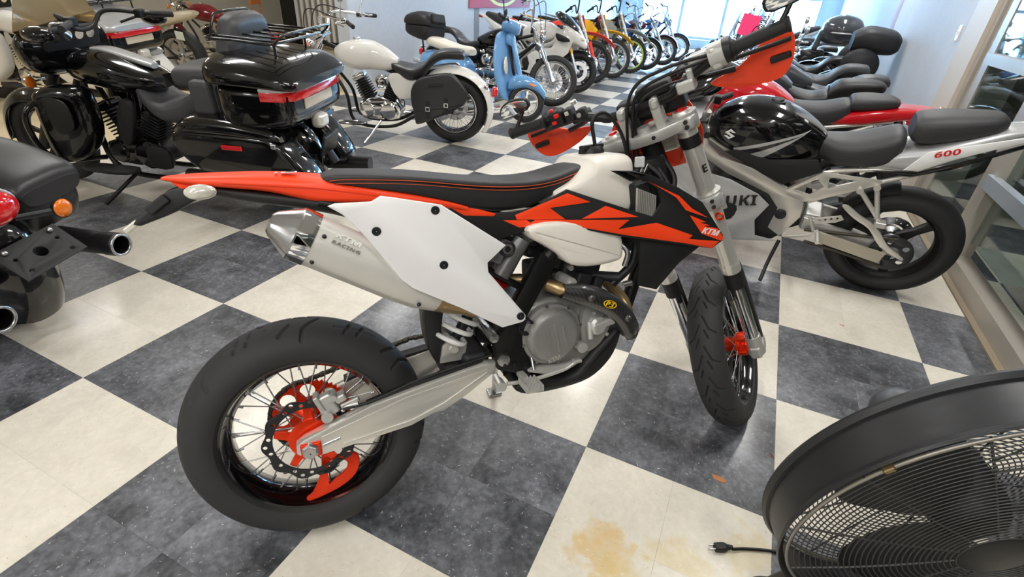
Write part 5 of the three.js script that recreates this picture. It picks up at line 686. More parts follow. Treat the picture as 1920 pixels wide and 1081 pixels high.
// ---------- touring bike ----------
function tourer(b, o) {
  const { body = M.blackGloss, lid = M.blackGloss, seat = M.leatherGrey, base = M.blackGloss, wb = 1.64 } = o;
  wheel(b, 'rear_wheel', [0, 0.3, 0], { R: 0.3, hw: 0.08, rimR: 0.2, style: 'cast5', rimMat: M.black, disc: 0.13, discZ: 0.07 });
  wheel(b, 'front_wheel', [wb, 0.3, 0], { R: 0.3, hw: 0.055, rimR: 0.215, style: 'cast5', rimMat: M.black, disc: 0.14, discZ: 0.06 });
  add(b, 'rear_fender', fenderGeo(0, 0.31, 0.345, 0.1, 0.7, 3.3, 0.05), body);
  add(b, 'front_fender', fenderGeo(wb, 0.3, 0.335, 0.085, -0.1, 2.9, 0.07), body);
  forkPair(b, wb, 0.3, 1.22, 0.9, 0.1, 0.032, 0.028, M.frame, M.frame, 0.5);
  add(b, 'frame', [...both(tube([[1.2, 0.75, 0.03], [1.16, 0.4, 0.1], [1.05, 0.17, 0.12], [0.5, 0.17, 0.13], [0.2, 0.3, 0.13]], 0.018)), tube([[1.2, 0.8, 0], [0.8, 0.65, 0], [0.3, 0.52, 0]], 0.022)], M.frame);
  vtwin(b, 0.93, 0.33, M.frame, M.caseDark, o.cover || M.blackGloss);
  add(b, 'air_filter_cover', ext(spl([[0.78, 0.62], [0.86, 0.65], [0.96, 0.45], [0.92, 0.36], [0.86, 0.42]], 3), -0.17, -0.13, 0.012), M.blackPlastic);
  const tk = add(b, 'fuel_tank', loft([[0.64, 0.76, 0.03, 0.05, 0.09], [0.72, 0.77, 0.06, 0.09, 0.13], [0.9, 0.79, 0.11, 0.12, 0.165], [1.06, 0.8, 0.11, 0.11, 0.155], [1.2, 0.8, 0.08, 0.09, 0.11], [1.27, 0.8, 0.04, 0.05, 0.06]], { n: 28 }), body);
  add(tk, 'tank_console', loft([[0.68, 0.84, 0.01, 0.02, 0.03, 3], [0.75, 0.86, 0.015, 0.02, 0.05, 3], [0.95, 0.905, 0.015, 0.02, 0.055, 3], [1.05, 0.91, 0.012, 0.02, 0.05, 3]], { n: 16 }), M.silver, 'silver tank console');
  const se = add(b, 'seat', loft([[0.16, 0.72, 0.06, 0.08, 0.17, 3], [0.27, 0.7, 0.05, 0.1, 0.19, 3], [0.36, 0.68, 0.06, 0.1, 0.19, 3], [0.44, 0.63, 0.07, 0.09, 0.185, 3], [0.56, 0.6, 0.05, 0.08, 0.18, 3], [0.66, 0.62, 0.05, 0.08, 0.16, 3], [0.74, 0.68, 0.06, 0.08, 0.13, 3], [0.8, 0.74, 0.04, 0.05, 0.09, 3]], { n: 28 }), seat, 'dark grey stepped seat');
  add(se, 'passenger_seat', loft([[0.08, 0.86, 0.06, 0.07, 0.18, 3], [0.16, 0.85, 0.06, 0.09, 0.21, 3], [0.3, 0.84, 0.06, 0.09, 0.22, 3], [0.41, 0.83, 0.055, 0.08, 0.2, 3], [0.46, 0.81, 0.03, 0.05, 0.14, 3]], { n: 28 }), seat);
  add(b, 'backrest', [ext(spl([[-0.2, 0.86], [-0.19, 1.1], [-0.12, 1.18], [0.12, 1.18], [0.19, 1.1], [0.2, 0.86]], 4), -0.06, 0.06, 0.05, [], 4).rotateY(Math.PI / 2).rotateZ(0.16).translate(0.2, -0.0, 0), ...both(rbox(0.14, 0.2, 0.08, 0.035, 0.2, 0.74, 0.25)), rbox(0.12, 0.2, 0.5, 0.04, 0.14, 0.74, 0)], seat, 'tall grey padded passenger backrest');
  const pk = add(b, 'top_box', loft([[-0.37, 0.76, 0.09, 0.06, 0.27, 6], [-0.34, 0.745, 0.1, 0.12, 0.33, 6], [-0.15, 0.735, 0.11, 0.16, 0.35, 6], [0.02, 0.735, 0.11, 0.17, 0.34, 6], [0.09, 0.74, 0.1, 0.14, 0.29, 5]], { n: 40 }), base, 'black luggage trunk');
  add(pk, 'top_box_lid', loft([[-0.415, 0.855, 0.02, 0.025, 0.3, 4], [-0.39, 0.855, 0.05, 0.03, 0.35, 3.4], [-0.3, 0.86, 0.11, 0.035, 0.375, 3], [-0.12, 0.865, 0.135, 0.035, 0.38, 3], [0.02, 0.865, 0.14, 0.035, 0.37, 3], [0.1, 0.865, 0.12, 0.035, 0.34, 3.4], [0.12, 0.865, 0.08, 0.03, 0.3, 4]], { n: 40 }), lid);
  const band = (k, y0, y1) => ext([[-0.22, 0.36], [-0.34, 0.335], [-0.385, 0.285], [-0.4, 0.2], [-0.4, -0.2], [-0.385, -0.285], [-0.34, -0.335], [-0.22, -0.36], [-0.22, -0.3], [-0.33, -0.26], [-0.33, 0.26], [-0.22, 0.3]].map(([x, z]) => [x * k, -z * k]), y0, y1, 0.006).rotateX(-Math.PI / 2);
  add(pk, 'tail_light', band(1, 0.775, 0.828), M.redLens, 'wraparound red tail light');
  add(pk, 'trim_strip', band(1.012, 0.826, 0.848), M.silver);
  add(pk, 'rear_badge', [rbox(0.012, 0.06, 0.34, 0.005, -0.372, 0.735, 0)], M.beigePaint);
  const rk = [], y0 = 1.06; for (const z of [-0.21, -0.105, 0, 0.105, 0.21]) rk.push(tube([[-0.29, y0, z], [-0.1, y0 + 0.008, z], [0.06, y0 + 0.012, z]], 0.006, 8, 10));
  const rack = add(b, 'luggage_rack', [tube([[-0.31, y0, -0.28], [-0.31, y0, 0.28], [-0.1, y0 + 0.01, 0.3], [0.07, y0 + 0.012, 0.28], [0.07, y0 + 0.012, -0.28], [-0.1, y0 + 0.01, -0.3]], 0.007, 8, 60, true, 0.2), tube([[-0.31, y0 - 0.01, -0.28], [-0.37, y0 + 0.045, -0.26], [-0.37, y0 + 0.045, 0.26], [-0.31, y0 - 0.01, 0.28]], 0.007, 8, 30, false, 0.2), tube([[0.07, y0, -0.24], [0.08, y0 + 0.11, -0.15], [0.08, y0 + 0.11, 0.15], [0.07, y0, 0.24]], 0.007, 8, 30, false, 0.2), ...[[-0.25, 0.17], [-0.25, -0.17], [0.03, 0.17], [0.03, -0.17]].map(([x, z]) => cyl([x, 0.97, z], [x, y0, z], 0.007))], M.blackGloss, 'black tubular luggage rack');
  for (const z of rk) add(rack, 'slat', z, M.blackGloss);
  for (const s of [1, -1]) {
    const bag = (g) => s > 0 ? g : mir(g);
    const sb = add(b, 'saddlebag', bag(bend(ext(spl([[0.4, 0.56], [0.42, 0.46], [0.3, 0.33], [0.1, 0.3], [-0.3, 0.27], [-0.42, 0.29], [-0.36, 0.42], [-0.24, 0.56], [-0.1, 0.58], [0.2, 0.58]], 4), 0.16, 0.37, 0.04, [], 3), (x, y, z) => [x, y, z - (0.6 - y) * 0.06])), body, 'glossy black saddlebag');
    add(sb, 'saddlebag_lid', bag(loft([[-0.28, 0.565, 0.02, 0.02, 0.09, 3, 0.26], [-0.2, 0.575, 0.05, 0.02, 0.105, 3, 0.265], [0.1, 0.585, 0.075, 0.02, 0.11, 3, 0.265], [0.3, 0.575, 0.07, 0.02, 0.105, 3, 0.265], [0.4, 0.55, 0.03, 0.02, 0.08, 3, 0.26]], { n: 24 })), lid);
    add(sb, 'reflector', bag(rbox(0.13, 0.028, 0.012, 0.005, 0.02, 0.5, 0.37, 0.06, 0, -0.02)), M.redLens); add(sb, 'latch', bag(rbox(0.03, 0.03, 0.015, 0.005, -0.24, 0.53, 0.36)), M.chrome);
    const lw = add(b, 'fairing_lower', bag(bend(ext(spl([[1.29, 0.7], [1.33, 0.6], [1.33, 0.3], [1.2, 0.27], [1.06, 0.42], [1.04, 0.68], [1.15, 0.73]], 4), 0.16, 0.3, 0.05, [], 3), (x, y, z) => [x, y, z + (x - 1.2) * 0.25])), body); add(lw, 'speaker_grille', bag(ext(spl([[1.26, 0.66], [1.27, 0.54], [1.22, 0.45], [1.1, 0.5], [1.1, 0.65]], 4), 0.3, 0.312, 0.005)), M.blackPlastic);
    add(b, 'crash_bar', bag(tube([[1.2, 0.66, 0.06], [1.31, 0.62, 0.34], [1.34, 0.45, 0.38], [1.28, 0.3, 0.34], [1.18, 0.24, 0.1]], 0.016)), o.bar || M.blackGloss);
    add(b, 'footboard', bag(ext(spl([[0.8, -0.05], [0.82, 0.05], [1.0, 0.06], [1.12, 0.04], [1.15, 0], [1.1, -0.05], [0.95, -0.055]], 3), -0.262, -0.24, 0.004).rotateX(Math.PI / 2).translate(0, 0, 0.3)), M.rubber);
    add(b, 'engine_guard_cover', bag(ext(spl([[0.62, 0.36], [0.76, 0.38], [0.78, 0.25], [0.64, 0.24]], 3), 0.15, 0.19, 0.01)), M.blackPlastic);
    const mr = add(b, 'mirror', bag(join([cyl([1.1, 1.02, 0.3], [0.98, 1.07, 0.4], 0.008), sph(0.075, 0.95, 1.04, 0.42, 1.2, 0.55, 0.7)])), body);
    add(b, 'muffler', bag(join([cyl([0.5, 0.22, 0.2], [-0.55, 0.25, 0.24], 0.045, 0.05, 20)])), o.pipe || M.frame);
  }
  const bf = add(b, 'front_fairing', [loft([[1.2, 0.93, 0.08, 0.14, 0.26, 3], [1.25, 0.93, 0.11, 0.17, 0.3, 2.8], [1.33, 0.91, 0.11, 0.16, 0.27, 2.6], [1.4, 0.89, 0.08, 0.12, 0.18, 2.4], [1.44, 0.88, 0.04, 0.06, 0.1, 2.2]], { n: 32 })], o.fairM || body);
  add(bf, 'windshield', bend(ext(spl([[-0.26, 0], [-0.25, 0.12], [-0.16, 0.24], [0.16, 0.24], [0.25, 0.12], [0.26, 0]], 4), 0, 0.005, 0.001), (x, y, z) => [1.4 - y * 0.45 - x * x * 1.7 + z, 1.0 + y * 0.95, x]), o.shieldM || M.shield);
  lamp(b, 1.44, 0.87, 0, 0.09, 1, M.chrome); signal(b, 1.4, 0.72, 0.2, 0.035); signal(b, 1.4, 0.72, -0.2, 0.035);
  bars(b, 1.08, 1.02, 0.4, 0.26, 0.08, M.frame); const gp = add(b, 'gauge_panel', [rbox(0.04, 0.14, 0.4, 0.02, 1.2, 0.96, 0, 0, 0, 0.3)], M.blackPlastic); addEach(gp, 'gauge', [-0.12, -0.04, 0.04, 0.12].map(z => cyl([1.19, 0.98, z], [1.172, 0.975, z], 0.03, 0.03, 16)), M.chrome);
  add(b, 'rear_light_bar', [rbox(0.08, 0.09, 0.12, 0.03, -0.36, 0.6, 0)], M.clearLens, 'clear rear lamp'); add(b, 'plate_bracket', [rbox(0.02, 0.13, 0.2, 0.006, -0.4, 0.46, 0, 0, 0, 0.3), cyl([-0.38, 0.4, 0], [-0.42, 0.33, 0], 0.03)], M.steelDark);
  add(b, 'kickstand', tube([[0.9, 0.2, -0.16], [0.98, 0.1, -0.28], [1.03, 0.011 + Math.tan((o.leanDeg || 3) * Math.PI / 180) * 0.4, -0.38]], 0.012), M.frame);
}
// ---------- the motorcycles in the showroom ----------
{
  const b = thing('motorcycle', 'all black touring motorcycle with luggage rack on its top box', 'motorcycle', [-0.74, 0, 1.36], 197, 3);
  tourer(b, { leanDeg: 3, fairM: M.blackGloss, shieldM: phy({ color: sc('#c9b48c'), transmission: 0.45, roughness: 0.08, thickness: 0 }) });
}
{ // white touring motorcycle behind it
  const b = thing('motorcycle', 'white touring motorcycle with grey saddlebags behind the black tourer', 'motorcycle', [-4.0, 0, 0.35], 196, 4);
  tourer(b, { leanDeg: 4, body: M.paintWhite, lid: M.silver, fairM: M.paintWhite, bar: M.chrome, cover: M.chrome });
}
{ // sport bike, black and silver
  const b = thing('motorcycle', 'black and silver sport motorcycle backed against the glass at right', 'motorcycle', [2.893, 0, 0.488], 177.4, 9.4);
  sport(b, { leanDeg: 9.4, body: M.blackGloss, fair: M.silver, tail: M.silver, noseM: M.silver, frameM: M.steelPolished, armM: M.aluCast });
  const TS = [[0.46, 0.77, 0.05, 0.1, 0.06, 3], [0.52, 0.79, 0.075, 0.12, 0.1, 3], [0.62, 0.8, 0.12, 0.15, 0.14, 3], [0.75, 0.82, 0.14, 0.17, 0.16, 2.8], [0.9, 0.82, 0.13, 0.14, 0.155, 2.8], [1.0, 0.81, 0.09, 0.1, 0.12, 2.8], [1.05, 0.8, 0.05, 0.06, 0.08, 2.8]];
  const tankZ = (x, y) => { for (let i = 0; i < TS.length - 1; i++) if (x <= TS[i + 1][0]) { const t = Math.max(0, (x - TS[i][0]) / (TS[i + 1][0] - TS[i][0])), q = TS[i].map((v, k) => v + (TS[i + 1][k] - v) * t), d = Math.min(0.99, Math.abs(y - q[1]) / (y > q[1] ? q[2] : q[3])); return q[4] * Math.pow(1 - Math.pow(d, q[5]), 1 / q[5]); } return 0.08; };
  const flash = (A0, A1, B0, B1) => { const pos = [], idx = [], N = 16; for (let i = 0; i <= N; i++) for (let k = 0; k <= 3; k++) for (const lift of [0.0055, -0.004]) { const t = i / N, u = k / 3, x = (A0[0] + (A1[0] - A0[0]) * t) * (1 - u) + (B0[0] + (B1[0] - B0[0]) * t) * u, y = (A0[1] + (A1[1] - A0[1]) * t) * (1 - u) + (B0[1] + (B1[1] - B0[1]) * t) * u; pos.push(x, y, -tankZ(x, y) - lift); }
    const id = (i, k, l) => (i * 4 + k) * 2 + l, quad = (a, b2, c, d) => idx.push(a, b2, c, a, c, d); for (let i = 0; i < N; i++) { for (let k = 0; k < 3; k++) { quad(id(i, k, 0), id(i, k + 1, 0), id(i + 1, k + 1, 0), id(i + 1, k, 0)); quad(id(i, k, 1), id(i + 1, k, 1), id(i + 1, k + 1, 1), id(i, k + 1, 1)); } quad(id(i, 0, 0), id(i + 1, 0, 0), id(i + 1, 0, 1), id(i, 0, 1)); quad(id(i, 3, 0), id(i, 3, 1), id(i + 1, 3, 1), id(i + 1, 3, 0)); }
    const g = new THREE.BufferGeometry(); g.setAttribute('position', new THREE.Float32BufferAttribute(pos, 3)); g.setIndex(idx); return toCreasedNormals(norm(g), 0.5); };
  addEach(b, 'tank_stripe', [flash([0.89, 0.73], [0.555, 0.868], [0.885, 0.709], [0.575, 0.85]), flash([0.81, 0.706], [0.575, 0.85], [0.758, 0.684], [0.578, 0.846])], M.silver, 'silver flash on the tank side');
  const em = (k) => [[0.02, 0.62], [0.5, 1], [0.98, 0.7], [0.72, 0.66], [0.5, 0.78], [0.36, 0.68], [0.98, 0.38], [0.5, 0], [0.02, 0.3], [0.28, 0.34], [0.5, 0.22], [0.64, 0.32]].map(([x, y]) => [x * k, y * k]);
  add(b, 'tank_emblem', ext(em(0.055), 0, 0.003, 0.0005).rotateY(Math.PI).translate(0.95, 0.78, -0.163), M.decalWhite, 'silver S shaped emblem');
  add(b, 'fairing_lettering', txt('SUZUKI', 0.062, 0.002, 0.15, 1.15).rotateY(Math.PI).rotateZ(-0.27).rotateX(0.0).translate(0.86, 0.44, -0.197), M.decalBlack, 'black SUZUKI lettering');
  add(b, 'model_number', txt('600', 0.026, 0.003, 0.2, 1.6).rotateY(Math.PI).rotateZ(-0.4).translate(-0.01, 0.868, -0.132), M.redLens, 'red 600 lettering');
  add(b, 'foot_rest', [ext([[0.4, 0.45], [0.29, 0.495], [0.27, 0.475], [0.3, 0.45], [0.39, 0.42]], -0.2, -0.192, 0.002, [[0.3, 0.475], [0.325, 0.465], [0.35, 0.455], [0.375, 0.445]].map(([x, y]) => ring2(x, y, 0.006, 8))), tube([[0.5, 0.29, -0.17], [0.4, 0.34, -0.19], [0.36, 0.38, -0.19]], 0.009), tube([[0.42, 0.44, -0.17], [0.38, 0.37, -0.19]], 0.009), cyl([0.36, 0.37, -0.19], [0.35, 0.35, -0.27], 0.011)], M.alu, 'drilled silver heel guard');
  add(b, 'pillion_peg_bracket', [tube([[0.25, 0.62, -0.13], [0.12, 0.49, -0.15]], 0.012), tube([[0.187, 0.652, -0.13], [0.13, 0.5, -0.15]], 0.012), cyl([0.25, 0.62, -0.12], [0.25, 0.62, -0.15], 0.016), cyl([0.187, 0.652, -0.12], [0.187, 0.652, -0.15], 0.016), rbox(0.05, 0.03, 0.05, 0.006, 0.11, 0.48, -0.17)], M.alu, 'silver pillion peg hanger');
  add(b, 'subframe_plate', panel([[0.575, 0.545], [0.44, 0.68], [0.385, 0.682], [0.18, 0.69], [0.18, 0.665], [0.43, 0.515], [0.47, 0.5], [0.56, 0.52]], [-0.138, 0, 0], 0.012, 0.003, [[[0.535, 0.56], [0.45, 0.64], [0.41, 0.605], [0.46, 0.545]], [[0.4, 0.66], [0.28, 0.665], [0.39, 0.6]]]), M.steelPolished, 'cast silver subframe plate');
  add(b, 'torque_arm', [ext(spl([[0.295, 0.52], [0.27, 0.53], [0.2, 0.49], [0.115, 0.45], [0.03, 0.36], [-0.06, 0.305], [-0.05, 0.29], [0.06, 0.34], [0.14, 0.425], [0.22, 0.465]], 3), -0.15, -0.132, 0.005)], M.alu);
  add(b, 'chain_guard', [ext([[0.36, 0.36], [0.02, 0.315], [0.035, 0.25], [0.345, 0.295]], -0.165, -0.15, 0.005)], M.chainGuard, 'worn silver chain guard');
  addEach(b, 'drive_chain', [tube([[0.0, 0.22, -0.14], [0.2, 0.25, -0.14], [0.4, 0.27, -0.14]], 0.009), tube([[0.0, 0.4, -0.14], [0.2, 0.37, -0.14], [0.42, 0.34, -0.14]], 0.009)], M.chain); add(b, 'sprocket', ext(ring2(0, 0, 0.1, 40), -0.146, -0.134, 0.002, [ring2(0, 0, 0.04, 20), ...[0, 1, 2, 3, 4].map(i => ring2(0.068 * Math.cos(i * 1.2566), 0.068 * Math.sin(i * 1.2566), 0.016, 10))]).translate(0, 0.312, 0), M.steelDark);
  for (const m of [1, -1]) { const side = (g) => m < 0 ? g : mir(g); add(b, 'tank_side_cover', side(panel([[0.93, 0.7], [0.75, 0.63], [0.6, 0.575], [0.44, 0.68], [0.48, 0.74], [0.7, 0.7], [0.85, 0.73]], [-0.142, 0, 0], 0.012, 0.004)), M.blackPlastic); add(b, 'tail_panel', side(panel([[0.12, 0.76], [0.06, 0.86], [-0.12, 0.925], [-0.3, 0.99], [-0.3, 0.975], [-0.05, 0.84], [0.06, 0.765]], [-0.129, -0.11, 0], 0.008, 0.003)), M.decalWhite, 'white tail flash'); add(b, 'tail_edge', side(panel([[0.24, 0.735], [0.06, 0.76], [-0.06, 0.82], [-0.3, 0.965], [-0.3, 0.945], [-0.06, 0.79], [0.08, 0.73]], [-0.127, -0.11, 0], 0.008, 0.003)), M.blackGloss); }
  add(b, 'engine_badge', lathZ([[0.001, 0.01], [0.02, 0.01], [0.03, 0.004], [0.03, 0]], 20).rotateY(Math.PI).translate(0.56, 0.4, -0.135), M.steelDark);
}
{ const b = thing('motorcycle', 'red sport motorcycle parked just behind the black and silver one', 'motorcycle', [2.74, 0, -0.42], 180, 6);
  sport(b, { leanDeg: 6, tl: [-0.335, 0.868], body: M.red, fair: M.red, tail: M.red, rimMat: M.steelDark, pillL: [[-0.1, 0.895, 0.015, 0.02, 0.06, 2.6], [-0.05, 0.895, 0.03, 0.04, 0.09, 3], [0.05, 0.885, 0.04, 0.05, 0.11, 3], [0.14, 0.875, 0.035, 0.05, 0.11, 3], [0.16, 0.87, 0.02, 0.03, 0.1, 3]], seatL: [[0.15, 0.83, 0.04, 0.07, 0.1, 3.5], [0.19, 0.825, 0.05, 0.08, 0.12, 3.5], [0.3, 0.79, 0.05, 0.08, 0.13, 3.2], [0.42, 0.78, 0.05, 0.07, 0.11, 3], [0.5, 0.79, 0.05, 0.06, 0.07, 3]], tailL: [[-0.34, 0.87, 0.012, 0.012, 0.06, 3], [-0.22, 0.855, 0.03, 0.03, 0.09, 3.4], [-0.05, 0.83, 0.04, 0.05, 0.11, 3.6], [0.1, 0.8, 0.04, 0.06, 0.12, 3.6], [0.26, 0.76, 0.03, 0.03, 0.11, 3]] }); }
{ const b = thing('motorcycle', 'black motorcycle with stepped black seat third from the glass', 'motorcycle', [2.72, 0, -1.5], 180, 6);
  sport(b, { leanDeg: 6, body: M.greyDark, fair: M.blackPlastic, tail: M.blackPlastic, seat: M.black, noseM: M.blackPlastic, tl: [-0.335, 0.757], rimMat: M.black, pillL: [[-0.2, 0.86, 0.02, 0.03, 0.06, 2.6], [-0.15, 0.865, 0.035, 0.06, 0.1, 3], [0.0, 0.85, 0.05, 0.07, 0.12, 3], [0.12, 0.82, 0.06, 0.08, 0.125, 3], [0.18, 0.78, 0.04, 0.06, 0.12, 3]], seatL: [[0.15, 0.73, 0.04, 0.07, 0.12, 3.5], [0.2, 0.73, 0.05, 0.08, 0.14, 3.5], [0.3, 0.71, 0.05, 0.08, 0.15, 3.2], [0.42, 0.73, 0.05, 0.07, 0.12, 3], [0.5, 0.76, 0.05, 0.06, 0.07, 3]], tailL: [[-0.34, 0.76, 0.012, 0.012, 0.06, 3], [-0.22, 0.76, 0.03, 0.03, 0.09, 3.4], [-0.05, 0.76, 0.04, 0.05, 0.11, 3.6], [0.1, 0.73, 0.04, 0.06, 0.12, 3.6], [0.26, 0.7, 0.03, 0.03, 0.11, 3]] }); }
{ const b = thing('motorcycle', 'black cruiser with chrome round mirror and amber turn signal at right', 'motorcycle', [3.0, 0, -2.45], 180, 5); cruiser(b, { rearSig: false, shield: true, leanDeg: 5, wb: 1.45, body: M.greyDark, fend: M.blackGloss, barPull: 0.34, barRise: 0.1, barW: 0.36 }); }
{ const b = thing('motorcycle', 'grey cruiser carrying the pink price tag on its windshield', 'motorcycle', [2.95, 0, -3.5], 180, 5); cruiser(b, { rearSig: false, shield: true, leanDeg: 5, wb: 1.5, body: M.greyDark, fend: M.greyDark, seat: M.leatherGrey }); }
{ const b = thing('motorcycle', 'dark grey windshield cruiser just beyond the domed trunk', 'motorcycle', [2.85, 0, -6.6], 180, 6); cruiser(b, { rearSig: false, leanDeg: 6, body: M.greyDark, fend: M.greyDark, shield: true }); }
{ const b = thing('motorcycle', 'black windshield cruiser second beyond the domed trunk', 'motorcycle', [2.85, 0, -7.7], 180, 5); cruiser(b, { rearSig: false, leanDeg: 5, body: M.blackGloss, fend: M.blackGloss, shield: true, seat: M.leatherGrey }); }
const bagM = M.blackPlastic;
function roundBags(b) { for (const s of [1, -1]) { const g = add(b, 'saddlebag', [sph(0.2, -0.14, 0.8, 0.27 * s, 1.05, 1, 0.6, 24, 16)], M.blackPlastic, 'rounded black saddlebag'); add(g, 'bag_rim', torZ(0.19, 0.012, 0, 0, 0, 8, 36).scale(1.05, 1, 1).translate(-0.14, 0.8, 0.28 * s), M.black); } }
{ const b = thing('motorcycle', 'cruiser piled with round black bags against the right hand wall', 'motorcycle', [2.88, 0, -4.5], 180, 4); cruiser(b, { rearSig: false, leanDeg: 4, body: M.greyDark, fend: M.blackGloss, shield: true }); roundBags(b); add(b, 'rear_trunk', [loft([[-0.5, 1.06, 0.06, 0.1, 0.18, 3], [-0.42, 1.06, 0.12, 0.14, 0.25, 3], [-0.16, 1.07, 0.14, 0.15, 0.27, 3], [0.0, 1.06, 0.08, 0.12, 0.2, 3]], { n: 28 })], M.blackPlastic, 'black soft trunk bag'); }
{ const b = thing('motorcycle', 'cruiser with a tall domed rear trunk beyond the round bags', 'motorcycle', [2.6, 0, -5.55], 180, 4); cruiser(b, { leanDeg: 4, body: M.blue, fend: M.blackGloss, shield: true }); const t = add(b, 'rear_trunk', [loft([[-0.48, 1.1, 0.08, 0.12, 0.17, 2.4], [-0.4, 1.1, 0.17, 0.17, 0.25, 2.4], [-0.2, 1.1, 0.21, 0.19, 0.28, 2.4], [-0.04, 1.1, 0.15, 0.16, 0.22, 2.4], [0.02, 1.1, 0.08, 0.1, 0.14, 2.4]], { n: 28 })], M.greyDark, 'domed dark trunk'); add(t, 'trunk_light', rbox(0.03, 0.05, 0.3, 0.015, -0.475, 1.08, 0), M.redLens); add(t, 'trunk_band', torZ(0.2, 0.012, 0, 0, 0, 6, 30).rotateX(Math.PI / 2).scale(1.27, 1, 1.4).translate(-0.23, 1.1, 0), M.silver); add(b, 'backrest', rbox(0.07, 0.26, 0.26, 0.03, 0.03, 0.98, 0, 0, 0, 0.15), M.leatherGrey); }
{ const b = thing('motorcycle', 'silver windshield cruiser near the far end of the right hand wall', 'motorcycle', [2.6, 0, -8.8], 180, 4); cruiser(b, { leanDeg: 4, wb: 1.6, body: M.silver, fend: M.silver, shield: true, seat: M.leatherGrey }); }
{ const b = thing('motorcycle', 'silver sport motorcycle farthest along the right hand wall', 'motorcycle', [2.6, 0, -9.9], 180, 5); sport(b, { leanDeg: 5, body: M.silver, fair: M.silver, tail: M.silver }); }
{ const b = thing('motorcycle', 'maroon cruiser by the far window at right', 'motorcycle', [2.6, 0, -11], 180, 5); cruiser(b, { leanDeg: 5, body: M.maroon, fend: M.maroon, shield: true }); }

// left-hand row
{ // white cruiser
  const b = thing('motorcycle', 'white cruiser with black leather saddlebags facing away by the wall', 'motorcycle', [-0.636, 0, -0.733], 205.6, 3.2);
  cruiser(b, { leanDeg: 3.2, wb: 1.6, body: M.paintWhite, fend: M.paintWhite, rw: 0.078, fendEnd: 3.72, fendGap: 0.065, fendW: 0.035, pipes: true, mirrors: true, barPull: 0.34, barRise: 0.12, barW: 0.4, tank: [[0.52, 0.72, 0.03, 0.06, 0.06], [0.62, 0.74, 0.085, 0.1, 0.11], [0.76, 0.76, 0.125, 0.12, 0.15], [0.9, 0.765, 0.12, 0.13, 0.155], [1.02, 0.77, 0.09, 0.1, 0.12], [1.09, 0.775, 0.04, 0.04, 0.06]] });
  for (const s of [1, -1]) {
    const bg = (g) => s > 0 ? g : mir(g);
    const sb = add(b, 'saddlebag', bg(ext(spl([[0.365, 0.545], [0.28, 0.635], [0.01, 0.68], [-0.138, 0.53], [-0.11, 0.42], [0.1, 0.31], [0.28, 0.235], [0.345, 0.24]], 4, true, 0.3), 0.14, 0.285, 0.03, [], 3)), M.leather, 'black leather saddlebag');
    add(sb, 'flap', bg(bend(ext(spl([[0.368, 0.53], [0.29, 0.635], [0.01, 0.688], [-0.14, 0.54], [-0.11, 0.44], [0.12, 0.38], [0.35, 0.36]], 4, true, 0.3), 0.27, 0.292, 0.008), (x, y, z) => [x, y, z])), M.leather);
    for (const x of [0.22, 0.05]) { add(sb, 'strap', bg(rbox(0.035, 0.15, 0.008, 0.002, x, 0.37 + (0.22 - x) * 0.25, 0.294)), M.black); add(sb, 'buckle', bg(ext([[x - 0.02, 0.36], [x + 0.02, 0.36], [x + 0.02, 0.4], [x - 0.02, 0.4]].map(([a, c]) => [a, c + (0.22 - x) * 0.25]), 0.298, 0.304, 0.001, [[[x - 0.013, 0.367], [x + 0.013, 0.367], [x + 0.013, 0.393], [x - 0.013, 0.393]].map(([a, c]) => [a, c + (0.22 - x) * 0.25])])), M.chrome); }
    add(sb, 'handle', bg(tube([[0.2, 0.58, 0.29], [0.19, 0.585, 0.305], [0.09, 0.595, 0.305], [0.08, 0.59, 0.29]], 0.007)), M.black);
  }
}
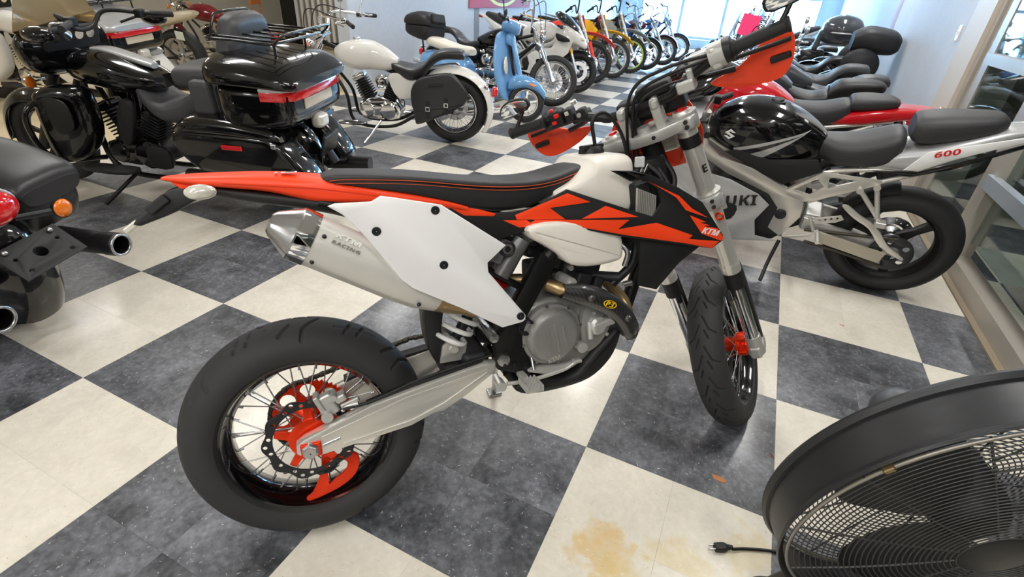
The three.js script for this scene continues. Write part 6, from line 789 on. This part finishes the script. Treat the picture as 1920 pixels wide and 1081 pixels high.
{ // pale blue scooter
  const b = thing('scooter', 'pale blue scooter with cream seat and black rear case', 'scooter', [-1.69, 0, -2.13], -8, 5);
  for (const [n, x] of [['rear_wheel', 0], ['front_wheel', 1.28]]) wheel(b, n, [x, 0.215, 0], { R: 0.215, hw: 0.055, rimR: 0.145, style: 'cast5', rimMat: M.alu, spokeW: 0.019, rimHw: 0.042, castZ: 0.7, hubR: 0.034, hubZ: 0.03 });
  add(b, 'rear_body', [loft([[-0.32, 0.5, 0.06, 0.06, 0.06], [-0.24, 0.5, 0.13, 0.14, 0.15], [-0.05, 0.48, 0.17, 0.17, 0.2], [0.2, 0.48, 0.17, 0.18, 0.18], [0.38, 0.46, 0.15, 0.18, 0.14], [0.44, 0.42, 0.12, 0.16, 0.12]], { n: 28 })], M.paleBlue);
  add(b, 'floorboard', [rbox(0.5, 0.09, 0.32, 0.03, 0.62, 0.24, 0), rbox(0.4, 0.01, 0.26, 0.004, 0.62, 0.29, 0)], M.paleBlue);
  const ls = add(b, 'leg_shield', [bend(ext(spl([[-0.13, 0.93], [-0.21, 0.8], [-0.25, 0.55], [-0.22, 0.32], [-0.14, 0.22], [0.14, 0.22], [0.22, 0.32], [0.25, 0.55], [0.21, 0.8], [0.13, 0.93]], 4), 0, 0.03, 0.012, [], 3), (x, y, z) => [1.12 - (y - 0.2) * 0.26 - x * x * 1.3 + z, y, x]), loft([[0.94, 0.86, 0.06, 0.05, 0.06, 3], [0.99, 0.86, 0.07, 0.06, 0.075, 3], [1.03, 0.84, 0.05, 0.05, 0.05, 3]], { n: 20 })], M.paleBlue, 'pale blue leg shield');
  add(ls, 'horn_cover', bend(ext(spl([[-0.03, 0.84], [-0.035, 0.6], [-0.02, 0.5], [0.02, 0.5], [0.035, 0.6], [0.03, 0.84]], 4), 0.03, 0.05, 0.006), (x, y, z) => [1.12 - (y - 0.2) * 0.26 - x * x * 1.3 + z, y, x]), M.black);
  for (const s of [1, -1]) { const g = add(ls, 'turn_signal', (() => { const q = bend(ext(spl([[0.1, 0.68], [0.13, 0.66], [0.15, 0.56], [0.13, 0.5], [0.1, 0.56]], 4), 0.026, 0.045, 0.008), (x, y, z) => [1.12 - (y - 0.2) * 0.26 - x * x * 1.3 + z, y, x]); return s > 0 ? q : mir(q); })(), M.clearLens); }
  const ff = add(b, 'front_fender', [loft([[1.05, 0.39, 0.05, 0.06, 0.06, 2.6], [1.12, 0.42, 0.08, 0.09, 0.095, 2.6], [1.25, 0.43, 0.08, 0.06, 0.105, 2.6], [1.38, 0.4, 0.07, 0.05, 0.1, 2.6], [1.49, 0.33, 0.04, 0.05, 0.06, 2.6]], { n: 24 })], M.paleBlue); for (const s of [1, -1]) add(ff, 'reflector', rbox(0.07, 0.025, 0.012, 0.005, 1.32, 0.41, 0.106 * s, 0, 0.1 * s, -0.2), M.amber);
  add(b, 'steering_column', cyl([1.26, 0.25, 0], [0.98, 0.95, 0], 0.03), M.paleBlue);
  add(b, 'headset', loft([[0.88, 0.98, 0.04, 0.05, 0.1], [0.96, 0.99, 0.06, 0.07, 0.14], [1.04, 0.98, 0.06, 0.06, 0.1], [1.08, 0.97, 0.04, 0.04, 0.07]], { n: 24 }), M.paleBlue); lamp(b, 1.07, 0.98, 0, 0.06, 1);
  bars(b, 0.96, 1.0, 0.33, 0.08, 0.03, M.black); barMirrors(b, 0.96, 1.02, 0.3, 0.08, M.black, M.black, 0.16);
  add(b, 'seat', loft([[-0.2, 0.74, 0.03, 0.05, 0.1, 3], [-0.14, 0.74, 0.06, 0.06, 0.14, 3], [0.08, 0.71, 0.055, 0.06, 0.155, 3], [0.24, 0.69, 0.05, 0.06, 0.145, 3], [0.4, 0.69, 0.045, 0.06, 0.12, 3], [0.46, 0.68, 0.025, 0.04, 0.08, 3]], { n: 28 }), M.creamSeat, 'cream vinyl seat');
  const tc = add(b, 'rear_case', loft([[-0.52, 0.88, 0.02, 0.06, 0.12, 3.4], [-0.48, 0.88, 0.03, 0.1, 0.17, 3.6], [-0.3, 0.88, 0.03, 0.14, 0.2, 3.6], [-0.16, 0.88, 0.03, 0.14, 0.19, 3.6], [-0.12, 0.88, 0.02, 0.1, 0.15, 3.4]], { n: 30 }), M.blackPlastic, 'black plastic rear case'); add(tc, 'case_lid', loft([[-0.53, 0.92, 0.03, 0.02, 0.13, 3.2], [-0.48, 0.92, 0.1, 0.025, 0.19, 3.2], [-0.3, 0.92, 0.14, 0.03, 0.21, 3.2], [-0.16, 0.92, 0.11, 0.025, 0.2, 3.2], [-0.1, 0.92, 0.03, 0.02, 0.15, 3.2]], { n: 30 }), M.blackPlastic); add(tc, 'backrest_pad', rbox(0.04, 0.11, 0.24, 0.02, -0.1, 0.99, 0, 0, 0, 0.3), M.black); add(tc, 'case_reflector', rbox(0.02, 0.03, 0.1, 0.006, -0.525, 0.94, 0.1), M.redLens); add(tc, 'case_bracket', [cyl([-0.25, 0.6, 0.08], [-0.28, 0.76, 0.08], 0.01), cyl([-0.25, 0.6, -0.08], [-0.28, 0.76, -0.08], 0.01)], M.frame);
  steer(b, ['front_wheel', 'front_fender', 'steering_column', 'headset', 'headlight', 'handlebar', 'mirror'], 1.26, 0.25, 0.38, 32);
  add(b, 'engine_case', [rbox(0.4, 0.14, 0.1, 0.04, 0.12, 0.24, -0.12), cyl([-0.1, 0.26, 0.1], [0.3, 0.2, 0.13], 0.05, 0.045, 16)], M.caseDark); add(b, 'tail_light', rbox(0.04, 0.08, 0.12, 0.02, -0.31, 0.52, 0), M.redLens);
  add(b, 'centre_stand', [tube([[0.3, 0.2, 0.12], [0.22, 0.02, 0.16]], 0.01), tube([[0.3, 0.2, -0.12], [0.22, 0.045, -0.16]], 0.01)], M.frame);
}
const wbX = (fx, wb) => fx - wb;
{ const b = thing('motorcycle', 'black cruiser with long chrome fork and wire wheel beside the scooter', 'motorcycle', [-0.52 - 1.66, 0, -2.98], 2, 5); cruiser(b, { leanDeg: 5, wb: 1.66, body: M.blackGloss, fend: M.blackGloss, Rf: 0.325, rimRf: 0.245, frontFender: false, rakeK: 0.85, fork: M.chrome, nsp: 60, barRise: 0.24, barPull: 0.16, barW: 0.4, steer: 28 }); add(b, 'headlight_bracket', [rbox(0.05, 0.1, 0.05, 0.01, 1.35, 0.84, 0.0)], M.chrome); }
{ const b = thing('motorcycle', 'white sport motorcycle with dark screen and gold fork', 'motorcycle', [-0.62 - 1.42, 0, -4.25], 3, 6); sport(b, { leanDeg: 6, wb: 1.42, body: M.paintWhite, fair: M.paintWhite, tail: M.paintWhite, noseM: M.paintWhite, rimMat: M.black, fork: M.gold, front: 'cast5', ffM: M.blackGloss, steer: 18 }); add(b, 'nose_graphic', both(ext(spl([[1.2, 0.8], [1.4, 0.75], [1.44, 0.7], [1.25, 0.7]], 3), 0.185, 0.192, 0.002).rotateY(0.2).translate(-0.12, 0, -0.23)), M.decalBlack); }
{ const b = thing('motorcycle', 'red dirt bike with red fork guards', 'motorcycle', [-0.72 - 1.46, 0, -5.25], 4, 7); dirt(b, { leanDeg: 7, col: M.redPlastic, guard: M.redPlastic, rim: M.steelDark, steer: 28 }); }
{ const b = thing('motorcycle', 'yellow dirt bike with tall yellow front fender', 'motorcycle', [-0.62 - 1.46, 0, -6.15], 4, 7); dirt(b, { leanDeg: 7, col: M.yellowPlastic, rim: M.steel, guard: M.steel, steer: 28 }); }
{ const b = thing('motorcycle', 'grey dirt bike with lime green wheel rims', 'motorcycle', [-0.52 - 1.46, 0, -7.1], 4, 7); dirt(b, { leanDeg: 7, col: M.greyPlastic, rim: M.limeRim, guard: M.steel, tankM: M.yellowPlastic, steer: 28 }); }
{ const b = thing('motorcycle', 'blue windshield cruiser beyond the dirt bikes', 'motorcycle', [-0.35 - 1.6, 0, -8.35], -12, 5); cruiser(b, { leanDeg: 5, wb: 1.6, body: M.blue, fend: M.blackGloss, shield: true, front: 'cast10', spokeW: 0.012, fork: M.alu, steer: 32 }); }
{ const b = thing('motorcycle', 'dark red fendered cruiser second beyond the dirt bikes', 'motorcycle', [-0.25 - 1.6, 0, -9.35], -6, 5); cruiser(b, { leanDeg: 5, wb: 1.6, body: M.maroon, fend: M.maroon, shield: false, front: 'cast10', spokeW: 0.012, fork: M.alu, steer: 32 }); }
{ const b = thing('motorcycle', 'blue fendered cruiser last in the left hand row', 'motorcycle', [-0.15 - 1.6, 0, -10.5], -6, 5); cruiser(b, { leanDeg: 5, wb: 1.6, body: M.blue, fend: M.blue, shield: true, fork: M.alu, steer: 32 }); }

// side sales area
{ const b = thing('motorcycle', 'pale tailed motorcycle with fat rear tyre and license plate', 'motorcycle', [-5.15, 0, -1.15], 196, 5); cruiser(b, { leanDeg: 5, body: M.beigePaint, fend: M.beigePaint, rw: 0.1, Rr: 0.33, rear: 'cast5', rimMat: M.aluCast, seat: M.beigePaint, simpleRear: true }); add(b, 'tail_section', loft([[-0.36, 0.86, 0.02, 0.02, 0.07, 3], [-0.25, 0.83, 0.06, 0.05, 0.12, 3], [0, 0.78, 0.07, 0.07, 0.15, 3], [0.2, 0.72, 0.05, 0.06, 0.15, 3]], { n: 24 }), M.beigePaint); const p = add(b, 'license_plate', rbox(0.006, 0.1, 0.18, 0.002, -0.2, 0.62, -0.2, 0, 1.2, 0), M.plate); add(p, 'plate_lettering', txt('4MT', 0.05, 0.002).rotateY(1.2 - Math.PI / 2 + Math.PI).translate(-0.2, 0.62, -0.2), M.plateGreen); }
{ const b = thing('motorcycle', 'dark red cruiser with tan leather seat', 'motorcycle', [-5.2, 0, -2.42], 190, 5); cruiser(b, { leanDeg: 5, body: M.maroon, fend: M.maroon, seat: M.tan, seatBack: true }); }

// cropped cruiser at the left edge
{
  const b = thing('motorcycle', 'black cruiser with amber turn signal and chrome tipped pipes at the left edge', 'motorcycle', [-0.66, 0, 3.0], 193.8, 6);
  cruiser(b, { leanDeg: 6, body: M.blackGloss, fend: M.blackGloss, rw: 0.085, Rr: 0.33, rear: 'cast5', rimMat: M.steelDark, pipes: false, simpleRear: true });
  add(b, 'rear_fender', fenderGeo(0, 0.33, 0.39, 0.115, 0.4, 3.75, 0.06), M.blackGloss);
  const tl = add(b, 'tail_light', sph(0.075, -0.37, 0.6, 0, 0.6, 0.8, 1.1, 24, 14), M.redLens, 'red tail light in a silver bezel'); add(tl, 'bezel', torZ(0.076, 0.008, 0, 0, 0, 8, 30).rotateY(Math.PI / 2).scale(1, 0.85, 1.12).translate(-0.355, 0.6, 0), M.silver);
  for (const s of [1, -1]) { const sg = add(b, 'turn_signal', [cyl([-0.34, 0.53, 0.06 * s], [-0.38, 0.51, 0.17 * s], 0.012), lathZ([[0.001, -0.03], [0.028, -0.024], [0.038, -0.004], [0.038, 0.004]], 20, 0.9).rotateY(-Math.PI / 2).translate(-0.39, 0.51, 0.2 * s)], M.steelDark); add(sg, 'lens', sph(0.037, -0.39, 0.51, 0.2 * s, 0.5, 1, 1), M.amber, 'amber lens'); }
  const pb = add(b, 'plate_bracket', ext([[-0.12, -0.07], [0.12, -0.07], [0.12, 0.07], [-0.12, 0.07]], 0, 0.008, 0.002, [ring2(0, 0, 0.022, 16), ring2(0.08, -0.045, 0.008, 8), ring2(-0.08, -0.045, 0.008, 8), ring2(0.08, 0.015, 0.007, 8), ring2(-0.08, 0.015, 0.007, 8)]).rotateY(-Math.PI / 2).rotateZ(-0.9).translate(-0.47, 0.44, 0), M.blackPlastic, 'empty black license plate bracket'); addEach(pb, 'plate_bolt', [[0.085, 0.045], [-0.085, 0.045]].map(([z, y]) => sph(0.01, -0.475 + y * 0.75, 0.455 + y * 0.6, z)), M.steel);
  for (const s of [1, -1]) { const ex = add(b, 'exhaust_pipe', [lathZ([[0.036, 0], [0.046, 0], [0.05, 0.004], [0.05, 0.06], [0.047, 0.065], [0.047, 0.55], [0.03, 0.7], [0.026, 1.0]], 26, 0.6).rotateY(Math.PI / 2).rotateZ(-0.06).translate(-0.52, 0.33, 0.25 * s)], M.steelDark); add(ex, 'pipe_tip', torZ(0.043, 0.006, 0, 0, 0, 8, 30).rotateY(Math.PI / 2).translate(-0.522, 0.33, 0.25 * s), M.steel); add(ex, 'pipe_bore', lathZ([[0.042, 0], [0.04, 0.3], [0.001, 0.31]], 20).rotateY(Math.PI / 2).translate(-0.518, 0.33, 0.25 * s), M.black); }
  for (const s of [1, -1]) { const bg = (g) => s > 0 ? g : mir(g); const sb = add(b, 'saddlebag', bg(bend(ext(spl([[0.36, 0.62], [0.38, 0.45], [0.3, 0.36], [-0.14, 0.36], [-0.24, 0.42], [-0.26, 0.52], [-0.2, 0.6], [0.05, 0.66]], 4), 0.14, 0.4, 0.05, [], 3), (x, y, z) => [x, y, z])), M.leather, 'black leather saddlebag'); add(sb, 'flap', bg(loft([[-0.28, 0.55, 0.02, 0.05, 0.12, 3, 0.275], [-0.24, 0.58, 0.04, 0.05, 0.14, 3, 0.28], [0, 0.64, 0.04, 0.06, 0.15, 3, 0.28], [0.25, 0.65, 0.035, 0.06, 0.145, 3, 0.28], [0.38, 0.62, 0.02, 0.05, 0.12, 3, 0.275]], { n: 26 })), M.leather, 'smooth saddlebag lid'); add(sb, 'lid_badge', bg(rbox(0.05, 0.006, 0.02, 0.002, 0.3, 0.687, 0.3)), M.chrome); }
}
// ---------- drum fan, plug, sign, tags, litter ----------
{
  const f = thing('drum_fan', 'black drum fan with wire grille at lower right', 'fan', [2.697, 0, 2.719], 0, 0);
  const c = V3(0, 0.484, 0), az = 22.35 * Math.PI / 180, el = -8.1 * Math.PI / 180, n = V3(Math.cos(el) * Math.sin(az), Math.sin(el), Math.cos(el) * Math.cos(az));
  const place = (g) => axisTo(norm(g), c.toArray(), n.toArray());
  const drumM = std({ color: sc('#2c2d2f'), roughness: 0.42, metalness: 0.3, bumpMap: T_grain, bumpScale: 0.0005 });
  const d = add(f, 'drum', place(lathZ([[0.383, 0.0], [0.389, 0.006], [0.391, 0.0], [0.385, -0.01], [0.379, -0.012], [0.379, -0.088], [0.385, -0.09], [0.391, -0.1], [0.389, -0.106], [0.383, -0.104], [0.374, -0.09], [0.374, -0.01]].concat([[0.383, 0.0]]), 96, 0.6)), drumM, 'broad black metal drum ring');
  const gM = std({ color: sc('#4b4a48'), roughness: 0.45, metalness: 0.5 });
  for (const [nm, z, dome] of [['front_grille', 0.004, 0.03], ['rear_grille', -0.1, -0.03]]) {
    const rings = []; for (let i = 0; i < 30; i++) { const r = 0.07 + i * 0.0103, zz = z + dome * (1 - (r / 0.38) ** 2); rings.push(torZ(r, 0.0014, 0, 0, zz, 5, 72)); }
    const g = add(f, nm, place(join(rings)), gM, 'concentric wire grille'); g.userData.kind = 'stuff';
    for (let i = 0; i < 12; i++) { const a = i / 12 * 2 * Math.PI; add(g, 'grille_spoke', place(tube([0.05, 0.15, 0.26, 0.376].map(r => [r * Math.cos(a), r * Math.sin(a), z + dome * (1 - (r / 0.38) ** 2) - 0.002 * Math.sign(dome)]), 0.0022, 6, 8)), gM); }
    add(g, 'grille_rim', place(torZ(0.372, 0.004, 0, 0, z, 6, 90)), std({ color: sc('#9a948a'), roughness: 0.4, metalness: 0.6 }));
    add(g, 'grille_cap', place(lathZ([[0.001, z + dome + 0.004 * Math.sign(dome)], [0.06, z + dome + 0.002 * Math.sign(dome)], [0.07, z + dome * 0.97]], 30)), M.black);
  }
  for (let i = 0; i < 3; i++) { // blades with pitch
    const B = ext(spl([[0.06, -0.03], [0.14, -0.1], [0.28, -0.13], [0.345, -0.08], [0.35, 0.05], [0.3, 0.1], [0.16, 0.07], [0.07, 0.03]], 4), 0, 0.002, 0.0005); const q = bend(B, (x, y, z) => [x, y, z - 0.05 + y * 0.28]);
    add(f, 'fan_blade', place(q.rotateZ(i * 2 * Math.PI / 3 + 0.5)), std({ color: sc('#3a3a3a'), roughness: 0.45, metalness: 0.4 }));
  }
  add(f, 'motor', place(lathZ([[0.001, -0.02], [0.05, -0.02], [0.06, -0.03], [0.075, -0.06], [0.08, -0.17], [0.06, -0.2], [0.001, -0.205]], 30)), M.blackPlastic);
  for (const a of [0.6, 2.5, 4.2]) add(f, 'grille_clip', place(rbox(0.012, 0.02, 0.014, 0.003, 0.376, 0, 0.006).rotateZ(a)), M.titan);
  const X = V3(Math.cos(az), 0, -Math.sin(az)), Fw = V3(Math.sin(az), 0, Math.cos(az)); const W = (s, y, t) => X.clone().multiplyScalar(s).add(Fw.clone().multiplyScalar(t)).add(V3(0, y, 0)).toArray();
  add(f, 'stand', [tube([W(-0.26, 0.2, -0.07), W(-0.27, 0.1, -0.1), W(-0.27, 0.016, -0.14), W(-0.27, 0.016, 0.08)], 0.014, 10, 30, false, 0.2), tube([W(0.26, 0.2, -0.07), W(0.27, 0.1, -0.1), W(0.27, 0.016, -0.14), W(0.27, 0.016, 0.08)], 0.014, 10, 30, false, 0.2), tube([W(-0.27, 0.05, -0.12), W(0.27, 0.05, -0.12)], 0.014, 10, 6)], M.frame);
  add(f, 'rear_housing', sph(0.06, -0.155, 0.484 + 0.105, -0.183, 1.15, 0.9, 1.15, 24, 16), std({ color: sc('#4a4d52'), roughness: 0.4 }), 'rounded grey housing behind the drum');
  add(f, 'housing_arm', tube([[-0.155, 0.57, -0.183], [-0.08, 0.55, -0.2], c.clone().addScaledVector(n, -0.18).toArray()], 0.03, 10, 16), M.blackPlastic);
  const cord = thing('power_cord', 'black three prong power cord lying on the cream tile', 'cord', [2.3, 0, 2.618]);
  add(cord, 'cable', tube([[0.03, 0.011, -0.01], [0.07, 0.006, -0.035], [0.13, 0.006, -0.06], [0.17, 0.006, -0.07], [0.2, 0.006, -0.075]], 0.0045, 8, 40), M.black);
  add(cord, 'plug', [loft([[-0.018, 0.011, 0.01, 0.01, 0.012, 4], [0.008, 0.011, 0.01, 0.01, 0.013, 4], [0.02, 0.011, 0.007, 0.007, 0.008, 3], [0.034, 0.011, 0.006, 0.006, 0.006, 2]], { n: 16 }).rotateY(0.5)], M.blackPlastic);
  add(cord, 'prong', [bx(0.018, 0.005, 0.0016, -0.026, 0.013, 0.006), bx(0.018, 0.005, 0.0016, -0.026, 0.013, -0.006), cyl([-0.018, 0.006, 0], [-0.036, 0.006, 0], 0.0022)].map(g => g.rotateY(0.5)), M.steel);
}
{ // banner on the left wall
  const s = thing('banner', 'red wall banner with a yellow ringed emblem above the scooter', 'sign', [XL + 0.012, 1.02, -6.3]);
  add(s, 'panel', [bx(0.012, 0.7, 2.6, 0, 0.35, 0)], std({ color: sc('#b02a44'), roughness: 0.6 }));
  const em = add(s, 'emblem', axisTo(lathZ([[0.36, 0], [0.36, 0.004], [0.31, 0.004], [0.31, 0]], 60), [0.006, 0.38, 0], [1, 0, 0]).scale(1, 1, 2.1), std({ color: sc('#d8c34a'), roughness: 0.5 })); add(em, 'emblem_field', axisTo(lathZ([[0.001, 0.002], [0.31, 0.002]], 60), [0.006, 0.38, 0], [1, 0, 0]).scale(1, 1, 2.1), std({ color: sc('#8d2036'), roughness: 0.6 }));
}
{ const t = thing('price_tag', 'pink price tag on the yellow dirt bike', 'tag', [-0.92, 0.92, -6.1]); add(t, 'card', bx(0.004, 0.15, 0.12, 0, 0.075, 0, 0, 0.3, 0), M.pink); }
{ const t = thing('price_tag', 'pink price tag hanging among the windshields at right', 'tag', [1.71, 1.04, -3.32]); add(t, 'card', bx(0.2, 0.22, 0.004, 0, 0.11, 0, -0.2, 0.2, -0.15), M.pink); }
{ const card = std({ color: sc('#c8855a'), roughness: 0.85 }), red = std({ color: sc('#9c4a35'), roughness: 0.85 });
  const bit = (label, x, z, poly, m, a, k) => { const o = add(scene, 'cardboard_scrap', bend(ext(poly.map(([p, q]) => [p * k, q * k]), 0, 0.0012, 0.0003), (p, q, r) => [p, q, r + 0.08 * p * p]).rotateX(-Math.PI / 2).rotateY(a), m); o.position.set(x, 0.0006, z); tag(o, label, 'litter'); };
  bit('tan torn cardboard scrap on the dark tile below the front wheel', 2.27, 1.935 + 0.42, [[-0.5, 0.25], [0.1, 0.2], [0.5, 0], [0.3, -0.25], [-0.35, -0.15]], card, 0.1, 0.05);
  bit('thin reddish scrap beside the tile seam near the front wheel', 2.43, 2.16, [[-0.5, 0.05], [0, 0.12], [0.5, -0.02], [0.1, -0.1]], red, -1.0, 0.03);
  bit('small reddish scrap at the upper edge of the fan drum', 2.52, 2.2, [[-0.5, 0.1], [0.2, 0.2], [0.5, 0], [0, -0.2]], red, 0.6, 0.04);
  bit('tiny brown scrap on the cream tile beside the sport motorcycle', 2.73, 1.06, [[-0.4, 0.3], [0.4, 0.1], [0.3, -0.3]], card, 0, 0.026); }
{ // white spindle gate with black posts in the side area
  const r = thing('gate', 'white spindle gate between black posts beyond the white cruiser', 'gate', [-5.3, 0, -5.3]);
  for (const x of [-2.2, -0.3, 1.1, 2.2]) add(r, 'post', bx(0.3, 1.6, 0.2, x, 0.8, 0), M.black); add(r, 'rail', [bx(4.6, 0.12, 0.08, 0, 1.05, 0), bx(4.6, 0.08, 0.06, 0, 0.12, 0)], M.black);
  for (let i = 0; i < 26; i++) { const x = -2.0 + i * 0.16; if ([-2.2, -0.3, 1.1, 2.2].some(p => Math.abs(p - x) < 0.19)) continue; add(r, 'spindle', bx(0.07, 0.95, 0.03, x, 0.58, 0), M.white); }
}
renderer.render(scene, camera);
